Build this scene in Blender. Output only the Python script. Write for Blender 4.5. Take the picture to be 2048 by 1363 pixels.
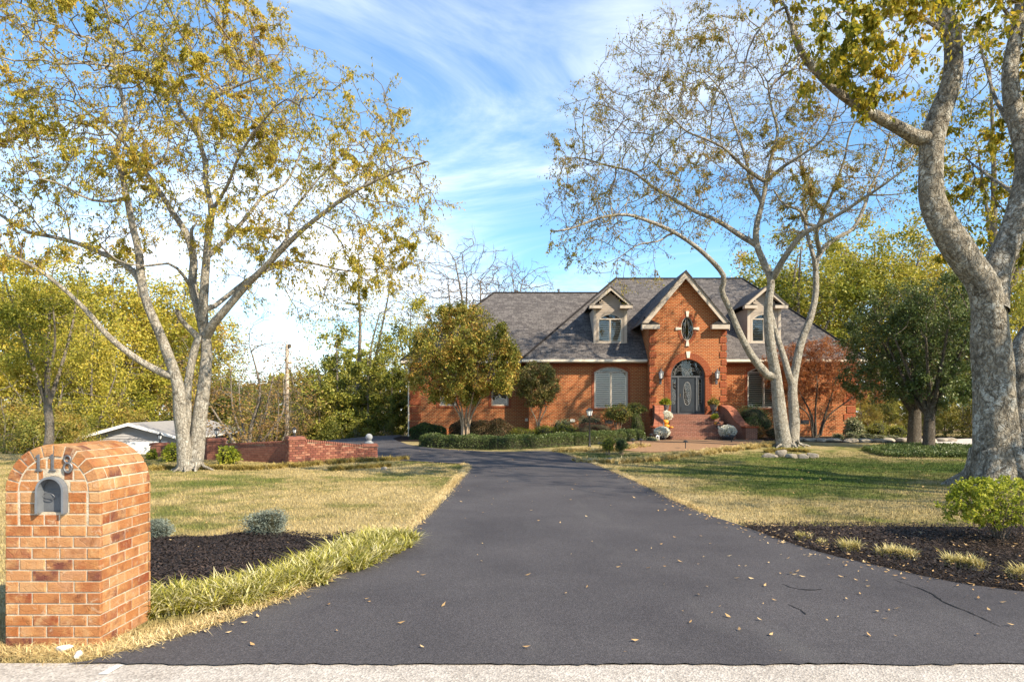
import bpy, bmesh, math, random
import numpy as np
from mathutils import Vector, Matrix, Quaternion
from mathutils.geometry import delaunay_2d_cdt, tessellate_polygon

for o in list(bpy.data.objects): bpy.data.objects.remove(o)
scene = bpy.context.scene
COL = scene.collection
R = math.radians
random.seed(7)
rng = np.random.default_rng(7)

# ------------------------------------------------------------------ camera
FPX, CX, HY, CAMZ = 1365.0, 1024.0, 819.0, 1.78      # focal length, centre and horizon in photo pixels
cam_d = bpy.data.cameras.new('camera'); cam = bpy.data.objects.new('camera', cam_d); COL.objects.link(cam)
cam_d.sensor_width = 36.0; cam_d.lens = FPX / 2048 * 36.0
cam_d.shift_y = (HY - 681.5) / 2048.0
cam_d.clip_start = 0.05; cam_d.clip_end = 2000
cam.location = (0, 0, CAMZ); cam.rotation_euler = (R(90), 0, 0)
scene.camera = cam

# ------------------------------------------------------------------ sky, sun, exposure
SUN_AZ, SUN_EL = 54.0, 37.0          # degrees right of straight behind the camera, elevation
world = bpy.data.worlds.new('World'); scene.world = world; world.use_nodes = True
wt = world.node_tree; wt.nodes.clear()
def wn(t, **k):
    n = wt.nodes.new(t)
    for a, b in k.items(): setattr(n, a, b)
    return n
w_out = wn('ShaderNodeOutputWorld'); w_bg = wn('ShaderNodeBackground')
sky = wn('ShaderNodeTexSky', sky_type='NISHITA', sun_disc=False)
sky.sun_elevation = R(SUN_EL); sky.sun_rotation = R(180 - SUN_AZ)
sky.altitude = 150; sky.air_density = 1.0; sky.dust_density = 0.2; sky.ozone_density = 3.5
w_bg.inputs['Strength'].default_value = 0.13
tc = wn('ShaderNodeTexCoord')
sep = wn('ShaderNodeSeparateXYZ'); wt.links.new(tc.outputs['Generated'], sep.inputs[0])
def wm(op, a, b=None, c=None):
    n = wn('ShaderNodeMath', operation=op)
    for i, v in enumerate((a, b, c)):
        if v is None: continue
        if isinstance(v, (int, float)): n.inputs[i].default_value = v
        else: wt.links.new(v, n.inputs[i])
    return n.outputs[0]
zc = wm('MAXIMUM', sep.outputs[2], 0.0)
zz = wm('ADD', zc, 0.16)
comb = wn('ShaderNodeCombineXYZ')
wt.links.new(wm('DIVIDE', sep.outputs[0], zz), comb.inputs[0]); wt.links.new(wm('DIVIDE', sep.outputs[1], zz), comb.inputs[1])
mp = wn('ShaderNodeMapping'); mp.inputs['Rotation'].default_value = (0, 0, R(-28)); mp.inputs['Scale'].default_value = (0.75, 1.25, 1)
SKO = (9.0, 18.0)
mp.inputs['Location'].default_value = (SKO[0], SKO[1], 0)
wt.links.new(comb.outputs[0], mp.inputs[0])
n1 = wn('ShaderNodeTexNoise'); n1.inputs['Scale'].default_value = 1.15; n1.inputs['Detail'].default_value = 9; n1.inputs['Roughness'].default_value = 0.62; n1.inputs['Distortion'].default_value = 0.75
wt.links.new(mp.outputs[0], n1.inputs['Vector'])
n2 = wn('ShaderNodeTexNoise'); n2.inputs['Scale'].default_value = 0.55; n2.inputs['Detail'].default_value = 3
mp2 = wn('ShaderNodeMapping'); mp2.inputs['Location'].default_value = (SKO[0]*1.3, SKO[1]*2.1, 5); wt.links.new(comb.outputs[0], mp2.inputs[0]); wt.links.new(mp2.outputs[0], n2.inputs['Vector'])
cl = wm('ADD', wm('MULTIPLY', n1.outputs['Fac'], 0.62), wm('MULTIPLY', n2.outputs['Fac'], 0.48))
ramp = wn('ShaderNodeMapRange', interpolation_type='SMOOTHSTEP')
ramp.inputs['From Min'].default_value = 0.47; ramp.inputs['From Max'].default_value = 0.76
ramp.inputs['To Min'].default_value = 0.0; ramp.inputs['To Max'].default_value = 0.85
wt.links.new(cl, ramp.inputs['Value'])
# thin white veil low over the horizon, all the way round
veil = wn('ShaderNodeMapRange', interpolation_type='SMOOTHSTEP')
veil.inputs['From Min'].default_value = 0.0; veil.inputs['From Max'].default_value = 0.17
veil.inputs['To Min'].default_value = 0.80; veil.inputs['To Max'].default_value = 0.0
wt.links.new(sep.outputs[2], veil.inputs['Value'])
fac = wm('MAXIMUM', ramp.outputs[0], veil.outputs[0])
mixc = wn('ShaderNodeMix', data_type='RGBA')
tint = wn('ShaderNodeMix', data_type='RGBA', blend_type='MULTIPLY'); tint.inputs[0].default_value = 1.0; tint.inputs[7].default_value = (0.80, 1.0, 1.03, 1)   # clear autumn air: a deeper blue all round
wt.links.new(sky.outputs[0], tint.inputs[6])
wt.links.new(fac, mixc.inputs[0]); wt.links.new(tint.outputs[2], mixc.inputs[6]); mixc.inputs[7].default_value = (6.4, 6.6, 6.9, 1)
wt.links.new(mixc.outputs[2], w_bg.inputs['Color']); wt.links.new(w_bg.outputs[0], w_out.inputs['Surface'])

sun_d = bpy.data.lights.new('sun', 'SUN'); sun = bpy.data.objects.new('sun', sun_d); COL.objects.link(sun)
sun_d.energy = 4.8; sun_d.angle = R(0.53); sun_d.color = (1.0, 0.87, 0.68)
_a, _e = R(SUN_AZ), R(SUN_EL)
SUN_DIR = Vector((-math.sin(_a) * math.cos(_e), math.cos(_a) * math.cos(_e), -math.sin(_e)))
sun.rotation_euler = SUN_DIR.to_track_quat('-Z', 'Y').to_euler()
sun.location = (20, -15, 30)

vs = scene.view_settings
vs.view_transform = 'Standard'; vs.look = 'None'; vs.gamma = 1.0; vs.use_curve_mapping = False; vs.exposure = 1.1
scene.cycles.use_denoising = True
scene.cycles.max_bounces = 6; scene.cycles.diffuse_bounces = 3; scene.cycles.transparent_max_bounces = 6
scene.cycles.sample_clamp_indirect = 6.0

# ------------------------------------------------------------------ geometry helpers
def P(px, py, Y):
    """point at depth Y that the photo shows at (px, py)"""
    return Vector(((px - CX) / FPX * Y, Y, CAMZ - (py - HY) / FPX * Y))
def sst(a, b, x):
    t = np.clip((np.asarray(x, float) - a) / (b - a), 0, 1)
    return t * t * (3 - 2 * t)
def terrain(x, y):
    x = np.asarray(x, float); y = np.asarray(y, float)
    z = 0.29 * sst(23, 33, y) * sst(-13, -4, x)
    z = z - 4.2 * sst(0, 20, y - (27 + 15 * sst(-15, -8, x))) * sst(-3, -8, x)
    z = z - 3.0 * sst(52, 90, y) * sst(-9, 0, x)
    return z
def T(x, y): return float(terrain(x, y))
def G(px, py):
    """ground point seen at photo pixel (px, py)"""
    Y = 10.0
    for _ in range(60):
        z = T((px - CX) / FPX * Y, Y)
        Y = 0.5 * Y + 0.5 * FPX * (CAMZ - z) / (py - HY)
    return Vector(((px - CX) / FPX * Y, Y, T((px - CX) / FPX * Y, Y)))
def arr_mesh(name, V, Fq=None, Ft=None, smooth=False):
    """mesh from numpy arrays: quads Fq (n,4) and triangles Ft (n,3)"""
    me = bpy.data.meshes.new(name)
    V = np.asarray(V, np.float32)
    fq = np.zeros((0, 4), np.int32) if Fq is None else np.asarray(Fq, np.int32).reshape(-1, 4)
    ft = np.zeros((0, 3), np.int32) if Ft is None else np.asarray(Ft, np.int32).reshape(-1, 3)
    me.vertices.add(len(V)); me.vertices.foreach_set('co', V.ravel())
    loops = np.concatenate([fq.ravel(), ft.ravel()]).astype(np.int32)
    me.loops.add(len(loops)); me.loops.foreach_set('vertex_index', loops)
    tot = np.concatenate([np.full(len(fq), 4), np.full(len(ft), 3)]).astype(np.int32)
    st = np.concatenate([[0], np.cumsum(tot)[:-1]]).astype(np.int32)
    me.polygons.add(len(tot)); me.polygons.foreach_set('loop_start', st); me.polygons.foreach_set('loop_total', tot)
    if smooth: me.polygons.foreach_set('use_smooth', np.ones(len(tot), bool))
    me.update(calc_edges=True); me.validate()
    return me
def tag(o, label=None, cat=None, group=None, kind=None):
    for k, v in (('label', label), ('category', cat), ('group', group), ('kind', kind)):
        if v: o[k] = v
    return o
def empty(name, loc=(0, 0, 0), label=None, cat=None, group=None, kind=None, rz=0.0):
    o = bpy.data.objects.new(name, None); COL.objects.link(o); o.location = loc; o.rotation_euler = (0, 0, rz)
    o.empty_display_size = 0.2
    return tag(o, label, cat, group, kind)
def link(name, me, m=None, parent=None, loc=None, world_space=True):
    """one mesh object; when the mesh is in world coordinates and has a parent, keep it there"""
    o = bpy.data.objects.new(name, me); COL.objects.link(o)
    if m is not None and len(me.materials) == 0: me.materials.append(m)
    if parent is not None:
        o.parent = parent
        if world_space:
            pm = Matrix.LocRotScale(parent.location, parent.rotation_euler.to_quaternion(), parent.scale)
            if parent.parent is not None:
                g = parent.parent
                pm = Matrix.LocRotScale(g.location, g.rotation_euler.to_quaternion(), g.scale) @ parent.matrix_parent_inverse @ pm
            o.matrix_parent_inverse = pm.inverted()
    if loc is not None: o.location = loc
    return o
class MB:
    """collects shapes for ONE mesh"""
    def __init__(s): s.v = []; s.f = []; s.uv = {}
    def add(s, vs, fs):
        b = len(s.v); s.v += [tuple(v) for v in vs]; s.f += [tuple(i + b for i in f) for f in fs]; return s
    def box(s, x0, x1, y0, y1, z0, z1):
        return s.add([(x0,y0,z0),(x1,y0,z0),(x1,y1,z0),(x0,y1,z0),(x0,y0,z1),(x1,y0,z1),(x1,y1,z1),(x0,y1,z1)],
                     [(0,3,2,1),(4,5,6,7),(0,1,5,4),(1,2,6,5),(2,3,7,6),(3,0,4,7)])
    def prism(s, pts, d):
        """closed prism of a planar loop (3D points, counter-clockwise seen from -d) pushed along vector d"""
        n = len(pts); d = Vector(d); a = [Vector(p) for p in pts]; b = [p + d for p in a]
        tri = tessellate_polygon([a])
        fs = [t[::-1] for t in tri] + [tuple(i + n for i in t) for t in tri]
        fs += [(i, (i + 1) % n, (i + 1) % n + n, i + n) for i in range(n)]
        return s.add(a + b, fs)
    def holed(s, outline, holes, fn, d):
        """slab with openings: 2D loops mapped by fn(u, v, depth); depth 0 is the face, d the back"""
        def ccw(l):
            a = sum(l[i][0]*l[(i+1) % len(l)][1]-l[(i+1) % len(l)][0]*l[i][1] for i in range(len(l)))
            return list(l) if a > 0 else list(l)[::-1]
        loops = [ccw(outline)] + [ccw(h)[::-1] for h in holes]
        flat = [p for l in loops for p in l]; n = len(flat)
        tri = tessellate_polygon([[Vector((p[0], p[1], 0)) for p in l] for l in loops])
        vs = [fn(p[0], p[1], 0.0) for p in flat] + [fn(p[0], p[1], d) for p in flat]
        fs = []
        for t in tri:
            a, b, c = (flat[i] for i in t)
            ar = (b[0]-a[0])*(c[1]-a[1])-(c[0]-a[0])*(b[1]-a[1])
            if abs(ar) < 1e-9: continue
            t = tuple(t) if ar > 0 else tuple(t)[::-1]
            fs += [t, tuple(i+n for i in t[::-1])]
        b = 0
        for l in loops:
            k = len(l)
            for i in range(k): fs.append((b+i, b+i+n, b+(i+1) % k+n, b+(i+1) % k))
            b += k
        return s.add(vs, fs)
    def tube(s, pts, rad, k=6, cap=True):
        pts = [Vector(p) for p in pts]; n = len(pts)
        rad = rad if isinstance(rad, (list, tuple)) else [rad] * n
        vs = []; up = None
        for i, p in enumerate(pts):
            t = (pts[min(i + 1, n - 1)] - pts[max(i - 1, 0)]).normalized()
            if up is None:
                up = t.orthogonal().normalized()
            up = (up - t * up.dot(t)); up = up.normalized() if up.length > 1e-6 else t.orthogonal().normalized()
            q = t.cross(up)
            for j in range(k):
                an = 2 * math.pi * j / k
                vs.append(p + (up * math.cos(an) + q * math.sin(an)) * rad[i])
        fs = [(i*k + j, i*k + (j+1) % k, (i+1)*k + (j+1) % k, (i+1)*k + j) for i in range(n-1) for j in range(k)]
        if cap: fs += [tuple(range(k))[::-1], tuple((n-1)*k + j for j in range(k))]
        return s.add(vs, fs)
    def lathe(s, prof, c=(0,0,0), k=16, sx=1.0, sy=1.0):
        c = Vector(c); n = len(prof); vs = []
        for r, z in prof:
            for j in range(k):
                an = 2*math.pi*j/k; vs.append(c + Vector((math.cos(an)*r*sx, math.sin(an)*r*sy, z)))
        fs = [(i*k+j, i*k+(j+1)%k, (i+1)*k+(j+1)%k, (i+1)*k+j) for i in range(n-1) for j in range(k)]
        fs += [tuple(range(k))[::-1], tuple((n-1)*k+j for j in range(k))]
        return s.add(vs, fs)
    def mesh(s, name, smooth=False):
        me = bpy.data.meshes.new(name); me.from_pydata(s.v, [], s.f); me.update()
        if smooth:
            me.polygons.foreach_set('use_smooth', np.ones(len(me.polygons), bool))
        return me
    def build(s, name, m, parent=None, smooth=False, bevel=0.0):
        me = s.mesh(name, smooth)
        if bevel:
            bm = bmesh.new(); bm.from_mesh(me)
            bmesh.ops.remove_doubles(bm, verts=bm.verts, dist=1e-5)
            bmesh.ops.bevel(bm, geom=[e for e in bm.edges if e.is_manifold and e.calc_face_angle() > 0.5], offset=bevel, segments=1, affect='EDGES', profile=0.5)
            bm.to_mesh(me); bm.free()
        return link(name, me, m, parent)
def pip(poly, X, Y):
    """points (X,Y arrays) inside polygon"""
    X = np.asarray(X); Y = np.asarray(Y); ins = np.zeros(X.shape, bool); n = len(poly)
    for i in range(n):
        x0, y0 = poly[i][0], poly[i][1]; x1, y1 = poly[(i+1) % n][0], poly[(i+1) % n][1]
        if y0 == y1: continue
        c = ((y0 > Y) != (y1 > Y)) & (X < (x1 - x0) * (Y - y0) / (y1 - y0) + x0)
        ins ^= c
    return ins
def catmull(pts, n=8):
    pts = [Vector(p) for p in pts]; out = []
    for i in range(len(pts) - 1):
        p0 = pts[max(i-1, 0)]; p1 = pts[i]; p2 = pts[i+1]; p3 = pts[min(i+2, len(pts)-1)]
        for j in range(n):
            t = j / n
            out.append(0.5*((2*p1) + (p2-p0)*t + (2*p0-5*p1+4*p2-p3)*t*t + (3*p1-p0-3*p2+p3)*t**3))
    out.append(pts[-1]); return out
def sheet(name, outline, off, m, cell=0.8, parent=None, zfun=None, bumpz=None):
    """ground sheet: outline in plan, laid on the terrain"""
    pl = [Vector((p[0], p[1])) for p in outline]; n = len(pl)
    xs = [p.x for p in pl]; ys = [p.y for p in pl]
    gx, gy = np.meshgrid(np.arange(min(xs)+cell*.5, max(xs), cell), np.arange(min(ys)+cell*.5, max(ys), cell))
    gx = gx.ravel(); gy = gy.ravel(); k = pip(outline, gx, gy)
    pts = pl + [Vector((float(a), float(b))) for a, b in zip(gx[k], gy[k])]
    r = delaunay_2d_cdt(pts, [(i, (i+1) % n) for i in range(n)], [list(range(n))], 1, 1e-5)
    V = np.array([(v.x, v.y, 0) for v in r[0]], np.float32)
    V[:, 2] = terrain(V[:, 0], V[:, 1]) + off
    if bumpz is not None: V[:, 2] += bumpz(V[:, 0], V[:, 1])
    me = arr_mesh(name, V, Ft=[f for f in r[2] if len(f) == 3], smooth=True)
    return link(name, me, m, parent)

# ------------------------------------------------------------------ material helpers
class NT:
    def __init__(s, name, rough=0.8, spec=0.25):
        s.m = bpy.data.materials.new(name); s.m.use_nodes = True; s.t = s.m.node_tree
        s.b = s.t.nodes['Principled BSDF']; s.o = s.t.nodes['Material Output']
        s.b.inputs['Roughness'].default_value = rough; s.b.inputs['Specular IOR Level'].default_value = spec
    def n(s, t, **k):
        x = s.t.nodes.new(t)
        for a, b in k.items(): setattr(x, a, b)
        return x
    def l(s, a, b): s.t.links.new(a, b)
    def put(s, sock, v):
        if hasattr(v, 'links'): s.l(v, sock)
        elif isinstance(v, (tuple, list)) and len(v) == 3 and len(sock.default_value) == 4: sock.default_value = (*v, 1)
        else: sock.default_value = v
    def coord(s, kind='Object', scale=(1,1,1), rot=(0,0,0), loc=(0,0,0)):
        c = s.n('ShaderNodeTexCoord'); m = s.n('ShaderNodeMapping'); s.l(c.outputs[kind], m.inputs[0])
        m.inputs['Scale'].default_value = scale; m.inputs['Rotation'].default_value = rot; m.inputs['Location'].default_value = loc
        return m.outputs[0]
    def pos(s): return s.n('ShaderNodeNewGeometry').outputs['Position']
    def noise(s, vec, scale, detail=4, rough=0.55, dist=0.0):
        x = s.n('ShaderNodeTexNoise'); s.l(vec, x.inputs['Vector'])
        x.inputs['Scale'].default_value = scale; x.inputs['Detail'].default_value = detail; x.inputs['Roughness'].default_value = rough; x.inputs['Distortion'].default_value = dist
        return x.outputs['Fac']
    def ramp(s, f, stops, interp='LINEAR'):
        x = s.n('ShaderNodeValToRGB'); x.color_ramp.interpolation = interp; e = x.color_ramp.elements
        while len(e) < len(stops): e.new(0.5)
        for i, (p, c) in enumerate(stops):
            e[i].position = p; e[i].color = (*c, 1) if len(c) == 3 else c
        s.put(x.inputs[0], f); return x.outputs[0]
    def mix(s, f, a, b, mode='MIX'):
        x = s.n('ShaderNodeMix', data_type='RGBA', blend_type=mode)
        s.put(x.inputs[0], f); s.put(x.inputs[6], a); s.put(x.inputs[7], b); return x.outputs[2]
    def math(s, op, a, b=0.0):
        x = s.n('ShaderNodeMath', operation=op); s.put(x.inputs[0], a); s.put(x.inputs[1], b); return x.outputs[0]
    def maprange(s, v, a, b, c=0.0, d=1.0):
        x = s.n('ShaderNodeMapRange'); s.put(x.inputs[0], v)
        for i, q in enumerate((a, b, c, d)): x.inputs[i+1].default_value = q
        return x.outputs[0]
    def bump(s, h, strength=0.4, dist=0.02):
        x = s.n('ShaderNodeBump'); x.inputs['Strength'].default_value = strength; x.inputs['Distance'].default_value = dist
        s.l(h, x.inputs['Height']); s.l(x.outputs[0], s.b.inputs['Normal']); return x
    def color(s, v): s.put(s.b.inputs['Base Color'], v); return s
    def rough(s, v): s.put(s.b.inputs['Roughness'], v); return s
def nmat(name, c1, c2, scale=8, rough=0.8, bump=0.0, bscale=None, spec=0.25, metal=0.0, bdist=0.01):
    t = NT(name, rough, spec); v = t.coord()
    t.color(t.ramp(t.noise(v, scale, 5), [(0.3, c1), (0.7, c2)])); t.b.inputs['Metallic'].default_value = metal
    if bump: t.bump(t.noise(v, bscale or scale*4, 4), bump, bdist)
    return t.m
def leafmat(name, stops, trans=0.35, nscale=0.5, rough=0.55, objvar=0.0, spec=0.3, nw=0.45):
    """foliage: random colour per leaf plus clumps of tone"""
    t = NT(name, rough, spec); g = t.n('ShaderNodeNewGeometry'); v = t.coord()
    r = t.math('MULTIPLY', g.outputs['Random Per Island'], 1 - nw)
    nz = t.math('MULTIPLY', t.maprange(t.noise(v, nscale, 2), 0.3, 0.7), nw)
    f = t.math('ADD', r, nz)
    if objvar:
        oi = t.n('ShaderNodeObjectInfo'); f = t.math('ADD', f, t.math('MULTIPLY', t.math('SUBTRACT', oi.outputs['Random'], 0.5), objvar))
    c = t.ramp(f, stops); t.color(c)
    tr = t.n('ShaderNodeBsdfTranslucent'); t.l(c, tr.inputs['Color'])
    mx = t.n('ShaderNodeMixShader'); mx.inputs[0].default_value = trans
    t.l(t.b.outputs[0], mx.inputs[1]); t.l(tr.outputs[0], mx.inputs[2]); t.l(mx.outputs[0], t.o.inputs['Surface'])
    return t.m
def barkmat(name, dark, mid, light, scale=1.0, lich=0.5, bump=0.7):
    """bark: rough plates and cracks drawn out along the stem, pale lichen patches, dark stains"""
    t = NT(name, 0.92, 0.1); v = t.coord()
    big = t.noise(v, 2.2*scale, 5, 0.65, 0.8)
    fine = t.noise(t.coord(scale=(1,1,0.5)), 24*scale, 8, 0.78)
    plate = t.n('ShaderNodeTexVoronoi', feature='DISTANCE_TO_EDGE'); wv = t.n('ShaderNodeMapping'); wv.inputs['Scale'].default_value = (13*scale, 13*scale, 5*scale)
    dv = t.n('ShaderNodeVectorMath', operation='ADD'); t.l(v, dv.inputs[0])
    nc = t.n('ShaderNodeTexNoise'); t.l(v, nc.inputs['Vector']); nc.inputs['Scale'].default_value = 7*scale; nc.inputs['Detail'].default_value = 4
    sc = t.n('ShaderNodeVectorMath', operation='SCALE'); t.l(nc.outputs['Color'], sc.inputs[0]); sc.inputs['Scale'].default_value = 0.22/scale; t.l(sc.outputs[0], dv.inputs[1])
    t.l(dv.outputs[0], wv.inputs[0]); t.l(wv.outputs[0], plate.inputs['Vector']); plate.inputs['Scale'].default_value = 1.0
    crack = t.maprange(plate.outputs['Distance'], 0.0, 0.13)
    c = t.ramp(fine, [(0.28, dark), (0.48, mid), (0.72, light)])
    c = t.mix(t.math('MULTIPLY', t.math('SUBTRACT', 1.0, crack), t.maprange(big, 0.35, 0.6, 0.05, 0.6)), c, tuple(x*0.6 for x in dark))
    lm = t.math('MULTIPLY', t.maprange(t.noise(v, 7.5*scale, 8, 0.8, 0.9), 0.50, 0.57), t.maprange(big, 0.38, 0.58))
    c = t.mix(t.math('MULTIPLY', lm, lich), c, (0.58, 0.56, 0.49))
    c = t.mix(t.math('MULTIPLY', t.maprange(t.noise(v, 2.7*scale, 6, 0.7, 0.6), 0.53, 0.66), 0.7), c, tuple(x*0.6 for x in dark))
    t.color(c)
    t.bump(t.math('ADD', t.math('ADD', fine, t.math('MULTIPLY', big, 0.8)), t.math('MULTIPLY', crack, 0.6)), bump, 0.045/scale)
    return t.m
def brickmat(name, c1, c2, c3, mortar, bw=0.203, rh=0.080, ms=0.011, rough=0.85, dirt=0.35):
    """brickwork seen from too far to build brick by brick: courses run with height"""
    t = NT(name, rough, 0.2)
    g = t.n('ShaderNodeNewGeometry'); sp = t.n('ShaderNodeSeparateXYZ'); t.l(t.coord(), sp.inputs[0])
    sn = t.n('ShaderNodeSeparateXYZ'); t.l(g.outputs['Normal'], sn.inputs[0])
    side = t.math('GREATER_THAN', t.math('ABSOLUTE', sn.outputs[0]), 0.75)
    u = t.math('ADD', t.math('MULTIPLY', sp.outputs[0], t.math('SUBTRACT', 1.0, side)), t.math('MULTIPLY', sp.outputs[1], side))
    cb = t.n('ShaderNodeCombineXYZ'); t.l(u, cb.inputs[0]); t.l(sp.outputs[2], cb.inputs[1])
    b = t.n('ShaderNodeTexBrick'); t.l(cb.outputs[0], b.inputs['Vector']); b.offset = 0.5
    b.inputs['Scale'].default_value = 1.0; b.inputs['Brick Width'].default_value = bw; b.inputs['Row Height'].default_value = rh
    b.inputs['Mortar Size'].default_value = ms; b.inputs['Mortar Smooth'].default_value = 0.15; b.inputs['Bias'].default_value = 0.0
    t.put(b.inputs['Color1'], c1); t.put(b.inputs['Color2'], c2); t.put(b.inputs['Mortar'], mortar)
    nz = t.noise(t.coord(), 0.8, 6, 0.65)
    c = t.mix(t.math('MULTIPLY', t.maprange(nz, 0.35, 0.75), dirt), b.outputs['Color'], c3, 'MULTIPLY')
    nf = t.noise(t.coord(), 30, 3, 0.6)
    c = t.mix(0.5, c, t.ramp(nf, [(0.2, (0.6,0.6,0.6)), (0.8, (1.25,1.25,1.25))]), 'MULTIPLY')
    t.color(c)
    t.bump(t.math('ADD', t.math('MULTIPLY', b.outputs['Fac'], -1.0), t.math('MULTIPLY', nf, 0.3)), 0.6, 0.012)
    return t.m
# ------------------------------------------------------------------ materials of the setting
def m_lawn(name, blades=False):
    t = NT(name, 0.9, 0.1); v = t.pos()
    big = t.noise(v, 0.22, 4, 0.6); mid = t.noise(v, 1.4, 5, 0.65)
    f = t.math('ADD', t.math('MULTIPLY', big, 0.65), t.math('MULTIPLY', mid, 0.35))
    # the lawn is greener in a strip on the right, straw-coloured towards the street
    sp = t.n('ShaderNodeSeparateXYZ'); t.l(v, sp.inputs[0])
    band = t.math('MULTIPLY', t.maprange(sp.outputs[1], 13.5, 16.0), t.maprange(sp.outputs[1], 30.0, 22.0))
    band = t.math('MULTIPLY', band, t.maprange(sp.outputs[0], 3.0, 7.5, 0.25, 1.0))
    f = t.math('ADD', f, t.math('MULTIPLY', band, 0.16))
    tan1, tan2, gr1, gr2 = (0.44, 0.35, 0.18), (0.35, 0.275, 0.125), (0.165, 0.165, 0.05), (0.085, 0.12, 0.025)
    c = t.ramp(f, [(0.40, tan1), (0.52, tan2), (0.60, gr1), (0.70, gr2)])
    if blades:
        g = t.n('ShaderNodeNewGeometry')
        c = t.mix(1.0, c, t.ramp(g.outputs['Random Per Island'], [(0, (0.6,0.6,0.55)), (0.6, (1,1,1)), (1, (1.35,1.3,1.2))]), 'MULTIPLY')
    else:
        fine = t.noise(v, 26, 5, 0.75)
        c = t.mix(0.85, c, t.ramp(fine, [(0.3, (0.45,0.42,0.38)), (0.55, (1,1,1)), (0.8, (1.3,1.25,1.1))]), 'MULTIPLY')
        t.bump(fine, 0.8, 0.04)
    t.color(c); return t.m
M = {}
M['lawn'] = m_lawn('lawn_soil'); M['blades'] = m_lawn('lawn_blades', True)
t = NT('asphalt', 0.82, 0.3); v = t.pos()
ag = t.n('ShaderNodeTexVoronoi'); t.l(v, ag.inputs['Vector']); ag.inputs['Scale'].default_value = 95
fine = t.noise(v, 160, 3, 0.8); pat = t.noise(v, 0.55, 5, 0.6, 0.4)
c = t.ramp(pat, [(0.3, (0.047,0.043,0.046)), (0.7, (0.076,0.070,0.072))])
c = t.mix(0.9, c, t.ramp(ag.outputs['Color'], [(0.1, (0.6,0.6,0.6)), (0.6, (1.0,1,1)), (0.95, (1.55,1.52,1.5))]), 'MULTIPLY')
tan_ = t.noise(t.coord('Object', (1.0, 0.25, 1)), 1.1, 4, 0.6)
c = t.mix(t.math('MULTIPLY', t.maprange(tan_, 0.55, 0.75), 0.35), c, (0.11,0.105,0.10))
t.color(c); t.bump(t.math('ADD', ag.outputs['Distance'], fine), 0.55, 0.006); M['asphalt'] = t.m
t = NT('road_chip_seal', 0.9, 0.15); v = t.pos()
ag = t.n('ShaderNodeTexVoronoi'); t.l(v, ag.inputs['Vector']); ag.inputs['Scale'].default_value = 70
c = t.ramp(t.noise(v, 2.5, 5, 0.65), [(0.3, (0.36,0.32,0.275)), (0.7, (0.50,0.455,0.40))])
c = t.mix(0.8, c, t.ramp(ag.outputs['Color'], [(0.1, (0.5,0.5,0.5)), (0.9, (1.25,1.25,1.25))]), 'MULTIPLY')
t.color(c); t.bump(ag.outputs['Distance'], 0.6, 0.008); M['road'] = t.m
t = NT('mulch', 0.95, 0.1); v = t.coord('Object', (1,1,1), (0,0,0.6))
vo = t.n('ShaderNodeTexVoronoi'); t.l(v, vo.inputs['Vector']); vo.inputs['Scale'].default_value = 42
c = t.ramp(t.noise(v, 38, 5, 0.7), [(0.3, (0.012,0.009,0.008)), (0.55, (0.030,0.022,0.018)), (0.8, (0.075,0.05,0.038))])
t.color(c); t.bump(t.math('ADD', vo.outputs['Distance'], t.noise(v, 20, 4)), 1.0, 0.03); M['mulch'] = t.m
M['mulch_chip'] = leafmat('mulch_chips', [(0, (0.012,0.009,0.008)), (0.6, (0.035,0.025,0.02)), (1, (0.09,0.06,0.045))], 0.0)
M['walk'] = nmat('walk_aggregate', (0.20,0.115,0.06), (0.34,0.20,0.11), 14, 0.85, 0.5, 60)
M['concrete'] = nmat('pale_concrete', (0.42,0.38,0.33), (0.55,0.50,0.44), 4, 0.9, 0.3, 40)
M['dirt'] = nmat('leaf_litter_ground', (0.06,0.045,0.02), (0.16,0.11,0.05), 3, 0.95, 0.6, 20)
M['straw'] = leafmat('straw', [(0, (0.36,0.24,0.09)), (0.5, (0.60,0.45,0.20)), (1, (0.72,0.60,0.34))], 0.2)
M['litter'] = leafmat('fallen_leaf', [(0, (0.30,0.16,0.06)), (0.5, (0.52,0.33,0.14)), (1, (0.75,0.58,0.32))], 0.1)

# ------------------------------------------------------------------ ground, road, driveway, beds
NX = np.concatenate([np.linspace(-400, -60, 18), np.linspace(-56, 56, 113), np.linspace(60, 400, 18)])
NY = np.concatenate([np.linspace(-300, -20, 12), np.linspace(-16, 80, 97), np.linspace(90, 900, 25)])
gx, gy = np.meshgrid(NX, NY); V = np.stack([gx.ravel(), gy.ravel(), terrain(gx, gy).ravel()], 1)
ii = (np.arange(len(NY)-1)[:, None]*len(NX) + np.arange(len(NX)-1)[None]).ravel()
ground = link('ground', arr_mesh('ground', V, Fq=np.stack([ii, ii+1, ii+1+len(NX), ii+len(NX)], 1), smooth=True), M['lawn'])
tag(ground, kind='structure')

ROAD_Y = 4.74
road_poly = [(-60, -3.0), (60, -3.0), (60, ROAD_Y-0.05), (6, ROAD_Y+0.02), (0, ROAD_Y), (-2.9, ROAD_Y+0.03), (-60, ROAD_Y+0.05)]
road = tag(sheet('road', road_poly, 0.012, M['road'], 2.0), kind='structure')

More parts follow.
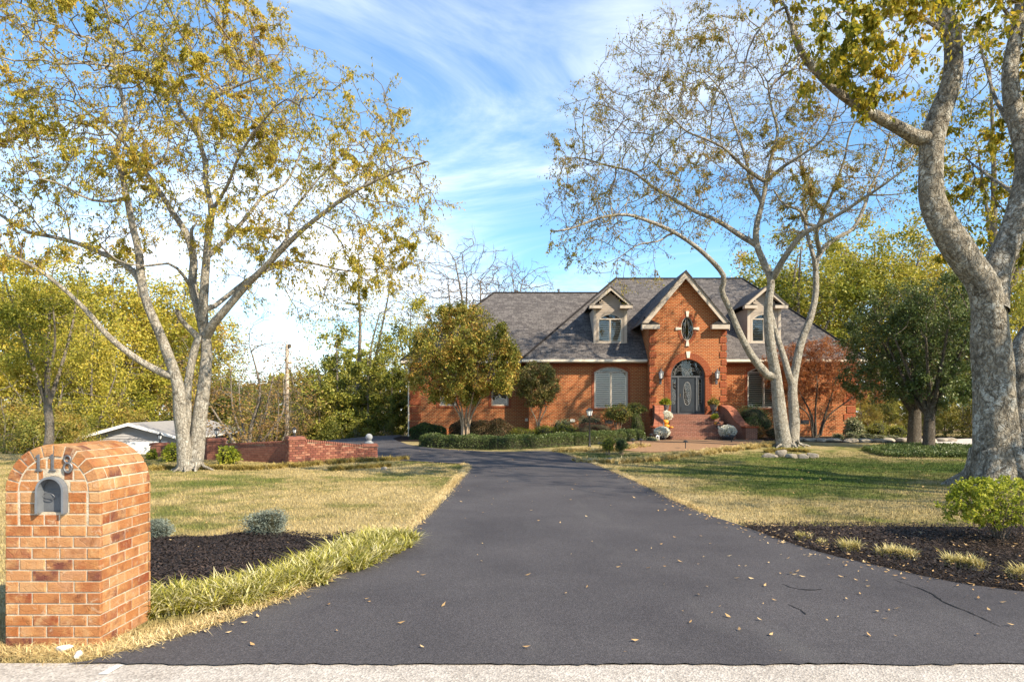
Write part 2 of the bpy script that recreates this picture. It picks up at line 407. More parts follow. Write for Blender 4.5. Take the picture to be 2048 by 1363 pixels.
left_px = [(175,1327),(260,1303),(340,1283),(420,1258),(500,1230),(580,1198),(650,1165),(710,1132),(765,1100),(810,1070),(850,1036),(885,1000),(912,968),(932,945),(940,935),(930,929),(890,926),(820,922),(760,917),(700,913),(655,909)]
right_px = [(2300,1232),(2150,1205),(2048,1187),(1900,1166),(1750,1133),(1640,1107),(1560,1081),(1480,1052),(1410,1029),(1345,1000),(1285,970),(1225,943),(1170,921),(1130,908),(1085,902),(1000,904),(900,899),(845,894),(815,889)]
LE = [G(*p) for p in left_px]; RE = [G(*p) for p in right_px]
far = [(-6.4, 36.5), (-6.6, 46), (-11.5, 46), (-12.2, 40), (-11.5, 33)]
drive_poly = [(p.x, p.y) for p in catmull([Vector((p.x, p.y, 0)) for p in RE], 3)] + far + [(p.x, p.y) for p in catmull([Vector((p.x, p.y, 0)) for p in LE[::-1]], 3)]
_rj = random.Random(5); _x0, _x1 = LE[0].x-0.12, RE[0].x
drive_poly = drive_poly + [(_x0, ROAD_Y)] + [(_x0+(_x1-_x0)*k/140, ROAD_Y-0.012+_rj.uniform(-0.014, 0.014)+0.012*math.sin(k*0.31)) for k in range(1, 140)] + [(_x1, ROAD_Y-0.02)]
driveway = tag(sheet('driveway', drive_poly, 0.024, M['asphalt'], 0.6), kind='structure')

def gp(l): return [(G(*p).x, G(*p).y) for p in l]
def smooth_poly(l, n=4):
    q = [Vector((x, y, 0)) for x, y in l]; return [(p.x, p.y) for p in catmull(q + [q[0]], n)[:-1]]
mulch_left = smooth_poly(gp([(100,1090),(200,1082),(306,1080),(420,1081),(480,1072),(540,1068),(600,1073),(650,1077),(700,1070),(720,1085),(650,1120),(560,1165),(440,1195),(300,1200),(150,1180)]))
mulch_right = smooth_poly(gp([(1475,1054),(1560,1053),(1700,1053),(1900,1055),(2100,1055),(2400,1060),(2400,1235),(2200,1214),(2048,1188),(1900,1167),(1750,1134),(1640,1108),(1560,1083)]))
def bz(x, y): return 0.03*np.sin(x*2.1+1)*np.cos(y*1.7) + 0.03
mulch_a = tag(sheet('mulch_bed', mulch_left, 0.010, M['mulch'], 0.3, bumpz=bz), kind='structure')
mulch_b = tag(sheet('mulch_bed', mulch_right, 0.004, M['mulch'], 0.35, bumpz=lambda x, y: 0.5*bz(x, y)), kind='structure')
walk_poly = gp([(1215,899),(1300,905),(1420,899),(1500,891),(1545,884)]) + [(12.2, 33.6), (5.2, 33.6)]
walkway = tag(sheet('walkway', walk_poly, 0.02, M['walk'], 0.7), kind='structure')
bed_house_r = [(12.3,32.9),(14.5,31.5),(17,31.2),(20.5,31.8),(23.5,33),(23.5,38.5),(11.8,38.5)]
bed_house_l = [(-6.3,33.0),(-4.5,32.2),(0,31.6),(3,32.2),(6.6,33.2),(6.6,39.5),(-6.3,39.5)]
for bp in (bed_house_r, bed_house_l): tag(sheet('planting_bed', smooth_poly(bp, 3), 0.016, M['mulch'], 0.7), kind='structure')
side_drive = tag(sheet('side_driveway', [(17.2,30.2),(30,29.4),(34,34),(24,35.5),(20.8,33.2)], 0.02, M['concrete'], 1.2), kind='structure')
woods_floor = tag(sheet('woodland_ground', [(-140,41),(-16,41),(-13,44),(-5,47),(40,47),(120,40),(160,140),(-180,140)], 0.03, M['dirt'], 4.0), kind='structure')

# crack in the asphalt
ck = [G(*p) for p in [(1788,1163),(1815,1173),(1845,1183),(1868,1195),(1886,1207),(1910,1219),(1945,1232),(1975,1246),(1998,1258)]]
mbk = MB()
def crackline(mb, pts, w):
    pts = catmull(pts, 3); rr = random.Random(3)
    L = []; 
    for i, p in enumerate(pts):
        ww = w*(0.35+0.65*math.sin(math.pi*min(1, (i+0.5)/len(pts))))*rr.uniform(0.5, 1.3); j = rr.uniform(-.008, .008)
        d = (pts[min(i+1, len(pts)-1)]-pts[max(i-1, 0)]).normalized(); nn = Vector((-d.y, d.x, 0)); L.append((p+nn*(j-ww)+Vector((0, 0, 0.0285)), p+nn*(j+ww)+Vector((0, 0, 0.0285))))
    for a, b in zip(L, L[1:]):
        mb.add([a[0], b[0], b[1], a[1]], [(0, 1, 2, 3)])
crackline(mbk, ck, 0.008)
crackline(mbk, [G(*p) for p in [(1565,1172),(1590,1181),(1620,1184),(1645,1183)]], 0.009)
crackline(mbk, [G(*p) for p in [(1575,1213),(1600,1224),(1612,1234)]], 0.007)
mbk.build('crack', nmat('crack_tar', (0.006,0.006,0.006), (0.012,0.012,0.012)), driveway)

# ------------------------------------------------------------------ grass and loose small stuff
def blades(n, px, py, h, w, lean=0.5, seg=1, droop=0.0, z=None):
    """n grass blades rooted at arrays px, py; seg=1 triangles, else bent strips"""
    h = np.asarray(h) * np.ones(n); w = np.asarray(w) * np.ones(n)
    a = rng.uniform(0, 2*np.pi, n); b = rng.uniform(0, 2*np.pi, n); ln = rng.uniform(0.1, 1, n)*lean
    z = terrain(px, py) if z is None else z
    side = np.stack([np.cos(a), np.sin(a), np.zeros(n)], 1)*w[:, None]*0.5
    out = np.stack([np.cos(b), np.sin(b), np.zeros(n)], 1)
    root = np.stack([px, py, z], 1)
    if seg == 1:
        tip = root + out*(h*ln)[:, None]; tip[:, 2] += h*np.sqrt(np.maximum(0.1, 1-ln**2))
        V = np.stack([root-side, root+side, tip], 1).reshape(-1, 3)
        return V, None, np.arange(3*n).reshape(-1, 3)
    rows = []
    for k in range(seg+1):
        s = k/seg
        c = root + out*(h*(ln*s + droop*ln*s*s))[:, None]; c[:, 2] += h*(s - droop*ln*s*s*0.75)
        ww = (1 - s**2*0.92)
        rows += [c-side*ww, c+side*ww]
    V = np.stack(rows, 1).reshape(-1, 3); m = 2*(seg+1)
    base = (np.arange(n)*m)[:, None]
    Fq = np.concatenate([base + np.array([2*k, 2*k+1, 2*k+3, 2*k+2]) for k in range(seg)], 0)
    return V, Fq, None
# lawn blades: dense near the street, thinning with distance
N = 800000
Yb = 4.8 + (27-4.8)*rng.random(N)**1.25; half = Yb*0.92
Xb = rng.uniform(-1, 1, N)*half
bad = pip(drive_poly, Xb, Yb) | pip(mulch_left, Xb, Yb) | pip(mulch_right, Xb, Yb) | pip(road_poly, Xb, Yb) | pip(walk_poly, Xb, Yb)
bad |= (np.abs(Xb+3.425) < 0.37) & (np.abs(Yb-5.45) < 0.4)
keep = ~bad; Xb, Yb = Xb[keep], Yb[keep]
sel = rng.random(len(Xb)) < np.clip(0.45+0.0*Yb, 0, 1); Xb, Yb = Xb[sel], Yb[sel]
hb = rng.uniform(0.025, 0.06, len(Xb)); wb = 0.006 + 0.0005*Yb
V, _, Ft = blades(len(Xb), Xb, Yb, hb, wb, 0.85)
lawn = link('lawn_grass', arr_mesh('lawn_grass', V, Ft=Ft), M['blades'])
tag(lawn, 'short mown lawn of straw-coloured and green grass beside the driveway', 'grass', kind='stuff')

def along(poly, n, spread):
    """random points along a polyline, with sideways spread"""
    P0 = np.array([(p[0], p[1]) for p in poly]); d = np.diff(P0, axis=0); L = np.hypot(d[:, 0], d[:, 1]); c = np.concatenate([[0], np.cumsum(L)])
    s = rng.uniform(0, c[-1], n); i = np.clip(np.searchsorted(c, s)-1, 0, len(L)-1); f = (s-c[i])/L[i]
    nrm = np.stack([-d[:, 1], d[:, 0]], 1)/L[:, None]
    q = P0[i] + d[i]*f[:, None]; off = np.clip(rng.normal(0, 0.5, n), -1, 1)
    sp = spread if np.isscalar(spread) else np.interp(s/c[-1], np.linspace(0, 1, len(spread)), spread)
    return q + nrm[i]*(off*sp)[:, None]
def grass_clump(name, label, cat, centers, spread, n, h, w, mat, lean=0.9, droop=0.5, group=None, kind='stuff', tuft=26):
    """arching strap leaves springing from many tufts"""
    nt = max(3, n//tuft); cq = along(centers, nt, spread); ti = rng.integers(0, nt, n); b = rng.uniform(0, 2*np.pi, n)
    hs = rng.uniform(0.75, 1.15, nt)[ti]*h*rng.uniform(0.6, 1.1, n)
    rx_ = cq[ti, 0]+rng.normal(0, 0.022, n); ry_ = cq[ti, 1]+rng.normal(0, 0.022, n); z0 = terrain(rx_, ry_)+0.01
    out = np.stack([np.cos(b), np.sin(b), np.zeros(n)], 1); side = np.stack([-np.sin(b), np.cos(b), np.zeros(n)], 1)*(rng.uniform(w*.6, w*1.2, n)*0.5)[:, None]
    k1 = rng.uniform(0.05, 0.45, n)*lean; k2 = rng.uniform(0.15, 0.75, n)*lean; dz = rng.uniform(0.15, 0.8, n)*droop*1.4; rows = []; seg = 4
    tw = rng.normal(0, 0.25, (n, 3))*np.array((1, 1, 0))
    for k in range(seg+1):
        s_ = k/seg; c = np.stack([rx_, ry_, z0], 1)+out*(hs*(k1*s_+k2*s_*s_))[:, None]+tw*(hs*s_*s_*0.4)[:, None]; c[:, 2] += hs*(1.0*s_-dz*s_*s_*0.85)
        c[:, 2] = np.maximum(c[:, 2], z0+0.004); ww = (1-s_**2.5*0.9); rows += [c-side*ww, c+side*ww]
    V = np.stack(rows, 1).reshape(-1, 3); m = 2*(seg+1); base = (np.arange(n)*m)[:, None]
    Fq = np.concatenate([base+np.array([2*k, 2*k+1, 2*k+3, 2*k+2]) for k in range(seg)], 0)
    o = link(name, arr_mesh(name, V, Fq=Fq), mat); return tag(o, label, cat, group, kind)
M['lili'] = leafmat('liriope_leaf', [(0.0, (0.07,0.08,0.008)), (0.25, (0.22,0.21,0.018)), (0.5, (0.42,0.38,0.06)), (0.68, (0.60,0.53,0.20)), (1, (0.76,0.70,0.46))], 0.3, 1.2, 0.45, nw=0.2)
M['lili_dry'] = leafmat('liriope_dry_leaf', [(0.0, (0.20,0.15,0.03)), (0.4, (0.48,0.36,0.12)), (0.75, (0.68,0.54,0.26)), (1, (0.78,0.68,0.42))], 0.3, 1.2, 0.5)
M['lili_pale'] = leafmat('liriope_pale_leaf', [(0.0, (0.20,0.16,0.04)), (0.35, (0.45,0.38,0.12)), (0.7, (0.66,0.56,0.28)), (1, (0.78,0.70,0.46))], 0.3, 1.2, 0.5)
M['lili_gold'] = leafmat('edging_leaf', [(0.0, (0.10,0.09,0.02)), (0.4, (0.30,0.23,0.06)), (0.75, (0.48,0.36,0.10)), (1, (0.60,0.48,0.20))], 0.3, 1.2, 0.5)
strip = [G(*p) for p in [(262,1228),(330,1214),(440,1207),(530,1185),(600,1161),(680,1130),(740,1100),(786,1078)]]
grass_clump('liriope_border', 'thick band of variegated yellow-green liriope between mailbox and driveway', 'ornamental grass', strip, [0.36,0.36,0.34,0.36,0.38,0.42,0.45,0.35], 27000, 0.225, 0.016, M['lili'], 1.15, 0.85, tuft=34)
for lab, pts, n, h in [
    ('smallest pale liriope tuft, on the mulch nearest the driveway edge', [(1596,1078),(1612,1081)], 300, 0.15),
    ('low pale liriope tuft behind the row of clumps on the right mulch bed', [(1638,1089),(1650,1091)], 240, 0.13),
    ('upright pale liriope tuft left of the long clump in right mulch bed', [(1688,1103),(1712,1104)], 480, 0.22),
    ('long low liriope clump in the middle of the right mulch row', [(1758,1112),(1826,1119)], 950, 0.20),
    ('dry straw-coloured liriope clump below the green foreground shrub', [(1896,1131),(1962,1142)], 950, 0.22),
    ('dry liriope tuft cut by the right edge of the photo', [(2024,1158),(2090,1160)], 700, 0.22)]:
    grass_clump('liriope_clump', lab, 'ornamental grass', [G(*p) for p in pts], 0.05, int(n*1.2), h*0.9, 0.013, M['lili_pale'], 0.7, 0.8, 'liriope clumps in the right mulch bed')
# straw fringe where the lawn meets asphalt
fr = [G(*p) for p in left_px[1:16]]
frq = along([(p.x-0.06, p.y+0.02) for p in fr], 9000, 0.13)
V, Fq, _ = blades(9000, frq[:,0], frq[:,1], rng.uniform(0.03,0.1,9000), 0.008, 1.4, 2, 0.9, z=np.full(9000, 0.03))
fr2 = [G(*p) for p in right_px[8:14]]; q2 = along([(p.x+0.05, p.y+0.03) for p in fr2], 5000, 0.12)
V2, Fq2, _ = blades(5000, q2[:,0], q2[:,1], rng.uniform(0.03,0.09,5000), 0.009, 1.4, 2, 0.9, z=terrain(q2[:,0], q2[:,1])+0.03)
o = link('straw_fringe', arr_mesh('straw_fringe', np.concatenate([V, V2]), Fq=np.concatenate([Fq, Fq2+len(V)])), M['straw'])
tag(o, 'dry straw and clippings along both edges of the driveway', 'straw', kind='stuff')
sx = rng.normal(-3.0, 0.75, 6000); sy = 4.86+np.abs(rng.normal(0, 0.22, 6000)); k = ~pip(drive_poly, sx, sy) & (sy < 5.6) ; sx, sy = sx[k], sy[k]
V, Fq, _ = blades(len(sx), sx, sy, rng.uniform(0.02,0.09,len(sx)), 0.007, 1.8, 2, 0.9, z=np.full(len(sx), 0.012))
tag(link('straw_patch', arr_mesh('straw_patch', V, Fq=Fq), M['straw']), 'dry straw and bare dirt around the foot of the brick mailbox', 'straw', kind='stuff')

def flakes(px, py, pz, size, curl=0.3):
    n = len(px); a = rng.uniform(0, 2*np.pi, n); s = size if np.ndim(size) else np.full(n, size)
    u = np.stack([np.cos(a), np.sin(a), rng.uniform(-curl, curl, n)], 1)*s[:, None]; w = np.stack([-np.sin(a), np.cos(a), rng.uniform(-curl, curl, n)], 1)*s[:, None]*0.45
    c = np.stack([px, py, pz + 0.35*s*curl], 1)
    V = np.stack([c-u, c-w*0.9-u*0.1, c+u, c+w*0.9+u*0.05], 1).reshape(-1, 3)
    V[0::4, 2] += curl*s*0.4; V[2::4, 2] += curl*s*0.5
    return V, np.arange(4*n).reshape(-1, 4)
# fallen leaves: clustered on the drive, beds and lawn
n = 1500; lx = np.concatenate([rng.uniform(-4, 8, n), rng.normal(3.4, 1.4, 260)]); ly = np.concatenate([4.9 + 24*rng.random(n)**1.3, rng.normal(7.0, 0.9, 260)])
k = pip(drive_poly, lx, ly) & (rng.random(len(lx)) < 0.22); 
ex = along([(p.x, p.y) for p in RE[2:12]], 420, 0.35); ex2 = along([(p.x, p.y) for p in LE[:14]], 160, 0.2)
ln = rng.uniform(0, 1, (1600, 2)); lnx = (ln[:,0]-0.5)*34; lny = 8+17*ln[:,1]; kl = ~pip(drive_poly, lnx, lny)
mx = rng.uniform(3.5, 10, 420); my = rng.uniform(6.5, 10.5, 420); km = pip(mulch_right, mx, my)
fx = np.concatenate([lx[k], ex[:,0], ex2[:,0], lnx[kl], mx[km]]); fy = np.concatenate([ly[k], ex[:,1], ex2[:,1], lny[kl], my[km]])
V, Fq = flakes(fx, fy, terrain(fx, fy)+0.035+0.03*(~pip(drive_poly, fx, fy)), rng.uniform(0.012, 0.036, len(fx)), 0.4)
tag(link('fallen_leaves', arr_mesh('fallen_leaves', V, Fq=Fq), M['litter']), 'tan fallen leaves scattered over the driveway, beds and lawn', 'fallen leaves', kind='stuff')
# bark chips on the beds
cx_, cy_ = [], []
for poly, nn in ((mulch_left, 26000), (mulch_right, 40000)):
    a = np.array(poly); x = rng.uniform(a[:,0].min(), min(a[:,0].max(), 9.5), nn); y = rng.uniform(a[:,1].min(), a[:,1].max(), nn); k = pip(poly, x, y); cx_.append(x[k]); cy_.append(y[k])
x = np.concatenate(cx_); y = np.concatenate(cy_)
V, Fq = flakes(x, y, terrain(x, y)+0.035+rng.uniform(0, 0.05, len(x)), rng.uniform(0.008, 0.028, len(x)), 0.6)
tag(link('bark_chips', arr_mesh('bark_chips', V, Fq=Fq), M['mulch_chip']), 'dark brown shredded bark covering both foreground planting beds', 'bark mulch', kind='stuff')
# ------------------------------------------------------------------ brick mailbox
def brick_color_mat():
    t = NT('mailbox_brick', 0.85, 0.2); oi = t.n('ShaderNodeObjectInfo'); v = t.coord()
    vv = t.n('ShaderNodeVectorMath', operation='ADD'); t.l(v, vv.inputs[0])
    sc = t.n('ShaderNodeVectorMath', operation='SCALE'); sc.inputs[0].default_value = (13.1, 7.7, 3.3); t.l(oi.outputs['Random'], sc.inputs['Scale']); t.l(sc.outputs[0], vv.inputs[1])
    base = t.ramp(oi.outputs['Random'], [(0.0, (0.37,0.14,0.06)), (0.13, (0.45,0.20,0.085)), (0.26, (0.50,0.26,0.13)), (0.4, (0.40,0.15,0.055)), (0.5, (0.52,0.30,0.16)), (0.62, (0.44,0.19,0.075)), (0.72, (0.47,0.25,0.14)), (0.78, (0.27,0.075,0.035)), (0.85, (0.33,0.13,0.07)), (0.91, (0.18,0.065,0.05)), (0.985, (0.60,0.44,0.33))], 'CONSTANT')
    nz = t.noise(vv.outputs[0], 9, 5, 0.65, 0.5)
    c = t.mix(t.maprange(nz, 0.40, 0.62, 0, 0.9), base, t.ramp(t.noise(vv.outputs[0], 5, 3), [(0.33, (0.19,0.065,0.035)), (0.52, (0.52,0.26,0.11)), (0.7, (0.60,0.41,0.23))]))
    c = t.mix(1.0, c, (0.83,0.79,0.69), 'MULTIPLY')
    f2 = t.noise(vv.outputs[0], 90, 5, 0.7)
    c = t.mix(0.7, c, t.ramp(f2, [(0.25, (0.6,0.58,0.55)), (0.6, (1,1,1)), (0.85, (1.25,1.2,1.15))]), 'MULTIPLY')
    # soot and lichen on the vault, splash dirt near the ground
    sp_ = t.n('ShaderNodeSeparateXYZ'); t.l(v, sp_.inputs[0])
    dirt = t.math('MULTIPLY', t.maprange(t.noise(v, 7, 6, 0.7, 0.7), 0.45, 0.62), t.maprange(sp_.outputs[2], 1.22, 1.42))
    c = t.mix(t.math('MULTIPLY', dirt, 0.55), c, (0.20,0.13,0.065))
    c = t.mix(t.math('MULTIPLY', t.maprange(t.noise(v, 11, 6, 0.75, 0.7), 0.57, 0.66), 0.35), c, (0.62,0.52,0.38))
    t.color(c)
    cr = t.n('ShaderNodeTexVoronoi', feature='DISTANCE_TO_EDGE'); m2 = t.n('ShaderNodeMapping'); t.l(vv.outputs[0], m2.inputs[0]); m2.inputs['Scale'].default_value = (9, 9, 22); t.l(m2.outputs[0], cr.inputs['Vector']); cr.inputs['Scale'].default_value = 1.0
    t.bump(t.math('ADD', t.math('ADD', f2, t.math('MULTIPLY', nz, 1.6)), t.math('MULTIPLY', t.maprange(cr.outputs['Distance'], 0.0, 0.05), 0.5)), 0.65, 0.006)
    return t.m
M['mbrick'] = brick_color_mat()
M['mmortar'] = nmat('mailbox_mortar', (0.36,0.29,0.20), (0.55,0.47,0.36), 22, 0.95, 0.7, 120)
M['pewter'] = nmat('pewter_metal', (0.13,0.13,0.135), (0.20,0.20,0.205), 30, 0.5, 0.25, 90, 0.5, 0.7)
M['boxmetal'] = nmat('mailbox_grey_paint', (0.14,0.15,0.165), (0.19,0.205,0.22), 12, 0.5, 0.15, 60, 0.4, 0.2)
MBX0, MBX1, MBY0, MBY1 = -3.78, -3.07, 5.09, 5.80
RH, BWID, JT = 0.0834, 0.203, 0.011
NC = 14; ZS = NC*RH; RO = (MBX1-MBX0)/2; MCX = (MBX0+MBX1)/2; RI = RO-0.088
mail = empty('mailbox', (MCX, (MBY0+MBY1)/2, 0), 'arched orange brick mailbox pillar numbered 118 beside the driveway', 'mailbox')
def clip_poly(poly, inside_fn_list):
    """Sutherland-Hodgman against half planes given as (nx, ny, d): keep nx*x+ny*y<=d"""
    for nx, ny, d in inside_fn_list:
        out = []
        for i in range(len(poly)):
            a = poly[i]; b = poly[(i+1) % len(poly)]; da = nx*a[0]+ny*a[1]-d; db = nx*b[0]+ny*b[1]-d
            if da <= 0: out.append(a)
            if (da < 0 < db) or (db < 0 < da):
                s = da/(da-db); out.append((a[0]+(b[0]-a[0])*s, a[1]+(b[1]-a[1])*s))
        poly = out
        if len(poly) < 3: return []
    return poly
def poly_brick(poly, origin, ux, uz, n, thick, ch=0.004):
    """brick whose face is a 2D polygon in the (ux, uz) plane, outward normal n, with worn chamfered edges"""
    c = (sum(p[0] for p in poly)/len(poly), sum(p[1] for p in poly)/len(poly))
    area = 0.5*sum(poly[i][0]*poly[(i+1)%len(poly)][1]-poly[(i+1)%len(poly)][0]*poly[i][1] for i in range(len(poly)))
    if area < 0: poly = poly[::-1]
    k = len(poly); ux, uz, n, origin = Vector(ux), Vector(uz), Vector(n), Vector(origin)
    def pt(p, d, s=0.0):
        dx, dz = c[0]-p[0], c[1]-p[1]; L = math.hypot(dx, dz) or 1
        j = random.uniform(0, 0.0025) if s else 0
        return origin + ux*(p[0]+dx/L*(s+j)*1.4) + uz*(p[1]+dz/L*(s+j)*1.4) + n*d
    vs = [pt(p, random.uniform(-0.0015, 0.001), ch) for p in poly] + [pt(p, -ch) for p in poly] + [pt(p, -thick) for p in poly]
    tri = tessellate_polygon([[Vector((p[0], p[1], 0)) for p in poly]])
    # keep the winding so that the face looks along n
    flip = ux.cross(uz).dot(n) < 0
    fs = [tuple(t) for t in tri]
    def tri_n(t): a, b, d = (vs[i] for i in t); return (b-a).cross(d-a).dot(n)
    fs = [f if tri_n(f) > 0 else f[::-1] for f in fs]
    for r in (0, 1):
        for i in range(k):
            q = (r*k+i, (r+1)*k+i, (r+1)*k+(i+1)%k, r*k+(i+1)%k)
            fs.append(q if not flip else q[::-1])
    me = bpy.data.meshes.new('brick'); me.from_pydata(vs, [], fs); me.update(); return me
def brick_obj(me, mat, parent): return link('brick', me, mat, parent)
# mortar body
mb = MB(); rec = 0.007
prof = [(MBX0+rec, 0.0), (MBX1-rec, 0.0)] + [(MCX+(RO-rec)*math.cos(R(a)), ZS+(RO-rec)*math.sin(R(a))) for a in range(0, 181, 6)]
rb = random.Random(11)
OP_X0, OP_X1, OP_Z0, OP_R = MCX-0.105+0.002, MCX+0.105+0.002, 1.025, 0.105   # letter-box opening in the front
OP_ZT = OP_Z0+0.155
hole = [(OP_X0-0.002, OP_Z0-0.01), (OP_X1+0.002, OP_Z0-0.01)] + [(0.5*(OP_X0+OP_X1)+(OP_R+0.002)*math.cos(R(a)), OP_ZT+(OP_R+0.002)*math.sin(R(a))) for a in range(0, 181, 15)]
mb.holed(prof, [hole], lambda x, z, d: (x, MBY0+rec+d, z), 0.1)
mb.prism([(x, MBY0+rec+0.1, z) for x, z in prof], (0, MBY1-MBY0-2*rec-0.1, 0))
mb.build('mortar', M['mmortar'], mail)
circ_in = [(math.cos(R(a)), math.sin(R(a)), RI-JT) for a in range(-6, 187, 8)]
def row_cuts(L, r, first):
    """joint positions along a course of length L"""
    xs = [0.0]; x = first
    while x < L-0.05: xs.append(x + rb.uniform(-.004, .004)); x += BWID
    xs.append(L); return xs
def face_courses(origin, ux, n, L, rows, rect_fn=None):
    for r in rows:
        z0, z1 = r*RH+JT*0.5, (r+1)*RH-JT*0.5
        first = (BWID*0.98, 0.10, BWID*0.98, 0.10)[r % 4]
        xs = row_cuts(L, r, first)
        for a, b in zip(xs, xs[1:]):
            if b-a < 0.035: continue
            lo = a+(JT*0.5 if a > 0 else 0); hi = b-(JT*0.5 if b < L else 0)
            polys = [[(lo, z0), (hi, z0), (hi, z1), (lo, z1)]]
            if rect_fn: polys = rect_fn(polys, r)
            for p in polys:
                if len(p) >= 3 and (max(q[0] for q in p)-min(q[0] for q in p)) > 0.02:
                    d = rb.uniform(-0.002, 0.002)
                    brick_obj(poly_brick(p, Vector(origin)+Vector(n)*d, ux, (0,0,1), n, 0.03), M['mbrick'], mail)
def cut_open(polys, r):
    """cut the letter-box hole out of front bricks"""
    z0 = min(q[1] for q in polys[0]); z1 = max(q[1] for q in polys[0])
    x0 = OP_X0-MBX0; x1 = OP_X1-MBX0
    if z1 < OP_Z0: return polys
    zm = 0.5*(z0+z1)
    if zm > OP_ZT:
        h = math.sqrt(max(0, OP_R**2-(max(z0-OP_ZT, 0))**2)); mid = 0.5*(x0+x1); x0, x1 = mid-h, mid+h
        if h < 0.01: return polys
    out = []
    for p in polys:
        out += [clip_poly(p, [(1, 0, x0-0.006)]), clip_poly(p, [(-1, 0, -(x1+0.006))])]
    return [p for p in out if p]
W = MBX1-MBX0; D = MBY1-MBY0
face_courses((MBX0, MBY0, 0), (1,0,0), (0,-1,0), W, range(0, NC-3), None)
# top three straight courses: end headers, then the panel between
for r in range(NC-3, NC):
    z0, z1 = r*RH+JT*0.5, (r+1)*RH-JT*0.5
    for a, b in ((0, 0.088), (W-0.088, W)):
        brick_obj(poly_brick([(a, z0), (b, z0), (b, z1), (a, z1)], (MBX0, MBY0, 0), (1,0,0), (0,0,1), (0,-1,0), 0.03), M['mbrick'], mail)
    xs = [0.088+JT*1.4, 0.088+(0.2 if r % 2 else 0.13), 0.40 if r % 2 else 0.47, W-0.088-JT*1.4]
    for a, b in zip(xs, xs[1:]):
        for p in cut_open([[(a+JT*.5, z0), (b-JT*.5, z0), (b-JT*.5, z1), (a+JT*.5, z1)]], r):
            if max(q[0] for q in p)-min(q[0] for q in p) > 0.015:
                brick_obj(poly_brick(p, (MBX0, MBY0+0.002, 0), (1,0,0), (0,0,1), (0,-1,0), 0.03), M['mbrick'], mail)
# panel under the arch
for r in range(NC, NC+4):
    z0, z1 = r*RH+JT*0.5-ZS, (r+1)*RH-JT*0.5-ZS
    xs = [-0.30, -0.115, 0.02, 0.15, 0.30] if r % 2 else [-0.30, -0.05, 0.12, 0.30]
    for a, b in zip(xs, xs[1:]):
        p = clip_poly([(a+JT*.5, z0), (b-JT*.5, z0), (b-JT*.5, z1), (a+JT*.5, z1)], circ_in)
        if len(p) < 3: continue
        p = [(q[0]+RO, q[1]+ZS) for q in p]
        for p2 in cut_open([p], r):
            if max(q[0] for q in p2)-min(q[0] for q in p2) > 0.02:
                brick_obj(poly_brick(p2, (MBX0, MBY0+0.004, 0), (1,0,0), (0,0,1), (0,-1,0), 0.03), M['mbrick'], mail)
# vault: twelve rows of wedge bricks, the front ones showing their ends as the arch
def wedge(a0, a1, y0, y1):
    vs = []; q = 3
    for y in (y0, y1):
        for rr_ in (RI, RO + rb.uniform(-0.003, 0.002)):
            for i in range(q):
                a = a0+(a1-a0)*i/(q-1); vs.append((MCX+rr_*math.cos(a), y, ZS+rr_*math.sin(a)))
    f = []
    def id(y, r, i): return (y*2+r)*q+i
    for i in range(q-1):
        f += [(id(0,1,i), id(1,1,i), id(1,1,i+1), id(0,1,i+1)), (id(0,0,i+1), id(1,0,i+1), id(1,0,i), id(0,0,i)),
              (id(0,0,i), id(0,1,i), id(0,1,i+1), id(0,0,i+1)), (id(1,0,i+1), id(1,1,i+1), id(1,1,i), id(1,0,i))]
    f += [(id(0,0,0), id(1,0,0), id(1,1,0), id(0,1,0)), (id(0,0,q-1), id(0,1,q-1), id(1,1,q-1), id(1,0,q-1))]
    me = bpy.data.meshes.new('brick'); me.from_pydata(vs, [], f); me.update()
    bm = bmesh.new(); bm.from_mesh(me); bmesh.ops.recalc_face_normals(bm, faces=bm.faces)
    bmesh.ops.bevel(bm, geom=[e for e in bm.edges if e.calc_face_angle(0) > 0.6], offset=0.004, segments=1, affect='EDGES'); bm.to_mesh(me); bm.free()
    return me
NV = 12; gap = JT*0.55/RO
for k in range(NV):
    a0 = math.pi*k/NV+gap; a1 = math.pi*(k+1)/NV-gap
    ys = [0.0] + [y for y in np.arange((0.2, 0.12)[k % 2], D-0.05, BWID)] + [D]
    for y0, y1 in zip(ys, ys[1:]):
        brick_obj(wedge(a0, a1, MBY0+y0+(JT*.5 if y0 > 0 else 0)+rb.uniform(-.002,.002), MBY0+y1-(JT*.5 if y1 < D else 0)), M['mbrick'], mail)
face_courses((MBX1, MBY0+0.031, 0), (0,1,0), (1,0,0), D-0.062, range(NC))
face_courses((MBX0, MBY1-0.031, 0), (0,-1,0), (-1,0,0), D-0.062, range(NC))
face_courses((MBX1, MBY1, 0), (-1,0,0), (0,1,0), W, range(NC))
# grey metal letter box: hood, door, latch
hood = MB(); oc = 0.5*(OP_X0+OP_X1)
def arch_pts(r, z_off=0.0, n=12): return [(oc+r*math.cos(R(a)), OP_ZT+z_off+r*math.sin(R(a))) for a in np.linspace(0, 180, n)]
outer = [(oc+OP_R, OP_Z0-0.012)] + arch_pts(OP_R) + [(oc-OP_R, OP_Z0-0.012)]
inner = [(oc+OP_R-0.016, OP_Z0-0.012)] + arch_pts(OP_R-0.016) + [(oc-OP_R+0.016, OP_Z0-0.012)]
y0h, y1h = MBY0-0.045, MBY0+0.12; n = len(outer)
vs = [(x, y0h, z) for x, z in outer] + [(x, y0h, z) for x, z in inner] + [(x, y1h, z) for x, z in outer] + [(x, y1h, z) for x, z in inner]
fs = []
for i in range(n-1):
    fs += [(i, n+i, n+i+1, i+1), (i, i+1, 2*n+i+1, 2*n+i), (n+i, 3*n+i, 3*n+i+1, n+i+1)]
fs += [(0, 2*n, 3*n, n), (n-1, 2*n-1, 4*n-1, 3*n-1)]
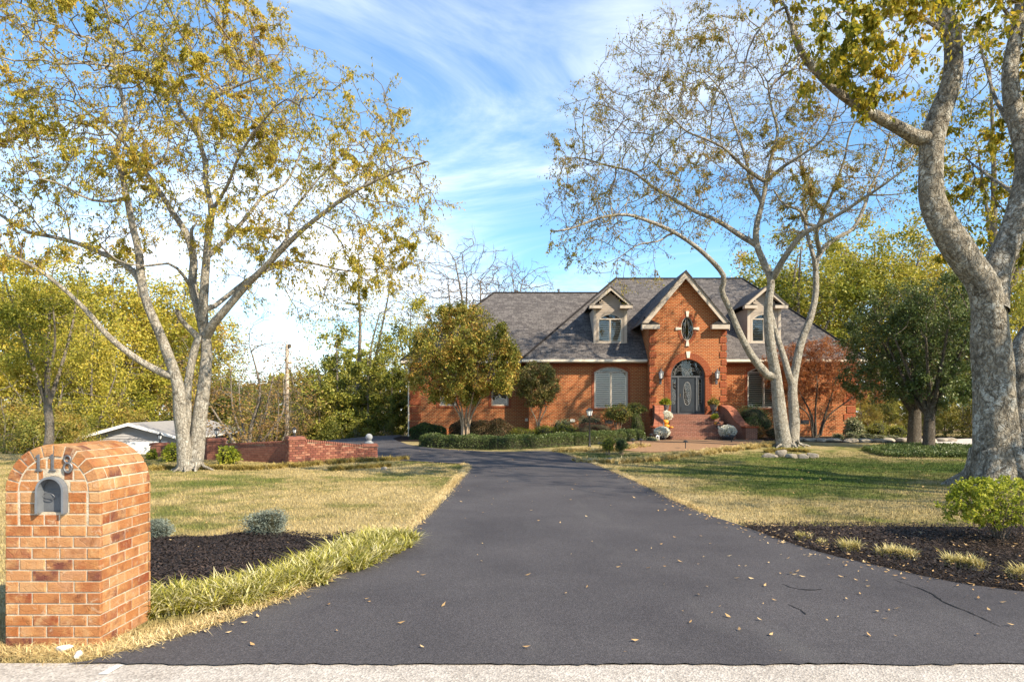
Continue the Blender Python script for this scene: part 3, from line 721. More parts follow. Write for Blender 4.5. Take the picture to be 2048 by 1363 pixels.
hood.add(vs, fs); hood.build('hood', M['boxmetal'], mail, bevel=0.0)
door = MB(); door.prism([(x, MBY0+0.03, z) for x, z in ([(oc+OP_R-0.017, OP_Z0-0.008)] + arch_pts(OP_R-0.017) + [(oc-OP_R+0.017, OP_Z0-0.008)])], (0, 0.01, 0))
door.box(oc-0.06, oc+0.06, MBY0+0.022, MBY0+0.0295, OP_Z0+0.148, OP_Z0+0.156)
dd = door.build('letter_box_door', nmat('letter_box_door_paint', (0.075,0.08,0.09), (0.12,0.13,0.14), 10, 0.5, 0.1, 50, 0.4), mail)
lt = MB(); lt.tube(catmull([(oc-0.075, MBY0+0.006, OP_Z0+0.12), (oc-0.05, MBY0-0.004, OP_Z0+0.135), (oc-0.01, MBY0-0.004, OP_Z0+0.13), (oc+0.01, MBY0+0.004, OP_Z0+0.105), (oc-0.02, MBY0+0.006, OP_Z0+0.092), (oc-0.07, MBY0+0.008, OP_Z0+0.10)], 5), 0.003, 5)
lt.build('latch_wire', M['pewter'], dd)
# house number 1 1 8
def digit_one(cx, cz, tilt=0.0):
    h = 0.064; m = MB()
    p = [(-0.026,-h),(0.026,-h),(0.026,-h+0.010),(0.010,-h+0.013),(0.010,h),(-0.004,h),(-0.022,h-0.018),(-0.022,h-0.028),(-0.010,h-0.026),(-0.010,-h+0.013),(-0.026,-h+0.010)]
    c, s = math.cos(tilt), math.sin(tilt)
    m.prism([(cx+x*c-z*s, MBY0-0.006, cz+x*s+z*c) for x, z in p], (0, 0.012, 0)); return m
for px, py, tl in ((77, 925, 0.0), (105, 924.5, 0.0)):
    q = P(px, py, MBY0); tag(digit_one(q.x, q.z, tl).build('house_number', M['pewter'], mail, bevel=0.002), 'grey metal numeral 1')
q = P(136, 927, MBY0); m8 = MB()
def ring(m, cx, cz, rx, rz, tube):
    pts = [Vector((cx+rx*math.cos(R(a)), MBY0-0.004, cz+rz*math.sin(R(a)))) for a in range(0, 361, 15)]
    m.tube(pts, tube, 6, cap=False)
ring(m8, q.x-0.002, q.z+0.034, 0.024, 0.027, 0.0085); ring(m8, q.x+0.002, q.z-0.028, 0.030, 0.034, 0.0095)
tag(m8.build('house_number', M['pewter'], mail, smooth=True), 'grey metal numeral 8')

# pale stones lying at the foot of the mailbox
def rock_mesh(name, c, r, seed, sub=2, rough=0.25, flat=0.0):
    """broken field stone: a ball cut back by random planes, edges knocked off"""
    bm = bmesh.new(); bmesh.ops.create_icosphere(bm, subdivisions=3, radius=1.0); rr = random.Random(seed)
    pl = [(Vector((rr.gauss(0,1), rr.gauss(0,1), rr.gauss(0,0.8))).normalized(), rr.uniform(0.55, 0.85)) for _ in range(11)]+[(Vector((rr.uniform(-.2,.2), rr.uniform(-.2,.2), 1)).normalized(), rr.uniform(0.5, 0.8))]
    for v in bm.verts:
        p = v.co.copy()
        for nrm, d in pl:
            k = p.dot(nrm)
            if k > d: p -= nrm*(k-d)*0.92
        p += Vector((rr.uniform(-1,1), rr.uniform(-1,1), rr.uniform(-1,1)))*0.022
        v.co = Vector((p.x*r[0]*1.2, p.y*r[1]*1.2, max(-0.6, p.z)*r[2]*1.25))+Vector(c)
    me = bpy.data.meshes.new(name); bm.to_mesh(me); bm.free(); return me
M['stone_pale'] = nmat('pale_limestone', (0.24,0.205,0.16), (0.40,0.36,0.29), 9, 0.9, 0.6, 40)
M['stone_white'] = nmat('white_limestone', (0.62,0.58,0.52), (0.80,0.77,0.72), 12, 0.9, 0.5, 50)
for (px, py, r, lab) in [(128, 1306, (0.055,0.05,0.03), 'larger white stone lying in the straw in front of the mailbox'), (157, 1318, (0.024,0.03,0.03), 'small white stone on the straw near the mailbox corner')]:
    g = G(px, py); tag(link('stone', rock_mesh('stone', (g.x, g.y, r[2]*0.5+0.02), r, int(px)), M['stone_white']), lab, 'stone', 'stones by the mailbox')
mk = MB(); a = G(205,1352); b = G(238,1333); mk.add([a+Vector((-0.03,-0.0,0.017)), a+Vector((0.03,0,0.017)), b+Vector((0.03,0,0.017)), b+Vector((-0.02,0,0.017))], [(0,1,2,3)])
mk.build('paint_mark', nmat('white_road_paint', (0.6,0.6,0.58), (0.8,0.8,0.78), 30), road)
# ------------------------------------------------------------------ brick house
M['hbrick'] = brickmat('house_brick', (0.44,0.108,0.028), (0.29,0.060,0.017), (0.6,0.48,0.42), (0.50,0.33,0.16), 0.203, 0.080, 0.012)
M['hquoin'] = brickmat('house_quoin_brick', (0.33,0.075,0.026), (0.25,0.052,0.02), (0.7,0.6,0.6), (0.36,0.17,0.085), 0.203, 0.080, 0.010)
M['step'] = brickmat('step_brick', (0.24,0.085,0.055), (0.16,0.06,0.042), (0.5,0.42,0.4), (0.36,0.23,0.16), 0.203, 0.06, 0.010)
M['trim'] = nmat('taupe_trim_paint', (0.43,0.36,0.285), (0.50,0.43,0.345), 3, 0.6, 0.1, 30)
M['siding'] = nmat('taupe_siding_paint', (0.32,0.265,0.215), (0.37,0.31,0.25), 3, 0.65)
M['cream'] = nmat('cast_stone', (0.62,0.54,0.42), (0.74,0.67,0.54), 6, 0.85, 0.3, 60)
M['blind'] = nmat('shutter_slat_paint', (0.78,0.69,0.54), (0.84,0.75,0.60), 3, 0.5)
M['door'] = nmat('slate_door_paint', (0.018,0.023,0.029), (0.028,0.034,0.04), 4, 0.4, 0.1, 30, 0.5)
M['doorframe'] = nmat('grey_door_frame', (0.07,0.076,0.083), (0.10,0.106,0.112), 4, 0.45)
M['lead'] = nmat('leaded_came', (0.24,0.24,0.23), (0.34,0.34,0.32), 20, 0.4, spec=0.5)
M['black'] = nmat('black_metal', (0.012,0.012,0.013), (0.025,0.025,0.026), 12, 0.5, 0.1, 60, 0.5)
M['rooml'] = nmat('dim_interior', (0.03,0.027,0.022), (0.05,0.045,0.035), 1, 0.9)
t = NT('window_glass', 0.04, 0.5); t.color((0.02,0.025,0.03)); t.b.inputs['IOR'].default_value = 1.5
tr = t.n('ShaderNodeBsdfTransparent'); mx = t.n('ShaderNodeMixShader'); fr_ = t.n('ShaderNodeFresnel'); fr_.inputs[0].default_value = 1.6
gl = t.n('ShaderNodeBsdfGlossy'); gl.inputs['Roughness'].default_value = 0.02
t.l(t.math('ADD', fr_.outputs[0], 0.03), mx.inputs[0]); t.l(tr.outputs[0], mx.inputs[1]); t.l(gl.outputs[0], mx.inputs[2]); t.l(mx.outputs[0], t.o.inputs['Surface']); M['glass'] = t.m
t = NT('lamp_glass', 0.15, 0.5); t.color((0.75,0.74,0.70)); M['lampglass'] = t.m
# shingles: UV in metres, u along the eave, v up the slope
t = NT('asphalt_shingle', 0.9, 0.15); uv = t.n('ShaderNodeTexCoord').outputs['UV']
b = t.n('ShaderNodeTexBrick'); t.l(uv, b.inputs['Vector']); b.offset = 0.37; b.offset_frequency = 2; b.squash = 0.7; b.squash_frequency = 3
b.inputs['Scale'].default_value = 1; b.inputs['Brick Width'].default_value = 0.30; b.inputs['Row Height'].default_value = 0.145; b.inputs['Mortar Size'].default_value = 0.008; b.inputs['Bias'].default_value = -0.1
t.put(b.inputs['Color1'], (0.088,0.080,0.078)); t.put(b.inputs['Color2'], (0.160,0.146,0.138)); t.put(b.inputs['Mortar'], (0.025,0.023,0.023))
c = t.mix(0.7, b.outputs['Color'], t.ramp(t.noise(uv, 3.5, 6, 0.7), [(0.25, (0.75,0.75,0.75)), (0.75, (1.2,1.18,1.15))]), 'MULTIPLY')
c = t.mix(0.5, c, t.ramp(t.noise(uv, 60, 3, 0.7), [(0.25, (0.6,0.6,0.6)), (0.75, (1.35,1.35,1.35))]), 'MULTIPLY')
t.color(c); t.bump(t.math('MULTIPLY', b.outputs['Fac'], -1.0), 0.5, 0.02); M['shingle'] = t.m

HY0, HYL, GY = 38.0, 39.0, 37.0          # wall planes: main front, left wing, entry gable
FL = 1.54                                 # entry floor height
HZ = 0.2                                  # ground by the walls
house = empty('brick_house', (9.0, 40.0, 0.29), 'red brick house with grey shingle roof, entry gable and two dormers', 'house')
def X(px, Y): return (px-CX)/FPX*Y
def Z(py, Y): return CAMZ-(py-HY)/FPX*Y
def fw(Y): return lambda x, z, d: (x, Y+d, z)
def arc(cx, cz, r, a0, a1, n): return [(cx+r*math.cos(R(a)), cz+r*math.sin(R(a))) for a in np.linspace(a0, a1, n)]
def seg_top(x0, x1, z0, z1, rise, n=9):
    """window outline with a segmental arched head (z1 = crown)"""
    w = (x1-x0)/2; r = (w*w+rise*rise)/(2*rise); cz = z1-r; a = math.degrees(math.asin(w/r)); cx = (x0+x1)/2
    return [(x0, z0), (x1, z0)] + arc(cx, cz, r, 90-a, 90+a, n)
def roof_poly(name, pts, parent, eave_dir, thick=0.12, mat=None):
    """one roof plane (3D loop) as a slab with UVs in metres"""
    pts = [Vector(p) for p in pts]; e = Vector(eave_dir).normalized()
    nrm = Vector((0,0,0))
    for i in range(len(pts)): nrm += pts[i].cross(pts[(i+1) % len(pts)])
    nrm.normalize()
    if nrm.z < 0: nrm = -nrm; pts = pts[::-1]
    up = nrm.cross(e)
    if up.z < 0: up = -up
    n = len(pts); low = [p - nrm*thick for p in pts]
    tri = tessellate_polygon([pts]); fs = []
    for t_ in tri:
        a, b_, c_ = (pts[i] for i in t_)
        t_ = tuple(t_) if (b_-a).cross(c_-a).dot(nrm) > 0 else tuple(t_)[::-1]
        fs += [t_, tuple(i+n for i in t_[::-1])]
    fs += [(i, i+n, (i+1) % n+n, (i+1) % n) for i in range(n)]
    me = bpy.data.meshes.new(name); me.from_pydata([tuple(v) for v in pts+low], [], fs); me.update()
    ul = me.uv_layers.new(name='UVMap')
    for lp in me.loops:
        v = me.vertices[lp.vertex_index].co; ul.data[lp.index].uv = (v.dot(e)+50, v.dot(up)+50)
    return link(name, me, mat or M['shingle'], parent)

# --- geometry of the plan
XL0, XL1 = X(820, HYL), X(1058, HY0)         # left wing: left corner, step
XR = X(1710, HY0)                            # right corner
GX0, GX1 = X(1300, GY), X(1452, GY)          # entry gable
EZ = 4.50                                    # eave height
BACK = 50.0
EY = HY0-0.45                                # eave line in plan
# --- windows
def window(cx, z0, z1, w, rise, Y, parent=None, name='window', slats=True, two=True):
    """frame, glass, mullion and slatted shutters in an opening whose wall face is at Y; returns the hole"""
    x0, x1 = cx-w/2, cx+w/2
    out = seg_top(x0, x1, z0, z1, rise) if rise else [(x0, z0), (x1, z0), (x1, z1), (x0, z1)]
    fwid = 0.075; zt = z1-rise
    inn = seg_top(x0+fwid, x1-fwid, z0+fwid, z1-fwid, max(rise-0.01, 0.02)) if rise else [(x0+fwid, z0+fwid), (x1-fwid, z0+fwid), (x1-fwid, z1-fwid), (x0+fwid, z1-fwid)]
    wf = MB().holed(out, [inn], fw(Y+0.02), 0.08)
    if rise: wf.box(x0+fwid, x1-fwid, Y+0.015, Y+0.09, zt-0.035, zt+0.035)
    if two: wf.box(cx-0.035, cx+0.035, Y+0.017, Y+0.09, z0+fwid, zt-0.036 if rise else z1-fwid)
    win = wf.build(name, M['trim'], parent or house)
    gl_ = MB().add([(x, Y+0.06, z) for x, z in inn], [tuple(range(len(inn)))]); gl_.build('pane', M['glass'], win)
    if slats:
        sl = MB(); z = z0+fwid+0.03; top = (zt-0.05) if rise else z1-fwid-0.02
        halves = ((x0+fwid, cx-0.035), (cx+0.035, x1-fwid)) if two else ((x0+fwid, x1-fwid),)
        while z < top:
            for a, b_ in halves:
                sl.add([(a, Y+0.09, z), (b_, Y+0.09, z), (b_, Y+0.135, z+0.04), (a, Y+0.135, z+0.04), (a, Y+0.095, z-0.008), (b_, Y+0.095, z-0.008), (b_, Y+0.14, z+0.032), (a, Y+0.14, z+0.032)],
                       [(0,1,2,3), (7,6,5,4), (0,4,5,1), (2,6,7,3)])
            z += 0.105
        for a, b_ in halves:
            for q in (a, b_-0.04): sl.box(q, q+0.04, Y+0.085, Y+0.13, z0+fwid, top+0.02)
        sl.build('shutter', M['blind'], win)
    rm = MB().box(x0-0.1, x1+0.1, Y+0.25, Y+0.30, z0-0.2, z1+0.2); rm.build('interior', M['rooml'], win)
    return out
# main front wall with two arched windows
wl, wr = X(1222, HY0), X(1528.5, HY0); wz0, wz1 = Z(815.5, HY0), Z(733, HY0)
holes = [window(wl, wz0, wz1, 1.88, 0.30, HY0), window(wr, wz0, wz1, 1.88, 0.30, HY0)]
fwl = MB().holed([(XL1, HZ), (GX0+0.3, HZ), (GX0+0.3, EZ), (XL1, EZ)], [holes[0]], fw(HY0), 0.22)
fwl.box(XL1, XL1+0.2, HY0+0.221, HYL+0.2, HZ, EZ)
fwl.build('front_wall', M['hbrick'], house)
MB().holed([(GX1-0.3, HZ), (XR, HZ), (XR, EZ), (GX1-0.3, EZ)], [holes[1]], fw(HY0), 0.22).build('front_wall', M['hbrick'], house)
MB().box(XR-0.2, XR, HY0+0.221, BACK, HZ, EZ).build('side_wall', M['hbrick'], house)
MB().box(XL0, XL0+0.2, HYL+0.221, BACK, HZ-0.6, EZ).build('side_wall', M['hbrick'], house)
MB().box(XL0, XR, BACK+0.001, BACK+0.2, HZ-0.6, EZ).build('back_wall', M['hbrick'], house)
hl = [window(X(1000, HYL), Z(811, HYL), Z(745, HYL), 0.98, 0, HYL, two=False), window(X(896, HYL), Z(811, HYL), Z(745, HYL), 0.98, 0, HYL, two=False)]
MB().holed([(XL0, HZ-0.4), (XL1+0.1, HZ-0.4), (XL1+0.1, EZ), (XL0, EZ)], hl, fw(HYL), 0.22).build('wing_wall', M['hbrick'], house)
# darker brick surrounds and soldier course
for hcx, z0, z1, w, rise, Y in ((wl, wz0, wz1, 1.88, .30, HY0), (wr, wz0, wz1, 1.88, .30, HY0)):
    o_ = seg_top(hcx-w/2-0.14, hcx+w/2+0.14, z0-0.02, z1+0.2, rise+0.05); i_ = seg_top(hcx-w/2, hcx+w/2, z0-0.021, z1, rise)
    sr = MB(); n = 22
    for s in (-1, 1): sr.box(*(sorted((hcx+s*w/2, hcx+s*(w/2+0.14)))), Y-0.022, Y-0.002, z0, z1-rise+0.02)
    a0 = i_[2:]; b0 = o_[2:]
    for i in range(len(a0)-1):
        sr.prism([(a0[i][0], Y-0.021, a0[i][1]), (b0[i][0], Y-0.021, b0[i][1]), (b0[i+1][0], Y-0.021, b0[i+1][1]), (a0[i+1][0], Y-0.021, a0[i+1][1])][::-1], (0, 0.019, 0))
    sr.build('window_surround', M['hquoin'], house)
    MB().box(hcx-w/2-0.14, hcx+w/2+0.14, Y-0.06, Y+0.04, z0-0.085, z0-0.002).build('window_sill', M['hquoin'], house)
for px in (1000, 896):
    cx_w = X(px, HYL); z0, z1 = Z(811, HYL), Z(745, HYL); sr = MB()
    for s in (-1, 1): sr.box(*(sorted((cx_w+s*0.49, cx_w+s*0.65))), HYL-0.022, HYL-0.002, z0-0.12, z1+0.18)
    sr.box(cx_w-0.489, cx_w+0.489, HYL-0.021, HYL-0.002, z1+0.001, z1+0.18); sr.box(cx_w-0.489, cx_w+0.489, HYL-0.04, HYL-0.002, z0-0.12, z0-0.001)
    sr.build('window_surround', M['hquoin'], house)
def soldier(x0, x1, Y):
    m = MB(); x = x0
    while x < x1-0.05: m.box(x+0.005, x+0.062, Y-0.018, Y-0.002, EZ-0.34, EZ-0.14); x += 0.067
    m.build('soldier_course', M['hquoin'], house)
soldier(XL1+.02, GX0, HY0); soldier(GX1, XR-0.03, HY0); soldier(XL0+0.05, XL1, HYL)
# foundation vents and meter box
for px, Y in ((1128+57, HY0), (1218, HY0), (1610, HY0)):
    x = X(px, Y); MB().box(x-0.22, x+0.22, Y-0.02, Y-0.004, 1.0, 1.22).build('foundation_vent', M['black'], house)
x = X(1053, HYL); MB().box(x-0.08, x+0.08, HYL-0.09, HYL-0.003, Z(842, HYL), Z(836, HYL)).build('outlet_box', M['blind'], house)
x = X(1145, HY0); MB().box(x-0.13, x+0.13, HY0-0.07, HY0-0.003, Z(843, HY0), Z(837.5, HY0)).build('outlet_box', M['blind'], house)
# quoins
def quoin(x0, x1, y0, z0, z1): MB().box(x0, x1, y0-0.035, y0-0.001, z0+0.02, z1-0.02).build('quoin', M['hquoin'], house)
z = FL-0.15; i = 0
while z < 6.35:
    wq = 0.34 if i % 2 == 0 else 0.25
    MB().box(GX0-0.035, GX0+wq, GY-0.035, GY+0.2, z+0.012, z+0.31).build('quoin', M['hquoin'], house)
    MB().box(GX1-wq, GX1+0.035, GY-0.035, GY+0.2, z+0.012, z+0.31).build('quoin', M['hquoin'], house)
    z += 0.40 if z > 0 else 0.4; i += 1
z = HZ+0.1; i = 0
while z < EZ-0.6:
    wq = 0.62 if i % 2 == 0 else 0.46
    MB().box(XR-wq, XR+0.035, HY0-0.035, HY0+0.3, z, z+0.36).build('quoin', M['hquoin'], house)
    MB().box(XL0-0.035, XL0+wq, HYL-0.035, HYL+0.3, z, z+0.36).build('quoin', M['hquoin'], house)
    z += 0.44; i += 1

# --- entry gable
gcx = (GX0+GX1)/2; GE = 6.55; GP = 9.02       # spring of the gable, brick peak
DCX, DR, DSP = gcx, 0.935, Z(752.5, GY)       # door arch
door_hole = [(DCX-DR, FL), (DCX+DR, FL)] + arc(DCX, DSP, DR, 0, 180, 17)
ovx, ovz, orx, orz = X(1374.5, GY), Z(657, GY), 0.34, 0.65
oval = lambda a, b_, n=28: [(ovx+a*math.cos(2*math.pi*i/n), ovz+b_*math.sin(2*math.pi*i/n)) for i in range(n)]
gw = MB().holed([(GX0, HZ), (GX1, HZ), (GX1, GE), (gcx, GP), (GX0, GE)], [door_hole, oval(orx, orz)], fw(GY), 0.25)
gw.build('gable_wall', M['hbrick'], house)
MB().box(GX0, GX0+0.2, GY+0.251, 40.5, HZ, GE-0.05).build('gable_side_wall', M['hbrick'], house)
MB().box(GX1-0.2, GX1, GY+0.251, 40.5, HZ, GE-0.05).build('gable_side_wall', M['hbrick'], house)
# oval window: brick ring, frame, glass, cast stone keys
ring_ = MB(); n = 36
for i in range(n):
    a0, a1 = 2*math.pi*(i+0.06)/n, 2*math.pi*(i+0.94)/n
    q = [(ovx+(orx+e)*math.cos(a), ovz+(orz+e)*math.sin(a)) for e, a in ((0.0, a0), (0.17, a0), (0.17, a1), (0.0, a1))]
    ring_.prism([(x, GY-0.022, z) for x, z in q], (0, 0.02, 0))
ring_.build('oval_surround', M['hquoin'], house)
ovw = MB().holed(oval(orx, orz), [oval(orx-0.045, orz-0.045)], fw(GY+0.05), 0.08).build('oval_window', M['trim'], house)
op = oval(orx-0.045, orz-0.045); MB().add([(x, GY+0.1, z) for x, z in op], [tuple(range(len(op)))]).build('pane', M['glass'], ovw)
lf = MB()
for s in (-1, 1):
    for dx in (0.10, 0.2):
        lf.tube(catmull([(ovx+s*0.02, GY+0.092, ovz-orz+0.06), (ovx+s*dx, GY+0.092, ovz-0.2), (ovx+s*dx*0.8, GY+0.092, ovz+0.15), (ovx+s*0.03, GY+0.092, ovz+orz-0.1)], 5), 0.010, 4)
lf.build('leading', M['lead'], ovw)
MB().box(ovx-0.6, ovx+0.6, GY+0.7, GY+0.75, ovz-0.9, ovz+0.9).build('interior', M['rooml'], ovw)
def key(cx, cz, w0, w1, h, ang):
    c, s = math.cos(ang), math.sin(ang); m = MB()
    p = [(-w0/2, 0), (w0/2, 0), (w1/2, h), (-w1/2, h)]
    m.prism([(cx+x*c-z*s, GY-0.06, cz+x*s+z*c) for x, z in p], (0, 0.075, 0)); m.build('keystone', M['cream'], house, bevel=0.008)
key(ovx, ovz+orz-0.02, 0.11, 0.19, 0.32, 0); key(ovx, ovz-orz+0.02, 0.11, 0.19, 0.32, math.pi)
key(ovx-orx+0.02, ovz, 0.10, 0.17, 0.32, math.pi/2); key(ovx+orx-0.02, ovz, 0.10, 0.17, 0.32, -math.pi/2)
# door arch of header bricks with jambs
ar = MB(); n = 40
for i in range(n):
    a0, a1 = math.pi*(i+0.05)/n, math.pi*(i+0.95)/n
    q = [(DCX+r*math.cos(a), DSP+r*math.sin(a)) for r, a in ((DR, a0), (DR+0.35, a0), (DR+0.35, a1), (DR, a1))]
    ar.prism([(x, GY-0.025, z) for x, z in q], (0, 0.023, 0))
for s in (-1, 1):
    z = FL
    while z < DSP-0.03:
        ar.box(*sorted((DCX+s*DR, DCX+s*(DR+0.35))), GY-0.025, GY-0.002, z+0.005, z+0.075); z += 0.08
ar.build('door_arch', M['hquoin'], house); key(DCX, DSP+DR+0.06, 0.14, 0.24, 0.36, 0)
# rake boards, returns, gable roof
RX0, RX1, RZ, RPK = X(1284, 36.7), X(1459, 36.7), 6.42, Z(541, 36.7)
rcx = (RX0+RX1)/2
def rake(mb, cx, xo, zo, pk, y0, y1, w, dz=0.0):
    for s in (-1, 1):
        e = Vector((cx+s*xo, 0, zo)); p = Vector((cx, 0, pk)); d = (p-e).normalized(); nn = Vector((d.z*s*-1, 0, abs(d.x))) ; dn = Vector((0,0,-1))*(w/abs(d.x))
        q = [(e.x, y0, e.z), (p.x, y0, p.z), (p.x, y0, p.z+dn.z), (e.x, y0, e.z+dn.z)]
        if s > 0: q = q[::-1]
        mb.prism(q[::-1], (0, y1-y0, 0))
rk = MB(); rake(rk, rcx, (RX1-RX0)/2, RZ+0.02, RPK-0.03, 36.66, 36.74, 0.26); rk.build('rake_board', M['trim'], house)
so = MB(); rake(so, rcx, (RX1-RX0)/2-0.02, RZ-0.10, RPK-0.15, 36.741, GY-0.001, 0.06); so.build('soffit', M['trim'], house)
for s in (-1, 1):
    xe = rcx+s*(RX1-RX0)/2; xi = xe-s*0.95
    rt = MB(); a, b_ = sorted((xe, xi)); rt.box(a, b_, 36.62, GY-0.036, RZ-0.30, RZ-0.05); rt.build('eave_return', M['trim'], house)
    rt = MB(); rt.add([(a, 36.6, RZ-0.049), (b_, 36.6, RZ-0.049), (b_, GY-0.002, RZ-0.049), (a, GY-0.002, RZ-0.049), ((a+b_)/2+s*0.3, GY-0.002, RZ+0.42)], [(0,1,4), (1,2,4), (3,0,4), (2,3,4), (3,2,1,0)])
    rt.build('return_cap', M['shingle'], house)
    roof_poly('gable_roof', [(rcx, 36.6, RPK+0.03), (rcx+s*((RX1-RX0)/2+0.04), 36.6, RZ+0.02), (rcx+s*((RX1-RX0)/2+0.04), 40.2, RZ+0.02), (rcx, 43.6, RPK+0.03)], house, (0,1,0), 0.05)
# --- door
DY = GY+0.14
df = MB().holed(door_hole, [[(DCX-DR+0.07, FL+0.05), (DCX+DR-0.07, FL+0.05), (DCX+DR-0.07, DSP-0.05), (DCX-DR+0.07, DSP-0.05)], [(DCX-DR+0.07, DSP+0.05), (DCX+DR-0.07, DSP+0.05)] + arc(DCX, DSP+0.05, DR-0.085, 2, 178, 15)], fw(DY), 0.1)
for s in (-1, 1): df.box(DCX+s*0.50-0.04, DCX+s*0.50+0.04, DY-0.02, DY+0.1, FL+0.051, DSP-0.051)
door = df.build('entry_door', M['doorframe'], house)
leaf = MB()
ovd = [(DCX+0.20*abs(math.cos(a))**0.7*math.copysign(1, math.cos(a)), FL+1.12+0.62*math.sin(a)) for a in np.linspace(0, 2*math.pi, 26)[:-1]]
leaf.holed([(DCX-0.458, FL+0.03), (DCX+0.458, FL+0.03), (DCX+0.458, DSP-0.052), (DCX-0.458, DSP-0.052)], [ovd], fw(DY+0.03), 0.04)
leaf.box(DCX-0.34, DCX+0.34, DY+0.012, DY+0.0298, FL+0.14, FL+0.40)
for s in (-1, 1):
    a, b_ = sorted((DCX+s*0.542, DCX+s*0.862))
    leaf.holed([(a, FL+0.03), (b_, FL+0.03), (b_, DSP-0.052), (a, DSP-0.052)], [[(a+0.07, FL+0.55), (b_-0.07, FL+0.55), (b_-0.07, DSP-0.16), (a+0.07, DSP-0.16)]], fw(DY+0.03), 0.04)
    leaf.box(a+0.07, b_-0.07, DY+0.015, DY+0.0298, FL+0.15, FL+0.42)
leaf.build('door_leaf', M['door'], door)
gz = MB(); gz.add([(x, DY+0.055, z) for x, z in ovd], [tuple(range(len(ovd)))])
for s in (-1, 1):
    a, b_ = sorted((DCX+s*0.612, DCX+s*0.792)); gz.add([(a, DY+0.055, FL+0.55), (b_, DY+0.055, FL+0.55), (b_, DY+0.055, DSP-0.16), (a, DY+0.055, DSP-0.16)], [(0,1,2,3)])
fan = [(DCX-DR+0.07, DSP+0.05), (DCX+DR-0.07, DSP+0.05)] + arc(DCX, DSP+0.05, DR-0.085, 2, 178, 15)
gz.add([(x, DY+0.06, z) for x, z in fan], [tuple(range(len(fan)))])
gz.build('door_glass', M['glass'], door)
sc_ = MB(); yb = DY+0.045
def scroll(cx, cz, r, turns=1.3, a0=0.0, s=1):
    sc_.tube([(cx+s*r*(1-0.75*k/16)*math.cos(a0+turns*2*math.pi*k/16), yb, cz+r*(1-0.75*k/16)*math.sin(a0+turns*2*math.pi*k/16)) for k in range(17)], 0.006, 4)
sc_.tube([(x, yb-0.012, z) for x, z in ovd+[ovd[0]]], 0.012, 5)
for s in (-1, 1):
    for zc, r in ((0.62,0.085),(0.80,0.09),(0.98,0.085),(1.18,0.09),(1.38,0.085),(1.56,0.07)): scroll(DCX+s*0.085, FL+zc, r, 1.2, 0.4 if zc % 0.36 > .18 else 3.5, s)
    for zc in np.arange(0.66, DSP-FL-0.2, 0.17): scroll(DCX+s*0.70, FL+zc, 0.07, 1.2, zc*9, s)
    a, b_ = sorted((DCX+s*0.612, DCX+s*0.792)); sc_.tube([(a, yb, FL+0.55), (b_, yb, FL+0.55), (b_, yb, DSP-0.16), (a, yb, DSP-0.16), (a, yb, FL+0.55)], 0.012, 4)
yf = DY+0.05
for rr_ in (0.36, 0.46, 0.56):
    for s in (-1, 1): sc_.tube([(DCX+s*0.36+rr_*0.8*math.cos(a), yf, DSP+0.05+rr_*0.75*math.sin(a)) for a in np.linspace(0.05, math.pi-0.05, 14) if math.hypot(s*0.36+rr_*0.8*math.cos(a), rr_*0.75*math.sin(a)) < DR-0.09], 0.006, 4)
for a in range(15, 180, 15):
    sc_.tube([(DCX+r*math.cos(R(a)), yf, DSP+0.05+r*math.sin(R(a))) for r in (0.62, DR-0.09)], 0.006, 4)
sc_.tube([(x, yf, z) for x, z in arc(DCX, DSP+0.05, 0.70, 0, 180, 20)], 0.009, 4)
sc_.build('glass_scrollwork', M['lead'], door)
hd = MB().tube([(DCX-0.40, DY-0.03, FL+0.95), (DCX-0.40, DY-0.05, FL+1.02), (DCX-0.40, DY-0.03, FL+1.12)], 0.014, 6); hd.build('door_handle', nmat('brass', (0.45,0.25,0.08), (0.55,0.33,0.12), 10, 0.35, metal=0.9), door)
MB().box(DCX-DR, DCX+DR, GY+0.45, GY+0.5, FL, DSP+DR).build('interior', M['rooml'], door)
# wall lanterns
for px in (1321, 1433):
    x = X(px, GY); z = Z(752, GY); y = GY-0.16
    ln = MB().lathe([(0.02,0.30),(0.035,0.33),(0.15,0.22),(0.16,0.20),(0.13,0.19)], (x, y, z), 6)
    ln.tube([(x, GY-0.002, z-0.28), (x, GY-0.10, z-0.30), (x, y, z-0.17)], 0.02, 6).lathe([(0.06,-0.19),(0.10,-0.14),(0.10,-0.12)], (x, y, z), 6).lathe([(0.02,0.33),(0.02,0.42)], (x, y, z), 6)
    ln.box(x-0.06, x+0.06, GY-0.02, GY-0.003, z-0.42, z-0.16)
    for k in range(6):
        a = math.pi*2*k/6; ln.tube([(x+0.10*math.cos(a), y+0.10*math.sin(a), z-0.12), (x+0.13*math.cos(a), y+0.13*math.sin(a), z+0.2)], 0.010, 4)
    w_ = ln.build('wall_lantern', M['pewter'], house)
    MB().lathe([(0.085,-0.118),(0.115,0.188)], (x, y, z), 6).build('lantern_glass', M['lampglass'], w_)

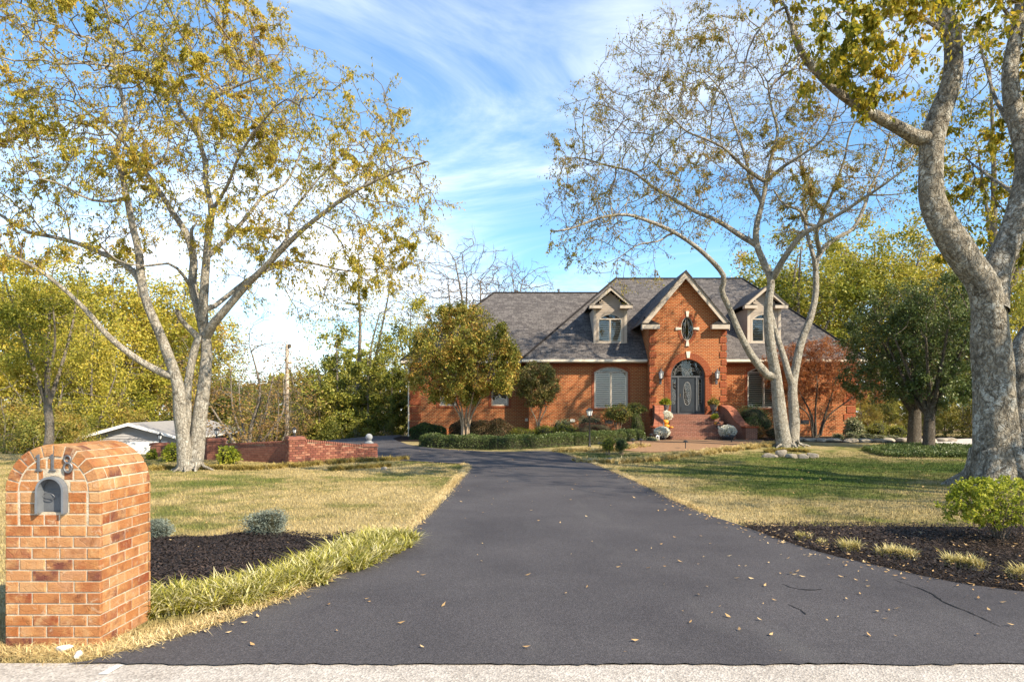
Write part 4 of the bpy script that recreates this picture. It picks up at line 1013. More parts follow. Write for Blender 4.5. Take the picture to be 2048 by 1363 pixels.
# --- roofs
RY = 44.0; RZc = Z(557, RY); RZl = Z(585.5, RY); EZr = EZ+0.06
slope = (RZc-EZr)/(RY-EY)
rx0, rx1 = X(1231, RY), X(1484, RY); ex0, ex1 = X(1043, EY), XR+0.5
roof_poly('roof_slope', [(ex0, EY, EZr), (ex1, EY, EZr), (rx1, RY, RZc), (rx0, RY, RZc)], house, (1,0,0))
BY = BACK+0.5
roof_poly('roof_slope', [(ex1, EY, EZr), (ex1, BY, EZr), (rx1, RY, RZc)], house, (0,1,0))
roof_poly('roof_slope', [(ex1, BY, EZr), (ex0, BY, EZr), (rx0, RY, RZc), (rx1, RY, RZc)], house, (1,0,0))
roof_poly('roof_slope', [(ex0, EY, EZr), (ex0, BY, EZr), (rx0, RY, RZc)], house, (0,1,0))
ELY = HYL-0.45; lx0 = XL0-0.45; lrx = X(988, RY)
roof_poly('wing_roof_slope', [(lx0, ELY, EZr), (ex0+0.6, ELY, EZr), (rx0+0.8, RY, RZl), (lrx, RY, RZl)], house, (1,0,0))
roof_poly('wing_roof_slope', [(lx0, ELY, EZr), (lx0, BY-0.02, EZr), (lrx, RY, RZl)], house, (0,1,0))
roof_poly('wing_roof_slope', [(lx0, BY-0.02, EZr), (ex0+0.6, BY-0.02, EZr), (rx0+0.8, RY, RZl), (lrx, RY, RZl)], house, (1,0,0))
# ridge caps
def ridge(a, b_): MB().tube([a, b_], 0.07, 5).build('ridge_cap', M['shingle'], house)
ridge((rx0, RY, RZc), (rx1, RY, RZc)); ridge((lrx, RY, RZl), (rx0+.5, RY, RZl)); ridge((ex0, EY, EZr), (rx0, RY, RZc)); ridge((ex1, EY, EZr), (rx1, RY, RZc)); ridge((lx0, ELY, EZr), (lrx, RY, RZl))
MB().lathe([(0.06,0),(0.06,0.45),(0.1,0.46),(0.1,0.55)], (X(1118, RY), RY+0.3, RZl-0.25), 8).build('vent_pipe', M['pewter'], house)
# gutters, fascia, soffits
def gutter(x0, x1, Y):
    MB().box(x0, x1, Y-0.10, Y+0.02, EZ-0.10, EZ+0.045).build('gutter', M['cream'], house, bevel=0.02)
    MB().box(x0, x1, Y+0.021, Y+0.448, EZ-0.13, EZ-0.06).build('soffit', M['trim'], house)
gutter(ex0, GX0-0.04, EY); gutter(GX1+0.04, ex1, EY); gutter(lx0, ex0-0.01, ELY)
MB().tube([(XL0-0.07, HYL-0.07, EZ-0.05), (XL0-0.07, HYL-0.07, HZ-0.2)], 0.04, 6).build('downspout', M['cream'], house)
# --- dormers
def dormer(px):
    Y = 38.72; cx_d = X(px, Y); w = 1.87; zb = Z(688, Y); ze = Z(616, Y); pk = Z(574.5, Y)
    dm = empty('dormer', (cx_d, Y, zb)); dm.parent = house; dm.matrix_parent_inverse = Matrix.Translation(house.location).inverted()
    wz0_, wz1_ = Z(684, Y), Z(626, Y)
    hole = window(cx_d, wz0_, wz1_, 1.42, 0.33, Y, None, 'dormer_window')
    f = MB().holed([(cx_d-w/2, zb), (cx_d+w/2, zb), (cx_d+w/2, ze), (cx_d+w/2-0.35, ze+0.32), (cx_d, pk-0.28), (cx_d-w/2+.35, ze+0.32), (cx_d-w/2, ze)], [hole], fw(Y), 0.15)
    f.build('face', M['siding'], dm)
    MB().box(cx_d-w/2, cx_d-w/2+0.12, Y+0.151, Y+2.6, zb, ze).build('cheek', M['siding'], dm)
    MB().box(cx_d+w/2-0.12, cx_d+w/2, Y+0.151, Y+2.6, zb, ze).build('cheek', M['siding'], dm)
    # corner boards and sill
    for s in (-1, 1): MB().box(*sorted((cx_d+s*(w/2-0.14), cx_d+s*(w/2+0.015))), Y-0.03, Y-0.002, zb, ze).build('corner_board', M['trim'], dm)
    MB().box(cx_d-0.85, cx_d+0.85, Y-0.05, Y-0.003, wz0_-0.12, wz0_-0.005).build('sill', M['trim'], dm)
    hw = 1.22
    sl_ = MB(); z = zb+0.02
    while z < pk-0.5:
        half = w/2-0.15 if z < ze else max(0.0, (w/2-0.1)*(pk-0.2-z)/(pk-0.2-ze))
        if z > wz1_+0.05 and half > 0.1: sl_.add([(cx_d-half, Y-0.014, z), (cx_d+half, Y-0.014, z), (cx_d+half, Y-0.002, z+0.115), (cx_d-half, Y-0.002, z+0.115), (cx_d-half, Y-0.001, z), (cx_d+half, Y-0.001, z)], [(0,1,2,3), (4,5,1,0)])
        z += 0.12
    sl_.build('siding_board', M['siding'], dm)
    r_ = MB(); rake(r_, cx_d, hw, ze+0.14, pk, Y-0.36, Y-0.28, 0.17); r_.build('rake_board', M['trim'], dm)
    so_ = MB(); rake(so_, cx_d, hw-0.02, ze+0.03, pk-0.1, Y-0.279, Y-0.001, 0.05); so_.build('soffit', M['trim'], dm)
    for s in (-1, 1):
        a, b_ = sorted((cx_d+s*hw, cx_d+s*(hw-0.72)))
        MB().box(a, b_, Y-0.38, Y-0.032, ze-0.06, ze+0.12).build('eave_return', M['trim'], dm)
        MB().add([(a, Y-0.39, ze+0.121), (b_, Y-0.39, ze+0.121), (b_, Y-0.003, ze+0.121), (a, Y-0.003, ze+0.121), ((a+b_)/2+s*0.1, Y-0.003, ze+0.36)], [(0,1,4), (1,2,4), (3,0,4), (2,3,4)]).build('return_cap', M['shingle'], dm)
        roof_poly('dormer_roof', [(cx_d, Y-0.4, pk+0.03), (cx_d+s*(hw+0.03), Y-0.4, ze+0.13), (cx_d+s*(hw+0.03), Y+2.9, ze+0.13), (cx_d, Y+4.3, pk+0.03)], dm, (0,1,0), 0.045)
dormer(1220.5); dormer(1528)

# --- stairs: landing, seven risers, flared brick cheek walls
M['capbrick'] = leafmat('rowlock_brick', [(0,(0.20,0.065,0.04)),(0.5,(0.31,0.11,0.06)),(1,(0.40,0.16,0.09))], 0.0, 3.0, 0.85)
ST = empty('entry_stairs', (gcx, 34.8, 0.29), 'red brick entry stairs with flared cheek walls below the front door', 'stairs')
rise = (FL-0.29)/7; tread = 0.31; L0 = 35.9
MB().box(gcx-1.9, gcx+1.9, L0, GY-0.04, 0.2, FL-0.005).build('landing', M['step'], ST)
for i in range(6):
    y1 = L0-0.001-i*tread; hw = 1.35+0.06*i
    MB().box(gcx-hw, gcx+hw, y1-tread+0.001, y1, 0.15, FL-rise*(i+1)).build('step', M['step'], ST, bevel=0.012)
for s in (-1, 1):
    pth = [(gcx+s*1.75, L0+0.9, FL+0.42), (gcx+s*1.77, L0+0.2, FL+0.40), (gcx+s*1.90, L0-0.5, FL+0.15), (gcx+s*2.05, L0-1.1, FL-0.35), (gcx+s*2.2, L0-1.6, FL-0.62)]
    pth = catmull(pth, 5); cw = MB(); cap_ = MB(); hwid = 0.2
    vs = []
    for p in pth: vs += [(p.x-hwid, p.y, 0.15), (p.x+hwid, p.y, 0.15), (p.x+hwid, p.y, p.z), (p.x-hwid, p.y, p.z)]
    n = len(pth); cw.add(vs, [(i*4+j, i*4+(j+1) % 4, i*4+4+(j+1) % 4, i*4+4+j) for i in range(n-1) for j in range(4)] + [(3,2,1,0), tuple((n-1)*4+j for j in range(4))])
    cw.build('cheek_wall', M['step'], ST)
    # rowlock cap laid as two rows of single bricks
    La = [0.0]
    for a_, b_ in zip(pth, pth[1:]): La.append(La[-1]+(b_-a_).length)
    arr_ = np.array([tuple(p) for p in pth]); at_ = lambda d_: Vector([float(np.interp(d_, La, arr_[:, k_])) for k_ in range(3)])
    d_ = 0.0
    while d_ < La[-1]-0.05:
        a_ = at_(d_+0.006); b_ = at_(d_+0.074)
        for x0_, x1_ in ((-hwid-0.04, -0.006), (0.006, hwid+0.04)):
            cap_.add([(a_.x+x0_, a_.y, a_.z+0.002), (a_.x+x1_, a_.y, a_.z+0.002), (b_.x+x1_, b_.y, b_.z+0.002), (b_.x+x0_, b_.y, b_.z+0.002), (a_.x+x0_, a_.y, a_.z+0.065), (a_.x+x1_, a_.y, a_.z+0.065), (b_.x+x1_, b_.y, b_.z+0.065), (b_.x+x0_, b_.y, b_.z+0.065)], [(0,1,2,3),(7,6,5,4),(0,4,5,1),(1,5,6,2),(2,6,7,3),(3,7,4,0)])
        d_ += 0.08
    cap_.build('cheek_cap', M['capbrick'], ST)
    px_ = gcx+s*2.30; py_ = L0-1.9
    MB().box(px_-0.28, px_+0.28, py_-0.28, py_+0.28, 0.15, FL-0.66).build('pier', M['step'], ST)
    MB().box(px_-0.33, px_+0.33, py_-0.33, py_+0.33, FL-0.659, FL-0.59).build('pier_cap', M['hquoin'], ST, bevel=0.01)
# ------------------------------------------------------------------ trees
def unit(a): return a/np.maximum(np.linalg.norm(a, axis=-1, keepdims=True), 1e-9)
class Tree:
    def __init__(s, seed=1):
        s.pos = []; s.par = []; s.spec = []; s.rg = np.random.default_rng(seed)
    def limb(s, pts, r0, r1, step=0.3, wob=0.0):
        pts = catmull(pts, 6); L = [0.0]
        for a, b in zip(pts, pts[1:]): L.append(L[-1]+(b-a).length)
        n = max(2, int(L[-1]/step)+1); start = None
        if s.pos:
            A = np.array(s.pos); d = np.linalg.norm(A-np.array(pts[0]), axis=1); start = int(d.argmin())
        prev = -1 if start is None else start; arr = np.array([tuple(p) for p in pts])
        for i in range(0 if start is None else 1, n):
            f = i/(n-1); x = [np.interp(f*L[-1], L, arr[:, k]) for k in range(3)]
            if wob: x = [q+s.rg.normal(0, wob) for q in x]
            s.pos.append(tuple(x)); s.par.append(prev); s.spec.append(r0+(r1-r0)*f**0.65); prev = len(s.pos)-1
        return prev
    def grow(s, A, step=0.35, di=4.0, dk=0.6, iters=70, trop=(0, 0, 0.05), jit=0.25, maxn=9000):
        A = np.asarray(A, float); pos = np.array(s.pos); par = list(s.par); nch = np.zeros(len(pos), int)
        for p in par:
            if p >= 0: nch[p] += 1
        nd = np.full(len(A), 1e9); ni = np.zeros(len(A), int); alive = np.ones(len(A), bool)
        def upd(newi):
            P_ = pos[newi]
            for c0 in range(0, len(newi), 400):
                q = P_[c0:c0+400]; d = np.linalg.norm(A[:, None]-q[None], axis=2); j = d.argmin(1); m = d[np.arange(len(A)), j]
                better = m < nd; nd[better] = m[better]; ni[better] = np.asarray(newi)[c0+j[better]]
        upd(np.arange(len(pos)))
        for it in range(iters):
            act = alive & (nd < di)
            if not act.any(): break
            acc = np.zeros((len(pos), 3)); np.add.at(acc, ni[act], unit(A[act]-pos[ni[act]]))
            idx = np.unique(ni[act]); idx = idx[nch[idx] < 4]
            if len(idx) == 0: break
            d = unit(acc[idx]) + s.rg.normal(0, jit, (len(idx), 3)) + np.array(trop)
            new = pos[idx] + unit(d)*step*s.rg.uniform(0.8, 1.2, (len(idx), 1)); b = len(pos)
            pos = np.concatenate([pos, new]); par += list(idx); nch = np.concatenate([nch, np.zeros(len(new), int)]); nch[idx] += 1
            upd(np.arange(b, len(pos))); alive &= nd > dk
            if len(pos) > maxn: break
        s.spec += [0.0]*(len(pos)-len(s.spec)); s.pos = [tuple(p) for p in pos]; s.par = par
    def radii(s, tip=0.007, ex=2.35, thin=1.0):
        s.spec = [q*thin for q in s.spec]; n = len(s.pos); par = s.par; acc = np.zeros(n); r = np.zeros(n); nch = np.zeros(n, int)
        for p in par:
            if p >= 0: nch[p] += 1
        spec = np.array(s.spec)
        for i in range(n-1, -1, -1):
            rr = max(tip**ex, acc[i])**(1/ex); r[i] = spec[i] if spec[i] > 0 else rr
            if par[i] >= 0: acc[par[i]] += rr**ex
        for i in range(n):
            p = par[i]
            if p >= 0 and spec[i] == 0: r[i] = min(r[i], r[p]*(0.72 if spec[p] > 0 else 0.97))
        s.r = np.maximum(r, tip*0.8); s.nch = nch; return s.r
    def wood(s, flare=1.0, lump=0.0, sides=(14, 8, 5, 3)):
        """all wood as one continuous set of tapering tubes"""
        pos = np.array(s.pos); par = np.array(s.par); n = len(pos); ch = [[] for _ in range(n)]
        for i in range(n):
            if par[i] >= 0: ch[par[i]].append(i)
        starts = [(i, -1) for i in range(n) if par[i] < 0]; V = []; Fq = []; WR = []; nv = 0
        while starts:
            i, p = starts.pop(); chain = ([p] if p >= 0 else [])+[i]; rad = ([min(s.r[p], s.r[i]*1.25)] if p >= 0 else [])+[s.r[i]]
            while ch[i]:
                c = sorted(ch[i], key=lambda q: (-(s.spec[q] > 0 and s.spec[i] > 0 and q == i+1), -s.r[q]))
                for q in c[1:]: starts.append((q, i))
                i = c[0]; chain.append(i); rad.append(s.r[i])
            if len(chain) < 2: continue
            k = sides[0] if rad[0] > 0.12 else sides[1] if rad[0] > 0.04 else sides[2] if rad[0] > 0.016 else sides[3]
            Pn = pos[chain]; rad = np.array(rad)
            tg = unit(np.concatenate([Pn[1:2]-Pn[:1], Pn[2:]-Pn[:-2], Pn[-1:]-Pn[-2:-1]])) if len(Pn) > 2 else unit(np.repeat(Pn[1:]-Pn[:1], 2, 0))
            ref = np.array((0.31, 0.9, 0.2)) if abs(tg[:, 1]).mean() < 0.8 else np.array((1.0, 0, 0))
            u = unit(ref[None]-tg*(tg@ref)[:, None]); w = np.cross(tg, u); an = np.arange(k)*2*np.pi/k
            rr = rad[:, None]*np.ones((1, k))
            if lump and rad[0] > 0.06:
                zz_ = np.arange(len(Pn))[:, None]*0.35
                rr = rr*(1+lump*(0.5*np.sin(3*an[None]+zz_*0.6+chain[0])+0.4*np.sin(2*an[None]-zz_*1.3)+0.3*np.sin(5*an[None]+zz_*2.1)))
            ring = Pn[:, None]+(u[:, None]*np.cos(an)[None, :, None]+w[:, None]*np.sin(an)[None, :, None])*rr[:, :, None]
            V.append(ring.reshape(-1, 3)); m = len(Pn)
            a = (np.arange(m-1)[:, None]*k+np.arange(k)[None]); b = (np.arange(m-1)[:, None]*k+(np.arange(k)[None]+1) % k)
            Fq.append(np.stack([a, b, b+k, a+k], 2).reshape(-1, 4)+nv); nv += m*k; WR.append(np.repeat(rad[:-1], k))
        s.WV = np.concatenate(V); s.WF = np.concatenate(Fq); s.WR = np.concatenate(WR); return s.WV, s.WF
    def twigs(s, per=3, length=0.5, thin=0.02, frac=1.0, droop=0.15, r=0.005, spread=0.9):
        pos = np.array(s.pos); par = np.array(s.par); ok = (s.r < thin) & (par >= 0) & (np.array(s.spec) == 0)
        idx = np.where(ok)[0]; idx = np.concatenate([idx[s.nch[idx] == 0]]*per + [idx[s.rg.random(len(idx)) < frac]])
        base = pos[idx]; d = unit(pos[idx]-pos[par[idx]]); d = unit(d + s.rg.normal(0, spread*0.6, d.shape)+np.array((0, 0, -droop)))
        Ln = length*s.rg.uniform(0.45, 1.15, len(idx)); mid = base+d*Ln[:, None]*0.5
        d2 = unit(d+s.rg.normal(0, 0.35, d.shape)+np.array((0, 0, -droop*1.5))); tip = mid+d2*Ln[:, None]*0.5
        u = unit(np.cross(d, s.rg.normal(0, 1, d.shape))); w = np.cross(d, u); rows = []
        for c, q in ((base, r), (mid, r*0.75)):
            for k in range(3): rows.append(c+(u*math.cos(k*2.094)+w*math.sin(k*2.094))*q)
        rows.append(tip); V = np.stack(rows, 1).reshape(-1, 3); b = (np.arange(len(idx))*7)[:, None]
        Fq = np.concatenate([b+np.array([k, (k+1) % 3, 3+(k+1) % 3, 3+k]) for k in range(3)]); Ft = np.concatenate([b+np.array([3+k, 3+(k+1) % 3, 6]) for k in range(3)])
        s.tw = (base, mid, tip); s.TV, s.TF, s.TT = V, Fq, Ft
    def leaves(s, n, size=0.08, aspect=0.5, hang=0.6, dens=None, scatter=0.05):
        base, mid, tip = s.tw; m = len(base)
        w = np.ones(m) if dens is None else np.maximum(dens(mid), 0); w = w/w.sum()
        i = s.rg.choice(m, n, p=w); f = s.rg.uniform(0.1, 1.0, n)[:, None]
        c = np.where(f < 0.5, base[i]+(mid[i]-base[i])*f*2, mid[i]+(tip[i]-mid[i])*(f*2-1))+s.rg.normal(0, scatter, (n, 3))
        ax = unit(s.rg.normal(0, 1, (n, 3))+np.array((0, 0, -hang*2))); sd = unit(np.cross(ax, s.rg.normal(0, 1, (n, 3))))
        nr = np.cross(ax, sd); L = (size*s.rg.uniform(0.6, 1.3, n))[:, None]
        V = np.stack([c, c+ax*L*0.45+sd*L*aspect*0.5+nr*L*0.08, c+ax*L, c+ax*L*0.45-sd*L*aspect*0.5+nr*L*0.08], 1).reshape(-1, 3)
        s.LV = V; s.LF = np.arange(4*n).reshape(-1, 4)
    def wood_mesh(s, name):
        V, F = s.WV, s.WF
        if hasattr(s, 'TV'):
            me = arr_mesh(name, np.concatenate([V, s.TV]), np.concatenate([F, s.TF+len(V)]), s.TT+len(V), smooth=True)
            mi = np.concatenate([(s.WR < 0.022).astype(np.int32), np.ones(len(s.TF)+len(s.TT), np.int32)]); s.MI = mi; return me
        return arr_mesh(name, V, F, smooth=True)
    def build(s, name, label, base, bark, leafm, cat='tree', group=None):
        e = empty(name, base, label, cat, group); me = s.wood_mesh('trunk'); me.materials.append(bark); me.materials.append(M['twig'])
        if hasattr(s, 'MI') and len(s.MI) == len(me.polygons): me.polygons.foreach_set('material_index', s.MI)
        link('trunk', me, None, e)
        if hasattr(s, 'LV'):
            o = link('crown', arr_mesh('crown', s.LV, s.LF), leafm, e); o['kind'] = 'stuff'
        return e
def roots(t_, spots, reach, n=6):
    """buttress roots that flare the foot of the trunk into the ground"""
    for c, r in spots:
        g = T(c.x, c.y)
        for k in range(n):
            a = k*6.283/n+t_.rg.uniform(-.35, .35); d = Vector((math.cos(a), math.sin(a), 0)); L = r+reach*t_.rg.uniform(0.45, 1.0)
            b = Vector((c.x, c.y, g)); t_.limb([b+d*r*0.55+Vector((0,0,r*1.5)), b+d*r*0.85+Vector((0,0,r*0.55)), b+d*L*0.85+Vector((0,0,0.03)), b+d*L+Vector((0,0,-0.10))], r*0.36, r*0.13, 0.12)
def clump(P_, f=0.9, seed=0.0, lo=-0.4):
    """patchy density: 0..1"""
    x, y, z = P_[:, 0]*f+seed, P_[:, 1]*f+seed*1.7, P_[:, 2]*f+seed*0.6
    v = np.sin(x+1.3*np.sin(y*0.8))+np.sin(y*1.1+1.1*np.sin(z*0.9))+np.sin(z*1.2+1.2*np.sin(x*0.7))
    return np.clip((v/3-lo)/(1-lo), 0.02, 1)
def crown_px(ells, n, rg):
    """attraction points in ellipsoids given as photo ellipse + depth: (px, py, rx, ry, Y, dY, weight)"""
    w = np.array([e[6]*e[2]*e[3] for e in ells], float); w /= w.sum(); out = []
    for e, k in zip(ells, (w*n).astype(int)):
        d = unit(rg.normal(0, 1, (k, 3)))*(rg.random((k, 1))**(1/3)); Y = e[4]+d[:, 1]*e[5]
        out.append(np.stack([(e[0]+d[:, 0]*e[2]-CX)/FPX*e[4], Y, CAMZ-(e[1]+d[:, 2]*e[3]-HY)/FPX*e[4]], 1))
    return np.concatenate(out)
def pxl(pts, Y0, Y1, sc=1.0, ox=0.0):
    n = len(pts); return [P(ox+x/sc, y/sc, Y0+(Y1-Y0)*i/(n-1)) for i, (x, y) in enumerate(pts)]
M['bark_hack'] = barkmat('hackberry_bark', (0.10,0.083,0.062), (0.31,0.275,0.22), (0.52,0.475,0.395), 1.0, 0.6, 0.8)
M['bark_big'] = barkmat('old_hackberry_bark', (0.075,0.062,0.046), (0.26,0.225,0.17), (0.50,0.455,0.37), 0.8, 1.0, 1.0)
M['bark_dark'] = barkmat('dark_bark', (0.045,0.035,0.026), (0.10,0.08,0.06), (0.18,0.15,0.115), 1.3, 0.15, 0.8)
M['bark_tan'] = barkmat('smooth_tan_bark', (0.20,0.13,0.08), (0.36,0.26,0.17), (0.50,0.40,0.28), 1.3, 0.1, 0.3)
M['bark_far'] = barkmat('woodland_bark', (0.09,0.075,0.06), (0.19,0.16,0.125), (0.30,0.26,0.21), 0.8, 0.2, 0.5)
M['leaf_hack'] = leafmat('hackberry_leaf', [(0.05, (0.15,0.16,0.015)), (0.3, (0.31,0.285,0.03)), (0.55, (0.47,0.38,0.05)), (0.8, (0.53,0.36,0.06)), (1.0, (0.42,0.24,0.05))], 0.42, 0.45)
M['leaf_hack2'] = leafmat('hackberry_leaf_sparse', [(0.05, (0.12,0.13,0.02)), (0.35, (0.24,0.22,0.03)), (0.6, (0.36,0.28,0.06)), (0.85, (0.34,0.20,0.08)), (1.0, (0.26,0.15,0.08))], 0.4, 0.35)
M['leaf_big'] = leafmat('near_hackberry_leaf', [(0.05, (0.07,0.095,0.012)), (0.3, (0.20,0.21,0.02)), (0.6, (0.46,0.37,0.03)), (0.85, (0.54,0.37,0.04)), (1.0, (0.34,0.20,0.05))], 0.45, 0.9)
M['leaf_crepe'] = leafmat('crepe_myrtle_leaf', [(0.1, (0.12,0.15,0.025)), (0.36, (0.28,0.28,0.045)), (0.58, (0.46,0.37,0.07)), (0.8, (0.56,0.32,0.07)), (1.0, (0.54,0.22,0.06))], 0.3, 0.9)
M['leaf_ever'] = leafmat('evergreen_leaf', [(0.1, (0.03,0.05,0.014)), (0.4, (0.075,0.11,0.026)), (0.7, (0.14,0.17,0.045)), (0.93, (0.23,0.24,0.09)), (1.0, (0.30,0.13,0.04))], 0.22, 0.8, 0.4)
M['leaf_maple'] = leafmat('red_maple_leaf', [(0.1, (0.15,0.045,0.016)), (0.45, (0.29,0.095,0.03)), (0.75, (0.38,0.15,0.045)), (1.0, (0.46,0.25,0.09))], 0.4, 1.2)
M['leaf_wood'] = leafmat('woodland_leaf', [(0.0, (0.10,0.13,0.014)), (0.3, (0.25,0.25,0.028)), (0.55, (0.43,0.37,0.05)), (0.8, (0.54,0.41,0.06)), (1.0, (0.50,0.27,0.05))], 0.35, 0.13, objvar=0.4, nw=0.6)
M['leaf_under'] = leafmat('undergrowth_leaf', [(0.0, (0.05,0.075,0.014)), (0.3, (0.13,0.15,0.025)), (0.55, (0.25,0.23,0.04)), (0.75, (0.36,0.25,0.055)), (1.0, (0.38,0.17,0.05))], 0.3, 0.16, nw=0.6)
M['leaf_brown'] = leafmat('brown_leaf', [(0.0, (0.16,0.10,0.03)), (0.5, (0.28,0.16,0.05)), (0.8, (0.34,0.24,0.06)), (1.0, (0.22,0.10,0.04))], 0.3, 0.5)
M['leaf_cedar'] = leafmat('cedar_spray', [(0.0, (0.03,0.05,0.010)), (0.3, (0.09,0.12,0.018)), (0.6, (0.22,0.22,0.03)), (0.9, (0.34,0.30,0.05)), (1.0, (0.24,0.16,0.04))], 0.2, 0.35, objvar=0.3)

M['twig'] = nmat('twig_bark', (0.10,0.075,0.055), (0.19,0.15,0.115), 3, 0.9)
# ---- the tall hackberry on the left lawn (photo pixels, zoomed by 1.514)
S6 = 1.514
tr = Tree(3); Y0 = G(385, 941).y
tr.limb(pxl([(560,1425),(556,1330),(545,1250),(540,1170),(515,1090),(480,1000),(445,920),(428,850),(420,760),(400,680),(385,600),(368,520),(352,480),(362,420),(382,370),(372,300),(350,220),(345,130)], Y0, Y0-1.2, S6), 0.30, 0.05)
tr.limb(pxl([(590,1425),(598,1340),(607,1250),(622,1130),(625,1040),(612,980),(600,930),(582,860),(586,780),(560,700),(520,640),(490,590),(440,520),(400,470),(375,430),(320,380),(250,330)], Y0+0.15, Y0+1.6, S6), 0.34, 0.04)
tr.limb(pxl([(572,1410),(572,1300),(568,1180),(582,1090),(600,1020)], Y0+0.25, Y0+0.35, S6), 0.13, 0.15)
tr.limb(pxl([(515,1145),(490,1128),(420,1090),(330,1020),(270,950),(210,890),(150,840),(90,800),(20,770)], Y0, Y0-2.2, S6), 0.16, 0.05)
tr.limb(pxl([(430,850),(380,802),(320,772),(230,735),(150,715),(80,700),(0,650),(-80,600)], Y0-0.4, Y0+2.0, S6), 0.13, 0.05)
tr.limb(pxl([(612,970),(620,850),(630,720),(641,640),(625,560),(620,480),(602,420),(610,340),(660,290),(730,255),(790,235)], Y0+0.4, Y0-1.5, S6), 0.21, 0.035)
tr.limb(pxl([(605,420),(560,350),(520,270),(500,180),(520,90),(540,20)], Y0, Y0+1.5, S6), 0.09, 0.03)
tr.limb(pxl([(625,1005),(680,940),(740,870),(780,830),(840,770),(900,710),(960,660),(1040,600),(1110,560),(1200,520),(1290,490)], Y0+0.3, Y0-2.0, S6), 0.19, 0.035)
tr.limb(pxl([(625,945),(690,895),(760,840),(830,810),(900,790),(960,800),(1050,820),(1110,815)], Y0+0.4, Y0+2.6, S6), 0.12, 0.03)
tr.limb(pxl([(632,770),(700,710),(760,640),(800,590),(860,560),(900,490),(920,430),(960,380)], Y0+0.3, Y0+2.5, S6), 0.10, 0.03)
tr.limb(pxl([(640,640),(690,560),(720,480),(770,400),(820,340)], Y0, Y0-2.5, S6), 0.08, 0.03)
tr.limb(pxl([(590,1010),(550,970),(535,940)], Y0+0.3, Y0-0.3, S6), 0.11, 0.09)
tr.limb(pxl([(590,780),(578,730),(580,695)], Y0+0.6, Y0+0.4, S6), 0.09, 0.07)
tr.limb(pxl([(575,860),(520,800),(440,805),(360,790),(300,740)], Y0+0.6, Y0-1.8, S6), 0.07, 0.025)
tr.limb(pxl([(385,600),(320,610),(260,600),(190,560),(120,540)], Y0-0.8, Y0-2.8, S6), 0.07, 0.025)
tr.limb(pxl([(440,520),(500,470),(510,400),(480,320),(430,250)], Y0+1.3, Y0+3.0, S6), 0.07, 0.025)
tr.limb(pxl([(810,790),(870,720),(880,650),(940,570),(1000,500),(1060,440)], Y0-0.4, Y0+1.5, S6), 0.08, 0.025)
roots(tr, [(P(370,941,Y0), 0.22), (P(392,941,Y0+0.15), 0.25)], 0.42)
A = crown_px([(240,150,260,190,Y0,4.5,1.0),(120,330,190,130,Y0,4.0,0.8),(430,130,200,150,Y0,4.5,0.9),(520,250,200,110,Y0,4,0.7),(690,300,160,130,Y0,4,0.9),(770,420,130,130,Y0,4,0.8),(620,480,190,80,Y0,3.5,0.6),(400,390,240,120,Y0,4,0.5),(600,580,130,60,Y0+0.5,3,0.45),(130,500,150,60,Y0,3.5,0.6),(40,250,130,200,Y0,4,0.6),(740,520,110,70,Y0+.5,3,0.5)], 3000, tr.rg)
tr.grow(A, 0.30, 4.0, 0.42, 70, (0, 0, 0.06), 0.38, 9000); tr.radii(0.0085, 1.98, 0.76)
tr.wood(lump=0.06); tr.twigs(4, 0.6, 0.024, 0.9, 0.28, 0.0045)
def dl(P_):
    px = CX+P_[:, 0]/P_[:, 1]*FPX; py = HY-(P_[:, 2]-CAMZ)/P_[:, 1]*FPX
    return clump(P_, 1.7, 2.0, -0.1)**2.2*np.where(px < 560, 1.0, 0.50)*np.where((py > 330) & (px < 560), 0.6, 1.0)+0.05
tr.leaves(140000, 0.088, 0.40, 0.85, dl, 0.025)
tr.build('hackberry_tree', 'tall multi-trunk grey tree with thinning yellow leaves on the left lawn', (-9.4, Y0, 0), M['bark_hack'], M['leaf_hack'])

# ---- the pale double-trunk tree in front of the house (zoom 1.5145, offset 1080)
S7 = 1.5145
tm = Tree(5); Y1 = G(1574, 893).y
q7 = lambda l, a, b: pxl(l, a, b, S7, 1080)
tm.limb(q7([(742,1375),(738,1340),(728,1270),(716,1150),(697,1040),(691,930),(700,850),(680,800),(656,740),(655,690),(674,610),(686,550),(700,480),(720,400),(700,320),(690,250)], Y1, Y1-0.5), 0.42, 0.04)
tm.limb(q7([(768,1375),(766,1340),(770,1270),(765,1180),(775,1110),(790,1040),(820,960),(836,880),(836,800),(860,750),(900,720),(950,690),(985,620),(1000,570),(1040,490),(1060,400)], Y1+0.2, Y1+2.5), 0.33, 0.04)
tm.limb(q7([(702,1150),(650,1090),(610,1020),(572,930),(550,880),(558,840),(530,800),(470,745),(400,700),(330,670),(260,650),(180,660),(100,690),(50,700)], Y1-0.1, Y1-3), 0.23, 0.04)
tm.limb(q7([(760,1160),(738,1080),(712,1000),(700,950)], Y1+0.5, Y1+1.2), 0.18, 0.13)
tm.limb(q7([(700,850),(715,825),(740,780),(790,715),(850,680),(920,640),(980,600),(1040,560),(1120,500)], Y1, Y1-3.5), 0.2, 0.04)
tm.limb(q7([(656,740),(610,715),(540,670),(470,640),(400,600),(340,565),(280,520),(200,500),(130,480),(80,480)], Y1-0.3, Y1+2.5), 0.16, 0.035)
tm.limb(q7([(686,550),(650,530),(600,490),(560,450),(500,420),(440,395),(380,330)], Y1-0.3, Y1-3), 0.12, 0.03)
tm.limb(q7([(845,745),(838,700),(870,620),(890,570),(920,490),(940,400),(980,330)], Y1+1, Y1-1), 0.13, 0.03)
tm.limb(q7([(812,695),(790,640),(740,620),(708,575)], Y1, Y1+1.5), 0.09, 0.04)
